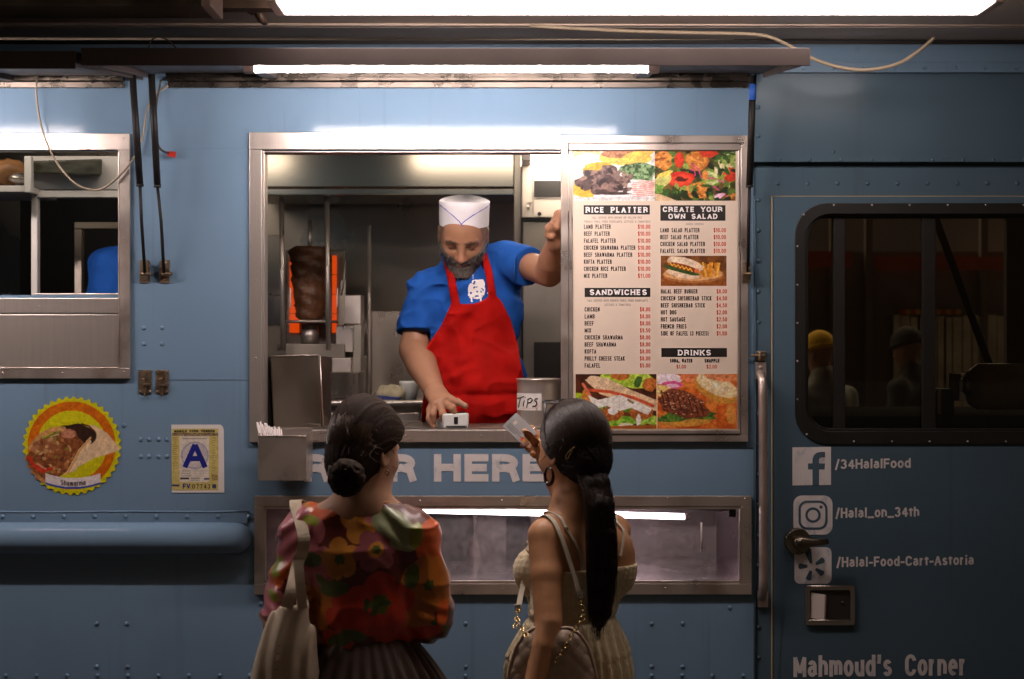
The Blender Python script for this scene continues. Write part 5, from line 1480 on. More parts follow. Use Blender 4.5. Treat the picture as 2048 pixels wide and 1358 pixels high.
    def mesh(s):
        Fd = s.Fd
        S = Fd < 0
        n = Fd.shape
        cs = [S[a:n[0] - 1 + a, b:n[1] - 1 + b, c:n[2] - 1 + c] for a in (0, 1) for b in (0, 1) for c in (0, 1)]
        any_ = np.logical_or.reduce(cs); all_ = np.logical_and.reduce(cs)
        I = np.argwhere(any_ & ~all_)
        idx = -np.ones(any_.shape, np.int64); idx[tuple(I.T)] = np.arange(len(I))
        cor = [(a, b, c) for a in (0, 1) for b in (0, 1) for c in (0, 1)]
        fv = {o: Fd[I[:, 0] + o[0], I[:, 1] + o[1], I[:, 2] + o[2]] for o in cor}
        acc = np.zeros((len(I), 3)); cnt = np.zeros(len(I))
        for o in cor:
            for ax in range(3):
                if o[ax]: continue
                q = list(o); q[ax] = 1; q = tuple(q)
                fa, fb = fv[o], fv[q]
                m = (fa < 0) != (fb < 0)
                t = np.where(m, fa / np.where(m, fa - fb, 1), 0)
                p = np.array(o, float)[None].repeat(len(I), 0); p[:, ax] = t
                acc += p * m[:, None]; cnt += m
        Vt = s.lo + (I + acc / cnt[:, None]) * s.h
        quads = []
        for ax in range(3):
            a1, a2 = (ax + 1) % 3, (ax + 2) % 3
            sl0 = [slice(None)] * 3; sl1 = [slice(None)] * 3
            sl0[ax] = slice(0, n[ax] - 1); sl1[ax] = slice(1, n[ax])
            E = S[tuple(sl0)] != S[tuple(sl1)]
            inn = S[tuple(sl0)]
            K = np.argwhere(E)
            K = K[(K[:, a1] > 0) & (K[:, a2] > 0) & (K[:, a1] < n[a1] - 1) & (K[:, a2] < n[a2] - 1)]
            if not len(K): continue
            ins = inn[tuple(K.T)]
            def off(d1, d2):
                q = K.copy(); q[:, a1] += d1; q[:, a2] += d2
                return idx[tuple(q.T)]
            c = np.stack([off(-1, -1), off(0, -1), off(0, 0), off(-1, 0)], 1)
            c[~ins] = c[~ins][:, ::-1]
            quads.append(c)
        Q = np.concatenate(quads)
        # two light smoothing passes
        nb = np.zeros_like(Vt); ct = np.zeros(len(Vt))
        ed = np.concatenate([Q[:, [0, 1]], Q[:, [1, 2]], Q[:, [2, 3]], Q[:, [3, 0]]])
        np.add.at(nb, ed[:, 0], Vt[ed[:, 1]]); np.add.at(ct, ed[:, 0], 1)
        Vt = Vt * .5 + nb / np.maximum(ct, 1)[:, None] * .5
        return Vt, Q

def join(parts):
    Vs, Qs, o = [], [], 0
    for v, q in parts:
        Vs.append(v); Qs.append(q + o); o += len(v)
    return np.concatenate(Vs), np.concatenate(Qs)

def poly_sd(X, Z, pts):
    """signed distance to a polygon in the x,z plane (negative inside)"""
    d = None; ins = None
    n = len(pts)
    for i in range(n):
        (xa, za), (xb, zb) = pts[i], pts[(i + 1) % n]
        L = (xb - xa) ** 2 + (zb - za) ** 2
        t = np.clip(((X - xa) * (xb - xa) + (Z - za) * (zb - za)) / L, 0, 1)
        e = np.hypot(X - xa - t * (xb - xa), Z - za - t * (zb - za))
        d = e if d is None else np.minimum(d, e)
        if za != zb:
            c = ((za > Z) != (zb > Z)) & (X < (xb - xa) * (Z - za) / (zb - za) + xa)
            ins = c if ins is None else ins ^ c
    return np.where(ins, -d, d)

def ridged(X, Y, Z, a, b, c, seed, warp=.0):
    o = 0 * (X + Y + Z)
    w = (vnoise3(X * 9 + o, Y * 9 + o, Z * 9 + o, seed + 40) - .5) * warp
    n = vnoise3(X * a + w + o, Y * b + w + o, Z * c + w + o, seed)
    return (1 - np.abs(2 * n - 1)) ** 3

def frame_of(f, pitch=0.0, roll=0.0):
    f = Vector((f[0], f[1], 0)).normalized()
    l = Vector((-f.y, f.x, 0)); u = Vector((0, 0, 1))
    p = math.radians(pitch)
    f2 = f * math.cos(p) - u * math.sin(p); u2 = u * math.cos(p) + f * math.sin(p)
    r = math.radians(roll)
    l3 = l * math.cos(r) + u2 * math.sin(r); u3 = u2 * math.cos(r) - l * math.sin(r)
    return f2, l3, u3

def head(S, c, fr, k=0.02, sc=1.0, ears=True, wide=1.0):
    f, l, u = fr
    c = Vector(c)
    def at(a, b, d): return c + f * (a * sc) + l * (b * sc * wide) + u * (d * sc)
    A = (f, l, u)
    S.ell(c, (.095 * sc, .075 * sc * wide, .094 * sc), A, k)
    S.ell(at(.028, 0, -.055), (.068 * sc, .063 * sc * wide, .085 * sc), A, .03)
    S.ell(at(.050, 0, -.105), (.038 * sc, .044 * sc * wide, .032 * sc), A, .03)
    S.ell(at(.066, 0, -.116), (.020 * sc, .022 * sc, .018 * sc), A, .02)
    for sg in (1, -1):
        S.ell(at(.062, sg * .038, -.052), (.022 * sc, .022 * sc, .022 * sc), A, .02)
        S.ell(at(.093, sg * .031, -.024), (.014 * sc, .019 * sc, .012 * sc), A, .012, sub=True)
        S.ell(at(.078, sg * .031, -.025), (.0125 * sc, .0145 * sc, .0115 * sc), A, .004)
        S.cap(at(.090, sg * .014, -.006), at(.080, sg * .050, -.008), .0075 * sc, .006 * sc, .01)
        S.ell(at(.098, sg * .0125, -.062), (.012 * sc, .008 * sc, .008 * sc), A, .006)
        if ears:
            e = at(-.006, sg * .078, -.030)
            tilt = (f * .95 + l * (-sg * .35)).normalized()
            S.ell(e, (.019 * sc, .0075 * sc, .032 * sc), (tilt, l, u), .006)
            S.ell(e + l * (sg * .006), (.011 * sc, .006 * sc, .020 * sc), (tilt, l, u), .004, sub=True)
    S.cap(at(.093, 0, -.018), at(.113, 0, -.058), .0075 * sc, .0115 * sc, .014)
    S.cap(at(.088, -.018, -.084), at(.088, .018, -.084), .0065 * sc, k=.006); S.cap(at(.088, -.015, -.094), at(.088, .015, -.094), .0075 * sc, k=.006)
    S.cap(at(.097, 0, -.082), at(.097, 0, -.083), .006 * sc, k=.01)
    return at

def strand_mesh(paths, r0, r1=None, seg=3):
    """many fine hairs as thin three-sided tubes"""
    Vs, Qs, o = [], [], 0
    for p in paths:
        p = np.asarray(p, float); n = len(p)
        t = np.gradient(p, axis=0); t /= np.linalg.norm(t, axis=1)[:, None] + 1e-9
        a = np.cross(t, [.3, .2, .93]); a /= np.linalg.norm(a, axis=1)[:, None] + 1e-9
        b = np.cross(t, a)
        rr = np.linspace(r0, r0 * .35 if r1 is None else r1, n)[:, None]
        ring = np.stack([p + (a * math.cos(2 * math.pi * k / seg) + b * math.sin(2 * math.pi * k / seg)) * rr for k in range(seg)], 1)
        Vs.append(ring.reshape(-1, 3))
        i = np.arange(n - 1)[:, None] * seg + np.arange(seg)[None]
        j = np.arange(n - 1)[:, None] * seg + (np.arange(seg)[None] + 1) % seg
        Qs.append(np.stack([i, j, j + seg, i + seg], -1).reshape(-1, 4) + o)
        o += n * seg
    return np.concatenate(Vs), np.concatenate(Qs)

def strand_cols(paths, base, seg=3, seed=1):
    rs = np.random.RandomState(seed)
    return np.concatenate([np.repeat((np.array(base) * rs.choice([.5, .8, 1.0, 1.3, 1.9], p=[.2, .3, .25, .17, .08]))[None], len(p) * seg, 0) for p in paths])

def skin_cols(Vt, base, spots=()):
    n = vnoise3(Vt[:, 0] * 60, Vt[:, 1] * 60, Vt[:, 2] * 60, 5) * .5 + vnoise3(Vt[:, 0] * 18, Vt[:, 1] * 18, Vt[:, 2] * 18, 9) * .5
    c = np.array(base)[None] * (1 + .22 * (n - .5))[:, None]
    for p, r, col, amt in spots:
        if np.isscalar(r): w = np.linalg.norm(Vt - V3(p), axis=1) / r
        else:
            ax, rr = r
            q = Vt - V3(p)
            w = np.sqrt(sum(((q @ V3(ax[i])) / rr[i]) ** 2 for i in range(3)))
        m = (np.clip(1.35 - w, 0, .5) / .5 * amt)[:, None]
        c = c * (1 - m) + np.array(col) * m
    return c

mat('skin', (1, 1, 1), .50, vcol=True, var=.05, vscale=120, bump=.10, bscale=320, sss=.08)
mat('cotton_blue', (0.014, 0.085, 0.36), .85, var=.2, vscale=16, bump=.35, bscale=420, spec=.15)
mat('apron_red', (0.40, 0.006, 0.004), .8, var=.16, vscale=18, bump=.35, bscale=380, spec=.12, dirt=((.25, .008, .006), 14, .5, .95, .3))
mat('hat_paper', (.74, .70, .72), .65, var=.05, vscale=25, bump=.35, bscale=22)
mat('hat_blue', (.04, .05, .42), .6, var=.1)
mat('beard', (1, 1, 1), .6, vcol=True, var=.3, vscale=300, vstretch=(3, 3, .8))
mat('hair_dark', (0.009, 0.0055, 0.004), .6, var=.35, vscale=120, spec=.2)
mat('hair_brown', (0.018, 0.010, 0.006), .75, var=.4, vscale=120, spec=.15)
mat('hair_strand', (1, 1, 1), .36, vcol=True, spec=.6)
mat('denim_dark', (.02, .022, .03), .85, var=.2)
mat('floral_satin', (1, 1, 1), .30, vcol=True, var=.12, vscale=45, bump=.12, bscale=260, sheen=.1, spec=.6)
mat('skirt_brown', (.036, .014, .005), .75, var=.3, vscale=30, vstretch=(1.6, 1.6, .15), bump=.3, bscale=300, sheen=.2)
mat('canvas', (.52, .42, .31), .85, var=.10, vscale=50, bump=.5, bscale=600, dirt=((.34, .25, .17), 8, .55, .75, .4))
mat('dress_cream', (.70, .58, .37), .85, var=.14, vscale=70, bump=.7, bscale=180, bstretch=(1, 1, .5), sheen=.2)
mat('leather_beige', (.50, .37, .28), .42, var=.10, vscale=40, bump=.2, bscale=260)
mat('strap_cream', (.62, .54, .42), .5, var=.08)
mat('gold', (.55, .38, .16), .25, 1.0)
mat('silver', (.6, .57, .54), .22, 1.0)
mat('tortoise', (.028, .011, .006), .15, var=.9, vscale=60)
mat('lens_dark', (.012, .006, .009), .08)
mat('jacket_grey', (.20, .205, .18), .85, var=.15, vscale=8)
mat('jacket_dark', (.035, .033, .03), .85, var=.2, vscale=8)
mat('beanie_yellow', (.72, .42, .015), .85, var=.10, vscale=10, bump=.5, bscale=120)
# ------------------------------------------------------------------ the cook
def build_cook():
    th = thing('person', (P(945, 0, -.45).x, .45, .68), 'cook in white paper hat, blue t-shirt and red apron leaning over the counter', 'person')
    fr = frame_of((-.05, -1), 36, -3)
    hc = P(927, 455, -.36)
    lo, hi = (-.47, .02, .66), (.26, .75, 2.34)
    B = Sculpt(lo, hi, .005)
    at = head(B, hc, fr, wide=1.04)
    neck = P(932, 520, -.47)
    B.cap(hc - fr[2] * .05 - fr[0] * .02, neck, .058, .066, .03)
    sl, el, wl = P(845, 578, -.46), P(829, 700, -.40), P(872, 788, -.17)
    B.cap(P(880, 585, -.475), P(1005, 548, -.475), .042, k=.03)
    B.cap(sl + (el - sl) * .12, el, .040, .052, .015)
    B.chain([el, el + (wl - el) * .35, wl], [.052, .051, .0315], .004)
    sr, er, wr = P(1030, 522, -.45), P(1098, 545, -.27), P(1112, 484, -.115)
    B.cap(sr, er, .046, .047, .015)
    B.chain([er, er + (wr - er) * .4, wr], [.047, .044, .030], .004)
    B.cap(P(945, 620, -.49), P(950, 860, -.46), .10, .11, .03)
    for sx in (-.085, .085):
        B.chain([P(950, 880, -.47) + Vector((sx, 0, 0)), P(950, 880, -.47) + Vector((sx * 1.2, -.01, -.32)), Vector((P(950, 0, -.47).x + sx * 1.2, .50, .74))], [.085, .062, .05], .03)
        B.cap((P(950, 0, -.47).x + sx * 1.2, .50, .725), (P(950, 0, -.47).x + sx * 1.3, .34, .715), .045, .035, .02)
    # hands: carved on a finer grid, closing the wrists
    def hand_left(S):
        S.chain([wl + (el - wl) * .25, wl], [.038, .0315], .01)
        palm = P(887, 803, -.105)
        S.fcap(wl, palm, .030, .042, .021, .017, (1, .3, .25), .018)
        kn = [P(900, 800, -.085), P(893, 809, -.08), P(882, 814, -.085), P(870, 813, -.10)]
        mids = [(P(915, 804, -.055), P(931, 812, -.045)), (P(905, 817, -.045), P(910, 829, -.045)), (P(886, 829, -.05), P(886, 840, -.055)), (P(866, 829, -.07), P(868, 842, -.072))]
        for q, (m1, m2), r in zip(kn, mids, (.0105, .0105, .0105, .0095)):
            S.chain([palm * .4 + q * .6, q, q + (m1 - q) * .85, m1, m2], [.012, .0115, r, r, r * .86], .006)
        S.chain([P(872, 800, -.14), P(861, 820, -.105), P(859, 838, -.085), P(868, 854, -.075)], [.014, .0125, .0105, .0085], .008)
    def hand_right(S):
        S.chain([wr + (er - wr) * .25, wr], [.036, .030], .01)
        palm = P(1110, 462, -.085)
        S.fcap(wr, palm, .026, .040, .020, .017, (.35, .9, .1), .018)
        for i in range(4):
            q = P(1107 + 3 * i, 447 - 3 * i + 3 * i * i * .6, -.105 + .022 * i)
            S.chain([palm, q, q + Vector((.012, -.010, .030)), q + Vector((.030, -.026, .030)), q + Vector((.036, -.030, .010))], [.013, .0115, .0102, .0098, .0085], .006)
        S.chain([P(1106, 478, -.10), P(1099, 470, -.075), P(1098, 456, -.06), P(1104, 447, -.05)], [.015, .0135, .0115, .0095], .008)
    def zone(c, r):
        c = V3(c)
        return lambda X, Y, Z: r - np.sqrt((X - c[0]) ** 2 + (Y - c[1]) ** 2 + (Z - c[2]) ** 2)
    hbt = P(928, 449, -.365) + frame_of((-.03, -1), 13, -2)[2] * .057
    ub = frame_of((-.03, -1), 13, -2)[2]
    B.inter(lambda X, Y, Z: np.where(Z > hc.z, (X - hbt.x) * ub.x + (Y - hbt.y) * ub.y + (Z - hbt.z) * ub.z, -1))
    parts = []
    for fn, w, e in ((hand_left, wl, el), (hand_right, wr, er)):
        ax = (w - e).normalized(); w2 = w - ax * .012
        B.inter(lambda X, Y, Z, w2=w2, ax=ax, w=w: np.where((X - w.x) ** 2 + (Y - w.y) ** 2 + (Z - w.z) ** 2 < .09 ** 2, (X - w2.x) * ax.x + (Y - w2.y) * ax.y + (Z - w2.z) * ax.z, -1))
        H = Sculpt(V3(w) - (.10, .17, .15), V3(w) + (.16, .12, .15), .0023)
        fn(H)
        w3 = w - ax * .016
        H.inter(lambda X, Y, Z: -((X - w3.x) * ax.x + (Y - w3.y) * ax.y + (Z - w3.z) * ax.z))
        parts.append(H.mesh())
    bm = B.mesh()
    Vt, Q = join([bm] + parts)
    base = (.36, .175, .10)
    A = fr
    sp = [(at(.10, 0, -.090), (A, (.02, .024, .009)), (.36, .10, .075), .7), (at(.115, 0, -.055), .02, (.46, .20, .13), .5)]
    for sg in (1, -1):
        sp += [(at(.089, sg * .030, -.004), (A, (.03, .024, .0055)), (.02, .012, .01), .9), (at(.092, sg * .031, -.0245), (A, (.012, .017, .006)), (.10, .05, .035), .75), (at(.092, sg * .031, -.031), (A, (.012, .015, .0025)), (.015, .01, .008), .9)]
    # close-shaved sides and temples
    cols = skin_cols(Vt, base, sp)
    q = Vt - V3(hc)
    fu, lu, uu = q @ V3(A[0]), q @ V3(A[1]), q @ V3(A[2])
    near = np.linalg.norm(q, axis=1) < .17
    side_ = near & (np.abs(lu) > .055) & (fu < .055) & (uu > -.02)
    cols[side_] = cols[side_] * .45 + np.array((.05, .045, .04)) * .55
    body = npmesh('body', Vt, Q, 'skin', th, cols)
    # beard: a thick layer on jaw and chin, with fine hairs over it
    Bd = Sculpt(V3(hc) - .17, V3(hc) + .17, .003)
    head(Bd, hc, fr, ears=False, wide=1.04)
    core = Bd.copy()
    f, l, u = fr
    def co(X, Y, Z, a): return (X - hc.x) * a.x + (Y - hc.y) * a.y + (Z - hc.z) * a.z
    def mask(X, Y, Z):
        a, b, c = co(X, Y, Z, f), co(X, Y, Z, l), co(X, Y, Z, u)
        m = np.maximum(c + .048 + np.clip((.050 - np.abs(b)) * .75, -.02, .03), -(a - .005))         # below the cheek line, in front of the ears
        side_strip = np.maximum(np.maximum(np.abs(a - .012) - .018, c - .005), .05 - np.abs(b))
        m = np.minimum(m, side_strip) if False else m
        mouth = np.sqrt((b / .021) ** 2 + ((c + .089) / .0075) ** 2) - 1
        must = np.maximum(np.maximum(np.abs(b) - .034, np.abs(c + .073 + .25 * np.abs(b) ) - .0085), -(a - .06))
        m = np.maximum(np.minimum(m, must), -mouth * .02) + (vnoise3(X * 130 + 0 * Y + 0 * Z, Y * 130 + 0 * X + 0 * Z, Z * 130 + 0 * X + 0 * Y, 31) - .5) * .011
        return m
    Bd.disp(lambda X, Y, Z: -np.clip(-mask(X, Y, Z) * .5, 0, .0065) * (.75 + .5 * vnoise3(X * 170 + 0 * Y + 0 * Z, Y * 170 + 0 * X + 0 * Z, Z * 80 + 0 * X + 0 * Y, 3)))
    Bd.inter(mask)
    chin = at(.082, 0, -.132)
    Bd.ell(chin, (.024, .030, .024), (f, l, u), .02)
    bv, bq = Bd.mesh()
    qq = bv - V3(chin)
    g = np.clip(1.2 - np.linalg.norm(qq, axis=1) / .05, 0, 1)[:, None]
    ul = ((bv - V3(hc)) @ V3(u))
    g = np.maximum(g, (np.clip((ul + .045) / .03, 0, 1))[:, None] * .35)
    nn = vnoise3(bv[:, 0] * 260, bv[:, 1] * 260, bv[:, 2] * 120, 8)[:, None]
    cb = np.array((.034, .026, .022)) * (1 - g) + np.array((.20, .175, .15)) * g * (.5 + nn)
    beard = npmesh('beard', bv, bq, 'beard', th, cb)
    r_ = np.random.RandomState(4)
    paths = []
    for i in r_.choice(len(bv), 700):
        p = bv[i]
        n = p - V3(hc) + V3(u) * .05; n /= np.linalg.norm(n)
        paths.append([p - n * .002, p + n * .003 - V3(0, 0, .004), p + n * .004 - V3(0, 0, .010)])
    sv, sq = strand_mesh(paths, .00055)
    npmesh('beard_hairs', sv, sq, mat('beard_hair', (.16, .135, .115), .5, var=.6, vscale=90), beard)

    # t-shirt
    S = Sculpt((-.48, .10, 1.25), (.26, .74, 2.20), .005)
    S.ell(P(947, 625, -.48), (.172, .118, .165), None, .05); S.ell(P(952, 770, -.45), (.172, .138, .19), None, .06); S.ell(P(952, 900, -.46), (.17, .13, .14), None, .05)
    S.cap(P(866, 574, -.475), P(1024, 532, -.475), .060, .064, .05)
    S.cap(neck + Vector((0, .01, .008)), neck + Vector((0, 0.0, -.05)), .080, .10, .05)
    S.cap(sl + Vector((.012, 0, -.012)), el, .064, .074, .03)
    S.cap(sr + Vector((-.02, 0, 0)), er, .070, .060, .03)
    d1 = (el - sl).normalized(); c1 = P(828, 668, -.42)
    d2 = (er - sr).normalized(); c2 = sr + (er - sr) * .47
    nk = P(930, 493, -.42)
    def wr_(X, Y, Z):
        a = np.sin((X * .8 + Z * 1.1) * 95 + 3 * np.sin(Z * 16 + X * 9)) * .0020 * np.clip((X - .02) / .08, 0, 1)
        b = np.sin((Z * 1.0 - X * .7) * 85 + 2.4 * np.sin(Z * 22)) * .0026 * np.clip((-.10 - X) / .08, 0, 1)
        c = (vnoise3(X * 20 + 0 * Y + 0 * Z, Y * 20 + 0 * X + 0 * Z, Z * 11 + 0 * X + 0 * Y, 2) - .5) * .012
        d = np.sin((Z * .9 + X * .35) * 60 + 2.2 * np.sin(X * 24 + Z * 7) + 9 * (vnoise3(X * 9 + 0 * Y + 0 * Z, Y * 9 + 0 * X + 0 * Z, Z * 6 + 0 * X + 0 * Y, 12) - .5)) * .0034 * (vnoise3(X * 6 + 0 * Y + 0 * Z, Y * 6 + 0 * X + 0 * Z, Z * 6 + 0 * X + 0 * Y, 15))
        r_ = -.011 * ridged(X, Y, Z, 13, 13, 22, 51, 1.4) * np.clip((np.abs(X + .02) - .03) / .1, .3, 1)
        return a + b + c + d + r_
    S.disp(wr_)
    solid = S.copy()
    S.inter(lambda X, Y, Z: np.where(X < P(862, 0, -.42).x, (X - c1.x) * d1.x + (Y - c1.y) * d1.y + (Z - c1.z) * d1.z, -1))
    S.inter(lambda X, Y, Z: np.where(X > P(1030, 0, -.4).x, (X - c2.x) * d2.x + (Y - c2.y) * d2.y + (Z - c2.z) * d2.z, -1))
    S.union(lambda X, Y, Z: np.sqrt(((X - neck.x) / .074) ** 2 + ((Y - neck.y + .012) / .070) ** 2 + ((Z - neck.z - .060) / .075) ** 2) * .07 - .07, V3(neck) - .16, V3(neck) + .2, .006, sub=True)
    S.inter(lambda X, Y, Z: 1.28 - Z)
    tv, tq = S.mesh()
    npmesh('t_shirt', tv, tq, 'cotton_blue', th)
    # emblem printed on the shirt front (partly tucked under the bib)
    p = Pic(928, 992, 548, 604, .8, (0, 0, 0))
    p.ell(953, 580, 17, 19, (255, 255, 255), wob=.05, rot=-8); p.poly([(936, 592), (938, 570), (946, 560), (966, 558), (970, 566), (966, 592)], (255, 255, 255))
    for k in range(16): p.ell(rng.uniform(940, 966), rng.uniform(563, 588), 1.8, 1.4, (0, 0, 0), wob=.3)
    p.line([(946, 548), (946, 558)], 1.6, (255, 255, 255))
    p.poly([(936, 593), (970, 588), (970, 591), (936, 597)], (0, 0, 0))
    for a, b in ((940, 600), (958, 597), (976, 592)): p.line([(a, b - 6), (a + 9, b - 8), (a + 2, b - 8), (a + 4, b + 5)], 3.2, (255, 255, 255))
    m = p.C[..., 0] > 128
    vs, fs, seen = [], [], {}
    dd = -.36
    def vid(i, j):
        if (i, j) not in seen:
            px = p.x0 + i * (p.x1 - p.x0) / p.nx; py = p.y0 + j * (p.y1 - p.y0) / p.ny
            q_ = P(px, py, dd)
            y = S.front_y(q_.x, q_.z)
            seen[(i, j)] = len(vs); vs.append((q_.x, (y if y is not None else .36) - .0022, q_.z))
        return seen[(i, j)]
    for j in range(p.ny):
        for i in range(p.nx):
            if m[j, i]: fs.append((vid(i, j + 1), vid(i + 1, j + 1), vid(i + 1, j), vid(i, j)))
    MB().add(vs, fs, True).build('shirt_emblem', 'print_white', th)
    # apron: bib and skirt over the shirt front, two neck straps
    da = -.35
    pt = lambda a: [(P(x, y, da).x, P(x, y, da).z) for x, y in a]
    bib = pt([(903, 605), (925, 608), (950, 607), (968, 600), (985, 585), (1002, 600), (1022, 640), (1036, 690), (1046, 750), (1056, 800), (1062, 900), (1062, 990), (838, 990), (836, 900), (845, 800), (846, 730), (856, 690), (882, 650)])
    st1 = pt([(884, 515), (900, 508), (911, 560), (920, 610), (903, 610), (895, 560)])
    st2 = pt([(962, 515), (972, 500), (984, 540), (993, 592), (977, 594), (971, 550)])
    Ap = solid.copy()
    Ap.ell(P(950, 815, -.44), (.182, .150, .10), None, .04); Ap.ell(P(950, 930, -.44), (.196, .152, .18), None, .04)
    tie = WZ(792, -.30)
    def folds(X, Y, Z):
        low = np.clip((tie - Z) / .05, 0, 1)
        g_ = np.sin(X * 95 + 4 * np.sin(Z * 9)) * .004 * low + .012 * np.exp(-((Z - tie) / .012) ** 2)
        sag = -.004 * np.sin((Z - tie) * 60 + X * 10) * np.exp(-((Z - tie - .05) / .05) ** 2)
        v = .004 * np.sin((X + .06) * 50) * np.clip((Z - tie - .12) / .1, 0, 1)
        o = 0 * (X + Y + Z)
        w = np.sin(Z * 46 + 11 * (X - .0) ** 2 * 30 + 7 * (vnoise3(X * 7 + o, Y * 7 + o, Z * 5 + o, 21) - .5)) * .0040 * vnoise3(X * 7 + o, Y * 7 + o, Z * 7 + o, 23)
        return -.010 + g_ + sag + v + w - .0085 * ridged(X, Y, Z, 9, 9, 16, 61, 1.5)
    Ap.disp(folds)
    Ap.disp(lambda X, Y, Z: -.0018 * (poly_sd(X, Z, bib) > -.011) + 0 * Y)
    yb = P(0, 0, -.47).y
    Ap.inter(lambda X, Y, Z: np.minimum(np.minimum(poly_sd(X, Z, bib), poly_sd(X, Z, st1)), poly_sd(X, Z, st2)) + 0 * Y)
    Ap.inter(lambda X, Y, Z: Y - yb + 0 * X + 0 * Z)
    Ap.inter(lambda X, Y, Z: np.where((X < P(846, 0, -.4).x) & (Z > WZ(700, -.4)), 1, -1) + 0 * Y)
    av, aq = Ap.mesh()
    npmesh('apron', av, aq, 'apron_red', th)
    tr = Sculpt((-.28, .25, .72), (.16, .72, 1.34), .008)
    for sx in (-.085, .085):
        tr.chain([P(950, 880, -.47) + Vector((sx, 0, 0.03)), P(950, 880, -.47) + Vector((sx * 1.2, -.01, -.32)), Vector((P(950, 0, -.47).x + sx * 1.2, .50, .76))], [.105, .082, .07], .04)
    tv, tq = tr.mesh(); npmesh('trousers', tv, tq, 'denim_dark', th)
    # paper hat: open crown, a blue trim line in a shallow V
    f2, l2, u2 = frame_of((-.03, -1), 13, -2)
    hb = P(928, 449, -.365)
    ra, rb, hh = .098, .0825, .082
    def hp(a, s, k=1.0):      # angle from the front, height share, outward scale
        w = 1 + .02 * s
        top = hh * (1 + .10 * math.cos(a) ** 2 * 0)
        return hb + (f2 * math.cos(a) * ra + l2 * math.sin(a) * rb) * (w * k) + u2 * (s * top)
    mb = MB(); n = 56
    vs = []
    for s_, k_ in ((0, 1), (.25, 1.003), (.5, 1), (.75, 1.002), (1, 1), (1.01, .985), (.8, .975), (.72, .93), (.80, .6), (.84, .3)):
        for i in range(n):
            a = 2 * math.pi * i / n
            vs.append(hp(a, s_ + (.05 * math.cos(2 * a) if s_ > .9 else 0) + (.02 * math.sin(3 * a + s_ * 9) if s_ < .9 and k_ < .95 else 0), k_ * (1 + .004 * math.sin(5 * a + s_ * 6))))
    vs.append(hp(0, .85, 0))
    mb.add(vs, [(r * n + i, r * n + (i + 1) % n, (r + 1) * n + (i + 1) % n, (r + 1) * n + i) for r in range(9) for i in range(n)] + [(9 * n + i, 9 * n + (i + 1) % n, 10 * n) for i in range(n)], True)
    hat = mb.build('paper_hat', 'hat_paper', th)
    mb = MB()
    # viewer-left is +l? the cook faces the street, so his left is viewer right
    def ln(pts): mb.tube([hp(a, s_, 1.006) for a, s_ in pts], .0016, 6)
    ln([(-1.5, .88), (-1.1, .82), (-.75, .72), (-.4, .52), (-.12, .30), (0.0, .14), (.04, 0.0)]); ln([(1.5, .86), (1.1, .80), (.75, .70), (.4, .53), (.1, .32), (-.02, .20)])
    mb.build('trim_line', 'hat_blue', hat)
build_cook()

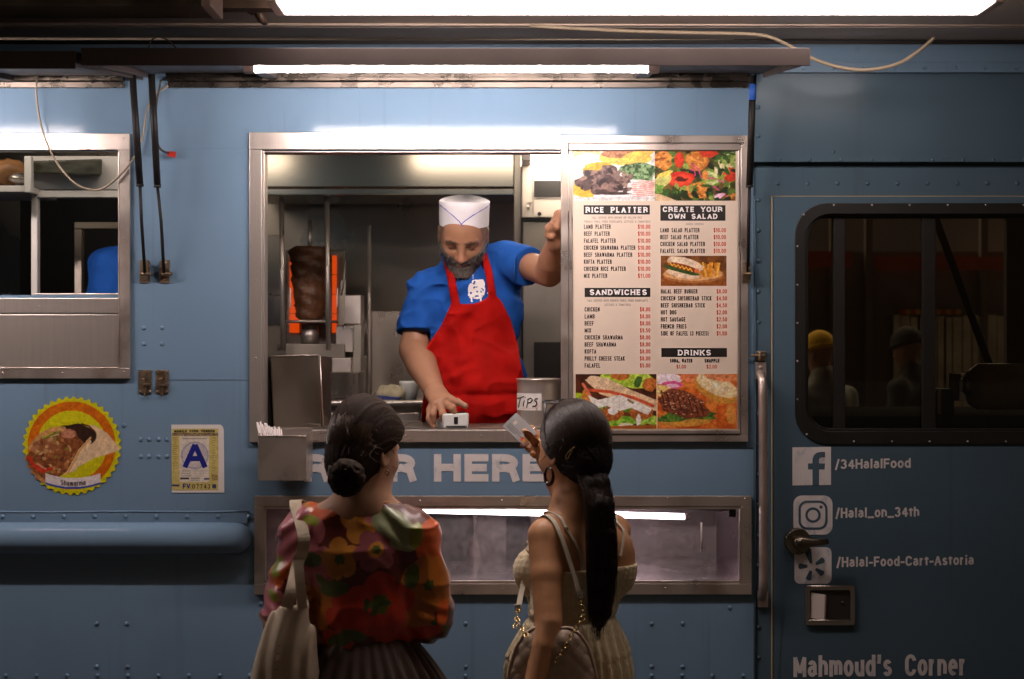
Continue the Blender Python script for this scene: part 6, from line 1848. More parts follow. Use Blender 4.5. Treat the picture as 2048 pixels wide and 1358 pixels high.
# ------------------------------------------------------------------ other people seen in part
def simple_person(label, hc, f, floor, top_m, low_m, skin_c, cap_m=None, cap_name='beanie', h=.009, hgt=None, apron=None):
    """a standing figure with head, clothed torso and arms, trousers and shoes"""
    th = thing('person', (hc.x, hc.y, floor), label, 'person')
    fr = frame_of(f, 14)
    H = hc.z - floor
    l = Vector((-Vector(f).normalized().y, Vector(f).normalized().x, 0)); fv = Vector((f[0], f[1], 0)).normalized()
    B = Sculpt((hc.x - .34, hc.y - .34, floor - .02), (hc.x + .34, hc.y + .34, hc.z + .16), h)
    at = head(B, hc, fr)
    nk = Vector((hc.x, hc.y, hc.z - .17)) - fv * .03
    B.cap(hc - Vector((0, 0, .07)), nk, .055, .06, .03)
    sh = nk.z - .07; hipz = floor + H * .55
    arms = []
    for sg in (1, -1):
        s_ = Vector((nk.x, nk.y, sh - .05)) + l * (.185 * sg); e = s_ + l * (.03 * sg) + Vector((0, 0, -.29)) + fv * .02; w = e + fv * .12 + Vector((0, 0, -.22))
        arms.append((s_, e, w))
        B.chain([s_, e, w, w + (w - e).normalized() * .07], [.045, .04, .028, .03], .02)
        for i in range(4):
            k0 = w + (w - e).normalized() * .08 + l * ((i - 1.5) * .017)
            B.chain([k0, k0 + (w - e).normalized() * .05 + fv * .01, k0 + (w - e).normalized() * .07 + fv * .025], [.010, .0095, .008], .006)
        B.chain([w + fv * .01, w + fv * .04 + Vector((0, 0, -.05))], [.014, .010], .01)
        hp_ = Vector((nk.x, nk.y, hipz)) + l * (.09 * sg)
        B.chain([hp_, hp_ + Vector((0, 0, -(hipz - floor) * .48)), Vector((hp_.x, hp_.y, floor + .08))], [.075, .055, .04], .03)
    B.cap(nk - Vector((0, 0, .1)), Vector((nk.x, nk.y, hipz)), .10, .11, .04)
    v, q = B.mesh(); npmesh('body', v, q, 'skin', th, skin_cols(v, skin_c))
    T = Sculpt((hc.x - .36, hc.y - .36, hipz - .1), (hc.x + .36, hc.y + .36, hc.z - .06), h)
    T.fcap(Vector((nk.x, nk.y, sh - .08)), Vector((nk.x, nk.y, hipz - .02)), .185, .18, .125, .13, l, .05)
    [T.cap(nk + Vector((0, 0, -.07)), arm[0] + Vector((0, 0, -.02)), .075, .062, k=.05) for arm in arms]; T.cap(nk + Vector((0, 0, .01)), nk + Vector((0, 0, -.05)), .075, .09, .04)
    for s_, e, w in arms:
        if apron: T.cap(s_, s_ + (e - s_) * .75, .072, .072, .03)
        else: T.chain([s_, e, w], [.075, .066, .05], .03)
    T.disp(lambda X, Y, Z: (vnoise3(X * 14 + 0 * Y + 0 * Z, Y * 14 + 0 * X + 0 * Z, Z * 12 + 0 * X + 0 * Y, 4) - .5) * .02)
    v, q = T.mesh(); npmesh('t_shirt' if apron else 'jacket', v, q, top_m, th)
    if apron:
        A = T.copy(); A.disp(lambda X, Y, Z: -.010 + 0 * (X + Y + Z))
        A.inter(lambda X, Y, Z: np.maximum(np.abs((X - nk.x) * l.x + (Y - nk.y) * l.y) - .12, np.maximum(-((X - nk.x) * fv.x + (Y - nk.y) * fv.y), Z - sh + .10)) + 0 * X)
        v, q = A.mesh(); npmesh('apron', v, q, apron, th)
    L = Sculpt((hc.x - .3, hc.y - .3, floor + .02), (hc.x + .3, hc.y + .3, hipz + .1), .012)
    for sg in (1, -1):
        hp_ = Vector((nk.x, nk.y, hipz)) + l * (.09 * sg)
        L.chain([hp_, hp_ + Vector((0, 0, -(hipz - floor) * .48)), Vector((hp_.x, hp_.y, floor + .10))], [.10, .078, .065], .04)
    v, q = L.mesh(); npmesh('trousers', v, q, low_m, th)
    K = Sculpt((hc.x - .34, hc.y - .34, floor - .02), (hc.x + .34, hc.y + .34, floor + .16), .008)
    for sg in (1, -1):
        p0 = Vector((nk.x, nk.y, floor + .045)) + l * (.09 * sg)
        K.fcap(p0, p0 + fv * .15, .042, .046, .042, .03, l, .02)
    v, q = K.mesh(); npmesh('shoe', v, q, 'black_plastic', th)
    if cap_m:
        C = Sculpt(V3(hc) - .16, V3(hc) + .18, .006)
        f_, l_, u_ = fr
        C.ell(hc + u_ * .012, (.112, .092, .112), (f_, l_, u_), .02)
        C.inter(lambda X, Y, Z: -((X - hc.x) * u_.x + (Y - hc.y) * u_.y + (Z - hc.z) * u_.z) - .005)
        C.ell(hc + u_ * .012, (.117, .097, .022), (f_, l_, u_), .004)
        v, q = C.mesh(); npmesh(cap_name, v, q, cap_m, th)
    return th
simple_person('second worker in a blue t-shirt, half hidden behind the left side window frame', Vector((WX(322, -.95), .95, 2.34)), (.5, -.85), .68, 'cotton_blue', 'denim_dark', (.38, .2, .12), apron='apron_red')
simple_person('passer-by in a yellow beanie and grey jacket seen through the cab window', P(1640, 700, -4.4), (-.5, .86), 0.0, 'jacket_grey', 'denim_dark', (.36, .2, .13), 'beanie_yellow', h=.012)
simple_person('dim passer-by in dark clothes seen behind the cab window bars', P(1815, 690, -4.9), (-.7, .6), 0.0, 'jacket_dark', 'denim_dark', (.25, .14, .09), 'jacket_dark', h=.012)
# ------------------------------------------------------------------ woman on the left: floral blouse, low bun
def ell_pt(c, r, A, d):
    """surface point of an ellipsoid in the local direction d"""
    d = V3(d) / np.linalg.norm(d)
    s = 1 / math.sqrt(sum((d[i] / r[i]) ** 2 for i in range(3)))
    return V3(c) + s * (d[0] * V3(A[0]) + d[1] * V3(A[1]) + d[2] * V3(A[2]))

def scalp_strands(c, r, A, starts, end, n, rs, lift=.0, jit=.12, stop=1.0):
    """hairs combed over an ellipsoid from start directions to one gathered direction"""
    out = []
    end = V3(end) / np.linalg.norm(end)
    for k in range(n):
        a = V3(starts(rs)); a /= np.linalg.norm(a)
        e = end + rs.normal(0, jit, 3); e /= np.linalg.norm(e)
        om = math.acos(np.clip(a @ e, -1, 1))
        L = 1 + lift + rs.uniform(-.008, .022)
        ph, am = rs.uniform(0, 6.28), rs.uniform(0, .03)
        pts = []
        for i in range(15):
            t = i / 14 * stop
            d = (math.sin((1 - t) * om) * a + math.sin(t * om) * e) / (math.sin(om) + 1e-6)
            d = d + am * math.sin(t * 7 + ph) * np.cross(a, e) * (1 - t)
            pts.append((ell_pt(c, r, A, d) - V3(c)) * L + V3(c))
        out.append(pts)
    return out

def woman_floral():
    D = .75
    th = thing('person', (P(730, 0, D).x, -D, 0), 'woman with a low hair bun, floral blouse and brown skirt, seen from behind', 'person')
    fr = frame_of((.55, .835), 5)
    f, l, u = fr
    hc = P(727, 886, D)
    cx = P(722, 0, D).x
    B = Sculpt((cx - .34, -1.12, 0.0), (cx + .36, -.30, 1.78), .006)
    at = head(B, hc, fr)
    nb = P(722, 1020, D + .01)
    B.cap(hc - u * .06 - f * .015, nb, .052, .056, .03)
    B.cap(P(600, 1066, D), P(838, 1070, D), .05, k=.04); B.cap(nb + Vector((0, 0, .02)), P(620, 1052, D), .045, .04, .04); B.cap(nb + Vector((0, 0, .02)), P(815, 1050, D), .045, .04, .04)
    B.fcap(P(718, 1120, D), P(722, 1300, D), .12, .10, .085, .08, (1, 0, 0), .04)
    sl, el, wl = P(598, 1080, D), P(572, 1232, D + .02), P(606, 1262, D - .22)
    sr, er, wr = P(828, 1084, D), P(858, 1234, D), P(794, 1250, D - .22)
    for s_, e, w in ((sl, el, wl), (sr, er, wr)):
        B.chain([s_, e, w], [.046, .040, .028], .02)
        dv = (w - e).normalized()
        B.fcap(w, w + dv * .075, .026, .036, .018, .014, (0, 0, 1), .015)
        for i in range(4):
            k0 = w + dv * .08 + Vector((0, 0, (i - 1.5) * .017))
            B.chain([k0, k0 + dv * .04 + Vector((0, .0, -.008)), k0 + dv * .055 + Vector((0, -.01, -.02))], [.0095, .009, .0075], .006)
        B.chain([w + dv * .01 + Vector((0, 0, .02)), w + dv * .05 + Vector((0, 0, .045)), w + dv * .075 + Vector((0, 0, .04))], [.012, .0105, .008], .008)
    for sg in (1, -1):
        hp = Vector((cx + .080 * sg, -D, .86)); B.chain([hp, hp + Vector((0, 0, -.45)), Vector((cx + .085 * sg, -D - .01, .09))], [.09, .058, .040], .03)
        B.fcap(Vector((cx + .085 * sg, -D - .02, .045)), Vector((cx + .085 * sg, -D + .14, .035)), .036, .04, .035, .022, (1, 0, 0), .02)
    v, q = B.mesh()
    npmesh('body', v, q, 'skin', th, skin_cols(v, (.40, .215, .13), [(at(.1, 0, -.09), .02, (.4, .1, .08), .6)]))

    # blouse
    S = Sculpt((cx - .34, -1.02, .93), (cx + .36, -.44, 1.48), .0032)
    S.fcap(P(716, 1110, D), P(722, 1240, D), .155, .136, .108, .102, (1, 0, 0), .04)
    S.cap(P(612, 1072, D), P(826, 1074, D), .058, k=.05); S.cap(P(715, 1030, D), P(612, 1060, D), .054, .05, .04); S.cap(P(725, 1030, D), P(826, 1058, D), .054, .05, .04)
    S.fcap(P(722, 1235, D), P(722, 1276, D), .143, .118, .108, .100, (1, 0, 0), .03)
    S.chain([sl, sl + (el - sl) * .5, el], [.052, .052, .050], .03); S.chain([sr, sr + (er - sr) * .5, er], [.053, .057, .058], .03)
    S.chain([el, el + (wl - el) * .28], [.058, .056], .02); S.chain([er, er + (wr - er) * .34], [.064, .060], .02)
    # rolled cuffs
    for e, w, t_ in ((el, wl, .24), (er, wr, .26)):
        c = e + (w - e) * t_; dv = (w - e).normalized()
        S.cap(c, c + dv * .030, .058, .057, .004)
    def folds(X, Y, Z):
        o = 0 * (X + Y + Z)
        a = np.sin((Z * 1.0 + X * .55) * 88 + 2.5 * np.sin(X * 26 + Z * 11)) * .0030 * np.clip((X - (cx + .02)) / .08, 0, 1) * np.clip((Z - 1.20) / .1, 0, 1)
        b = np.sin((Z * 1.0 - X * .5) * 120 + 2 * np.sin(X * 30)) * .0030 * np.clip(((cx - .10) - X) / .05, 0, 1)
        g = np.sin((X - cx) * 130 + 3 * np.sin(Z * 25)) * .0032 * np.clip((1.10 - Z) / .08, 0, 1)
        n = (vnoise3(X * 17 + o, Y * 17 + o, Z * 8 + o, 2) - .5) * .022 + (vnoise3(X * 40 + o, Y * 40 + o, Z * 18 + o, 6) - .5) * .005
        el_ = np.sin(Z * 150 + X * 60) * .003 * np.clip((.08 - np.abs(Z - 1.10)) / .08, 0, 1) * np.clip((np.abs(X - cx) - .12) / .04, 0, 1)
        return a + b + g + n + el_ - .006 * ridged(X, Y, Z, 11, 11, 17, 71, 1.4)
    S.disp(folds)
    # neckline cut, hem, open cuffs
    S.union(lambda X, Y, Z: np.sqrt(((X - nb.x) / .082) ** 2 + ((Y - nb.y - .025) / .075) ** 2 + ((Z - nb.z - .045) / .062) ** 2) * .062 - .062, V3(nb) - .15, V3(nb) + .15, .008, sub=True)
    hem = WZ(1292, D)
    S.inter(lambda X, Y, Z: np.where(np.abs(X - cx) < .128, hem + .006 * np.sin(X * 40) - Z, -1) + 0 * Y)
    for e, w, t_ in ((el, wl, .42), (er, wr, .45)):
        c = e + (w - e) * t_; dv = (w - e).normalized()
        S.union(lambda X, Y, Z, c=c, dv=dv: -((X - c.x) * dv.x + (Y - c.y) * dv.y + (Z - c.z) * dv.z), V3(c) - .12, V3(c) + .12, .004, sub=True) if False else None
    v, q = S.mesh()
    # flower print: flowers laid out on the cloth by height and width, repeated round the front
    X, Z = v[:, 0], v[:, 2]
    s = F / (CAM_D - D)
    px = 1024 + X * s; py = 679 - (Z - CAM_Z) * s
    ny = v[:, 1] + D
    px = np.where(ny > .03, 2 * 722 - px + 37, px)                  # the print carries on differently on the front
    px = px + (vnoise2(py / 40, px / 40, 4) - .5) * 8; py = py + (vnoise2(px / 36, py / 36, 9) - .5) * 8
    C = np.zeros((len(v), 3)) + np.array(lin(104, 34, 22))
    def put(m, col): C[m] = np.array(lin(*col))
    def flower(cx_, cy_, r, n, col, cen=None, rc=.25, rot=0.0, ring=None, dep=.28):
        dx, dy = px - cx_, py - cy_
        rr = np.hypot(dx, dy); a = np.arctan2(dy, dx) + rot
        edge = r * (1 - dep + dep * np.abs(np.cos(a * n / 2)) ** .6)
        put(rr < edge, col)
        if ring: put(rr < r * (rc + .16), ring)
        if cen: put(rr < r * rc * (1 + .15 * np.sin(a * 6)), cen)
    def blob(cx_, cy_, rx, ry, rot, col):
        a = math.radians(rot); dx, dy = px - cx_, py - cy_
        u_, w_ = dx * math.cos(a) + dy * math.sin(a), -dx * math.sin(a) + dy * math.cos(a)
        put((u_ / rx) ** 2 + (w_ / ry) ** 2 < 1, col)
    OR, PK, MV, RD, MU, GR, LM, MT, YL = (226, 112, 44), (200, 122, 150), (160, 96, 118), (206, 62, 32), (196, 128, 34), (84, 116, 40), (150, 176, 44), (168, 200, 170), (214, 160, 60)
    for b_ in ((640, 1010, 70, 26, -14, OR), (560, 1100, 42, 60, 10, OR), (870, 1090, 34, 60, 0, OR), (720, 1012, 30, 16, 0, MU), (800, 1225, 70, 40, 0, MU), (600, 1010, 22, 10, 0, YL)): blob(*b_)
    flower(862, 1160, 58, 7, MU, GR, .2, dep=.12); flower(636, 1202, 50, 12, MU, None, dep=.15); flower(728, 1036, 42, 5, YL, None, .2, .5)
    flower(600, 1064, 58, 5, PK, None, .2, .3); flower(640, 1120, 44, 5, PK, None, .2, .9); flower(547, 1190, 36, 5, PK, None, .2, .2); flower(545, 1075, 26, 5, MV, None); flower(747, 1020, 19, 6, PK, None)
    flower(690, 1106, 40, 5, YL, GR, .26, .5); flower(757, 1088, 44, 6, MV, GR, .2, .2, YL)
    blob(793, 1044, 52, 26, 24, MT); blob(812, 1080, 26, 12, 10, MT); blob(838, 1062, 13, 25, 12, LM); blob(628, 1035, 17, 10, 20, LM); blob(632, 1110, 21, 16, 20, GR)
    flower(766, 1196, 66, 5, RD, GR, .28, .3); flower(708, 1212, 48, 5, RD, None, .2, .9); flower(790, 1260, 42, 5, RD, None, .2, .1); flower(560, 1140, 28, 5, OR, LM, .3); flower(680, 1274, 36, 6, RD, None); flower(620, 1268, 34, 6, MU, GR, .2)
    for b_ in ((678, 1163, 30, 17, -10, GR), (556, 1180, 14, 9, 30, LM), (716, 1254, 26, 12, 15, GR), (690, 1262, 28, 12, -15, GR), (560, 1128, 10, 24, 20, LM), (826, 1142, 14, 24, 10, GR), (880, 1240, 20, 9, 30, GR), (850, 1252, 36, 14, -10, RD), (536, 1236, 20, 8, 30, YL), (886, 1216, 12, 24, 10, OR), (650, 1150, 14, 8, 60, GR)): blob(*b_)
    for k in range(3): blob(742 + 16 * k, 1196 + 10 * (k % 2), 5, 12, 40 * k, (60, 90, 40))
    sn = vnoise2(px / 3, py / 3, 7); put((np.hypot(px - 636, py - 1202) < 18) & (sn > .5), (150, 84, 24))
    npmesh('blouse', v, q, 'floral_satin', th, C * np.array((.64, .47, .36)))
    # neckline roll
    mb = MB()
    pts = []
    for k in range(21):
        a = math.pi * (1.02 + .98 * k / 20)
        pts.append(S.snap((nb.x + .085 * math.cos(a), nb.y + .02 + .078 * math.sin(a), nb.z + .012 + .012 * abs(math.cos(a))), .001))
    mb.tube(pts, .0035, 8)
    mb.build('neckline', mat('satin_orange', lin(205, 120, 50), .4, var=.2, vscale=30), th)

    # skirt with pleats
    w0 = WZ(1268, D)
    mb = MB(); n, R = 160, 26
    vs = []
    for i in range(R + 1):
        t = i / R
        z = w0 + .03 - t * (w0 - .42)
        k = max(0, (t - .035)) ; rx = .112 + .24 * min(1, k * 1.5) ** .8; ry = .098 + .20 * min(1, k * 1.5) ** .8
        for j in range(n):
            a = 2 * math.pi * j / n
            pl = 1 + (.055 * min(1, t * 5)) * math.sin(a * 34 + .8 * math.sin(a * 5)) + .02 * math.sin(a * 7 + t * 4) * t
            vs.append((cx + .002 + rx * pl * math.cos(a), -D + ry * pl * math.sin(a), z))
    mb.add(vs, [(i * n + (j + 1) % n, i * n + j, (i + 1) * n + j, (i + 1) * n + (j + 1) % n) for i in range(R) for j in range(n)], True)
    mb.build('skirt', 'skirt_brown', th)

    # hair
    H = Sculpt(V3(hc) - (.17, .2, .20), V3(hc) + (.17, .17, .15), .0035)
    rad = (.102, .076, .110)
    hcc = hc + u * .006 - f * .004
    H.ell(hcc, rad, fr, .02)
    H.ell(hc - f * .052 - u * .052, (.058, .062, .062), fr, .035)
    H.ell(hc - f * .052 - u * .092, (.034, .042, .038), fr, .02)
    H.ell(hc + f * .032 - l * .050 + u * .010, (.060, .030, .066), fr, .05); H.ell(hc + f * .032 + l * .050 + u * .010, (.064, .036, .070), fr, .05); H.ell(hc - f * .01 + u * .052, (.070, .054, .064), fr, .04)
    def facecut(X, Y, Z):
        a = (X - hc.x) * f.x + (Y - hc.y) * f.y + (Z - hc.z) * f.z; c = (X - hc.x) * u.x + (Y - hc.y) * u.y + (Z - hc.z) * u.z
        return a - (-.012 + np.clip((c + .030) * 1.35, 0, .088))
    H.inter(facecut)
    def gro(X, Y, Z):
        o = 0 * (X + Y + Z)
        b = (X - hc.x) * l.x + (Y - hc.y) * l.y + o; c = (Z - hc.z) + o; a = (X - hc.x) * f.x + (Y - hc.y) * f.y + o
        an = np.arctan2(b + .01, c + .10 + 0 * a)
        return (vnoise3(an * 26, a * 7, o, 3) - .5) * .0035 + (vnoise3(an * 60, a * 10, o, 5) - .5) * .003
    H.disp(gro)
    bc = P(694, 955, D + .112)
    bun = Sculpt(V3(bc) - .09, V3(bc) + .09, .003)
    r_ = np.random.RandomState(5)
    for k in range(9):
        a0 = k / 9 * 6.28
        pts = [bc + Vector((math.cos(a0 + t * 1.5) * (.030 - .012 * t), -.010 * math.sin(t * 3.1) - .014 * t, math.sin(a0 + t * 1.5) * (.030 - .010 * t))) for t in (0, .33, .66, 1)]
        bun.chain(pts, [.017, .019, .016, .012], .006)
    bun.ell(bc + Vector((0, .012, 0)), (.036, .026, .036), None, .01)
    bun.disp(lambda X, Y, Z: (vnoise3((X - bc.x) * 190 + 0 * Y + 0 * Z, Y * 60 + 0 * X + 0 * Z, (Z - bc.z) * 190 + 0 * X + 0 * Y, 4) - .5) * .006)
    hair = npmesh('hair', *H.mesh(), 'hair_brown', th)
    npmesh('hair_bun', *bun.mesh(), 'hair_brown', hair)
    bl = bc - V3(hcc) if False else (bc - hcc)
    end = (bl.dot(f), bl.dot(l), bl.dot(u))
    rs = np.random.RandomState(6)
    def st(rs):
        a = rs.uniform(-1.9, 1.9)
        return (rs.uniform(.15, .62) * math.cos(a * .55), math.sin(a) * 1.0, max(-.25, math.cos(a)) + .1)
    paths = scalp_strands(hcc, rad, fr, st, end, 2600, rs, lift=.026, jit=.16)
    for k in range(260):                                                   # the bun's loops
        a0 = rs.uniform(0, 6.28); tw = rs.uniform(1.2, 3); rr_ = rs.uniform(.018, .047); y_ = rs.uniform(-.028, .012)
        rr_ *= math.sqrt(max(.12, 1 - (y_ / .036) ** 2))
        paths.append([bc + Vector((math.cos(a0 + tw * t) * rr_ * (1 - .25 * t), y_ - .008 * math.sin(t * 3), math.sin(a0 + tw * t) * rr_ * (1 - .25 * t))) for t in np.linspace(0, 1, 12)])
    for k in range(110):                                                    # flyaways at the nape and round the crown
        p0 = ell_pt(hcc, rad, fr, (rs.uniform(-.8, .3), rs.uniform(-1, 1), rs.uniform(-.3, 1)))
        dv = (p0 - V3(hcc)); dv /= np.linalg.norm(dv)
        sd = rs.normal(0, 1, 3)
        paths.append([p0 + dv * (.004 * t + .012 * t * t) * rs.uniform(.6, 1.4) + sd * .010 * t * t - V3(0, 0, .012) * t for t in np.linspace(0, 1.3, 8)])
    sv, sq = strand_mesh(paths, .0010)
    npmesh('hair_strands', sv, sq, 'hair_strand', hair, strand_cols(paths, (.062, .034, .020)))
    mb = MB()
    pts = [bc + Vector((.040 * math.cos(a) - .004, .020 + .006 * math.sin(3 * a), .034 * math.sin(a) + .008)) for a in np.linspace(.4, 3.5, 20)]
    mb.tube(pts, [.008 + .0022 * math.sin(k * 2.3) for k in range(20)], 10)
    mb.build('scrunchie', mat('scrunchie_cloth', (.10, .066, .04), .7, var=.3, vscale=60, bump=.6, bscale=120), hair)
    ea = at(-.004, -.084, -.066)
    er_ = MB(); er_.tube([ea + Vector((.0045 * math.cos(a), -.002, .006 * math.sin(a) - .006)) for a in np.linspace(0, 6.28, 18)], .0018, 6); er_.build('earring', 'gold', th)
    return S, (sl, el)
BL, (SLa, ELa) = woman_floral()

# canvas tote on her left shoulder
def tote():
    th = thing('tote_bag', tuple(P(575, 1350, .88)), 'off-white canvas tote bag hanging from the shoulder of the floral blouse', 'bag')
    T = Sculpt(V3(P(515, 1430, .97)) + (-.05, -.07, -.1), V3(P(650, 1195, .80)) + (.05, .08, .03), .004)
    z1, z0 = WZ(1208, .88), WZ(1440, .88)
    def fn(X, Y, Z):
        t = np.clip((z1 - Z) / (z1 - z0), 0, 1)
        cxb = P(585, 0, .88).x - .030 * t + 0 * X; hw = .036 + .050 * np.clip(t * 1.7, 0, 1) ** .8; hd = .018 + .040 * np.sin(np.clip(t, 0, 1) * 2.2)
        yc = -.885 + .012 * t
        q = np.sqrt((np.abs(X - cxb) / hw) ** 3 + (np.abs(Y - yc) / hd) ** 2.4 + 1e-9) - 1
        d = q * np.minimum(hw, hd) * .8
        fol = np.sin((X - cxb) * 150 + 2 * np.sin(Z * 14)) * .0045 * np.clip(1.1 - t, 0, 1)
        return np.maximum(np.maximum(d + fol, Z - z1 - .006 * np.sin(X * 60)), z0 - Z)
    T.union(fn, V3(P(480, 1445, .88)) - .1, V3(P(660, 1195, .88)) + .1, .001)
    v, q = T.mesh()
    bag = npmesh('bag_body', v, q, 'canvas', th)
    def ribbon3(pts, w, side, th_=.0016):
        pts = [Vector(p) for p in pts]; out = []
        for i in range(len(pts) - 1):
            p0, p1, p2, p3 = pts[max(i - 1, 0)], pts[i], pts[i + 1], pts[min(i + 2, len(pts) - 1)]
            for k in range(6):
                s = k / 6
                out.append(0.5 * (2 * p1 + (p2 - p0) * s + (2 * p0 - 5 * p1 + 4 * p2 - p3) * s * s + (3 * p1 - p0 - 3 * p2 + p3) * s ** 3))
        out.append(pts[-1])
        mb = MB(); vs = []; n = len(out)
        for i, p in enumerate(out):
            tg = (out[min(i + 1, n - 1)] - out[max(i - 1, 0)]).normalized()
            sd = Vector(side(i / (n - 1))); sd = (sd - tg * sd.dot(tg)).normalized(); nn = tg.cross(sd)
            ww = w(i / (n - 1)) if callable(w) else w
            vs += [p - sd * ww / 2 - nn * th_, p + sd * ww / 2 - nn * th_, p + sd * ww / 2 + nn * th_, p - sd * ww / 2 + nn * th_]
        fs = [(i * 4 + k, i * 4 + (k + 1) % 4, (i + 1) * 4 + (k + 1) % 4, (i + 1) * 4 + k) for i in range(n - 1) for k in range(4)]
        mb.add(vs, fs, False); return mb
    top = BL.snap(P(600, 1024, .75), .009)
    bk = [BL.snap(P(x, y, .86), .0045) for x, y in ((597, 1060), (594, 1100), (592, 1140))]
    bk = [p + Vector((0, -.006, 0)) for p in bk]
    top2 = BL.snap(P(604, 1018, .72), .009)
    ft = [BL.snap(P(600, 1060, .64), .004), P(600, 1140, .66)]
    sd = lambda t: (1, .1, 0)
    ribbon3([top2] + ft[:1] + [ft[1], P(604, 1190, .80), P(606, 1216, .868)], .030, sd).build('strap', 'canvas', th)
    ribbon3([top2 + Vector((.0, .01, 0)), top, bk[0], bk[1], bk[2] + Vector((0, -.004, 0)), P(585, 1175, .893), P(573, 1216, .904)], .030, sd).build('strap', 'canvas', th)
    mb = ribbon3([P(596, 1120, .888), P(600, 1160, .90), P(605, 1216, .904)], .024, sd); mb.build('strap', 'canvas', th)
    t = MB()
    for k in range(4): t.tube([P(556 - 2 * k, 1292 + 16 * k, .935), P(561 - 2 * k, 1290 + 16 * k, .936)], .0012, 5)
    t.build('stitched_mark', 'print_dark', bag)
    return ribbon3
ribbon3 = tote()

# ------------------------------------------------------------------ woman on the right: cream dress, long ponytail
def woman_dress():
    D = .70
    th = thing('person', (P(1145, 0, D).x, -D, 0), 'woman with a long dark ponytail and cream strapped dress holding up a card', 'person')
    fr = frame_of((-.60, .80), 2)
    f, l, u = fr
    fb = frame_of((-.55, .83)); F2, L2, _ = fb
    hc = P(1147, 884, D)
    def q(px, py, d): return P(px, py, d)
    cx = P(1150, 0, D).x
    B = Sculpt((cx - .26, -1.06, 0.0), (cx + .26, -.22, 1.76), .005)
    at = head(B, hc, fr, sc=.98)
    nb = q(1152, 1030, D + .02)
    B.cap(hc - u * .06 - f * .022, nb, .047, .050, .025)
    sl, el, wl = q(1090, 1072, .79), q(1097, 1245, .88), q(1062, 1400, .935)
    sr, er, wr = q(1228, 1062, .62), q(1172, 1092, .36), q(1094, 922, .33)
    ch = q(1158, 1110, .70)
    B.fcap(q(1160, 1095, .70), q(1146, 1220, .70), .112, .094, .083, .079, L2, .05)
    B.cap(sl, sr, .040, k=.035); B.cap(nb + Vector((0, 0, .02)), sl + (sr - sl) * .18, .042, .042, .05); B.cap(nb + Vector((0, 0, .02)), sl + (sr - sl) * .82, .042, .042, .05)
    for sg in (1, -1):
        B.ell(ch + L2 * (.080 * sg) - F2 * .062 + Vector((0, 0, -.02)), (.03, .05, .075), (F2, L2, Vector((0, 0, 1))), .05)
        B.ell(ch + L2 * (.072 * sg) + F2 * .080 + Vector((0, 0, -.045)), (.060, .060, .060), (F2, L2, Vector((0, 0, 1))), .03)
    B.fcap(q(1146, 1215, .70), q(1138, 1330, .71), .098, .142, .082, .108, L2, .05)
    torso = B.copy()
    B.chain([sl, sl + (el - sl) * .45, el], [.043, .040, .034], .010); B.chain([el, el + (wl - el) * .3, wl], [.034, .0335, .023], .003)
    B.chain([sr, er], [.042, .038], .012)
    for sg in (1, -1):
        hp = q(1140, 1330, .71) + L2 * (.08 * sg); ft = Vector((hp.x, hp.y, .09))
        B.chain([hp, hp + Vector((0, 0, -.42)), ft], [.088, .056, .037], .03); B.fcap(Vector((ft.x, ft.y, .045)), Vector((ft.x, ft.y, .035)) + F2 * .15, .034, .038, .034, .02, L2, .02)
    dv = (wl - el).normalized()
    B.fcap(wl, wl + dv * .08, .024, .034, .018, .013, F2, .015)
    for i in range(4):
        k0 = wl + dv * .085 + F2 * ((i - 1.5) * .016); B.chain([k0, k0 + dv * .04, k0 + dv * .062 - L2 * .012], [.009, .0085, .007], .006)
    B.chain([wl + F2 * .02 + dv * .02, wl + F2 * .045 + dv * .06], [.011, .008], .01)
    body_field = B.copy()
    # right forearm and card hand on a fine grid
    B.inter(lambda X, Y, Z: np.where((Y > -.40), (Z - er.z - .02) , -1) + 0 * X if False else -1 + 0 * (X + Y + Z))
    H = Sculpt(V3(q(1040, 1110, .30)) - (.04, .10, .05), V3(q(1190, 835, .36)) + (.04, .10, .04), .0024)
    H.chain([er, er + (wr - er) * .35, wr], [.040, .038, .0245], .02)
    palm = q(1078, 886, .34)
    H.fcap(wr, palm, .022, .036, .018, .013, (.6, .25, .55), .015)
    cardc = q(1040, 861, .37)
    # thumb lies on the near face of the card, fingers behind it
    H.chain([q(1082, 905, .37), q(1070, 885, .395), q(1058, 872, .398), q(1049, 862, .392)], [.014, .0115, .0098, .0075], .008)
    H.chain([q(1076, 872, .33), q(1064, 858, .33), q(1054, 858, .345), q(1046, 862, .360)], [.0105, .0098, .0088, .0075], .006)
    H.chain([q(1074, 884, .325), q(1060, 882, .33), q(1052, 887, .345), q(1045, 890, .36)], [.0105, .0096, .0085, .0072], .006)
    H.chain([q(1076, 893, .325), q(1063, 897, .335), q(1056, 898, .355)], [.0105, .0092, .0075], .006)
    H.chain([q(1078, 902, .33), q(1069, 909, .345), q(1064, 908, .36)], [.0095, .0085, .007], .006)
    hm = H.mesh()
    v, qd = join([B.mesh(), hm])
    tips = [((q(1044, 891, .365)), .007, (.5, .06, .06), .5)]
    npmesh('body', v, qd, 'skin', th, skin_cols(v, (.50, .245, .120), tips))
    rg = MB(); rc = q(1066, 861, .333)
    ringp = [rc + Vector((.0105 * math.cos(a) * .5, .0125 * math.sin(a), .0125 * math.cos(a))) for a in np.linspace(0, 6.283, 20)]
    rg.tube(ringp, .0017, 6); rg.build('ring', 'silver', th)

    # dress: smocked bodice, long flared skirt
    S = body_field
    zt = WZ(1140, .8)
    Dr = Sculpt((cx - .34, -1.06, .30), (cx + .34, -.30, 1.40), .005)
    GX, GY, GZ = np.meshgrid(Dr.ax[0], Dr.ax[1], Dr.ax[2], indexing='ij')
    Dr.Fd = (torso.sample(np.stack([GX.ravel(), GY.ravel(), GZ.ravel()], 1)).reshape(GX.shape) - .007).astype(np.float32)
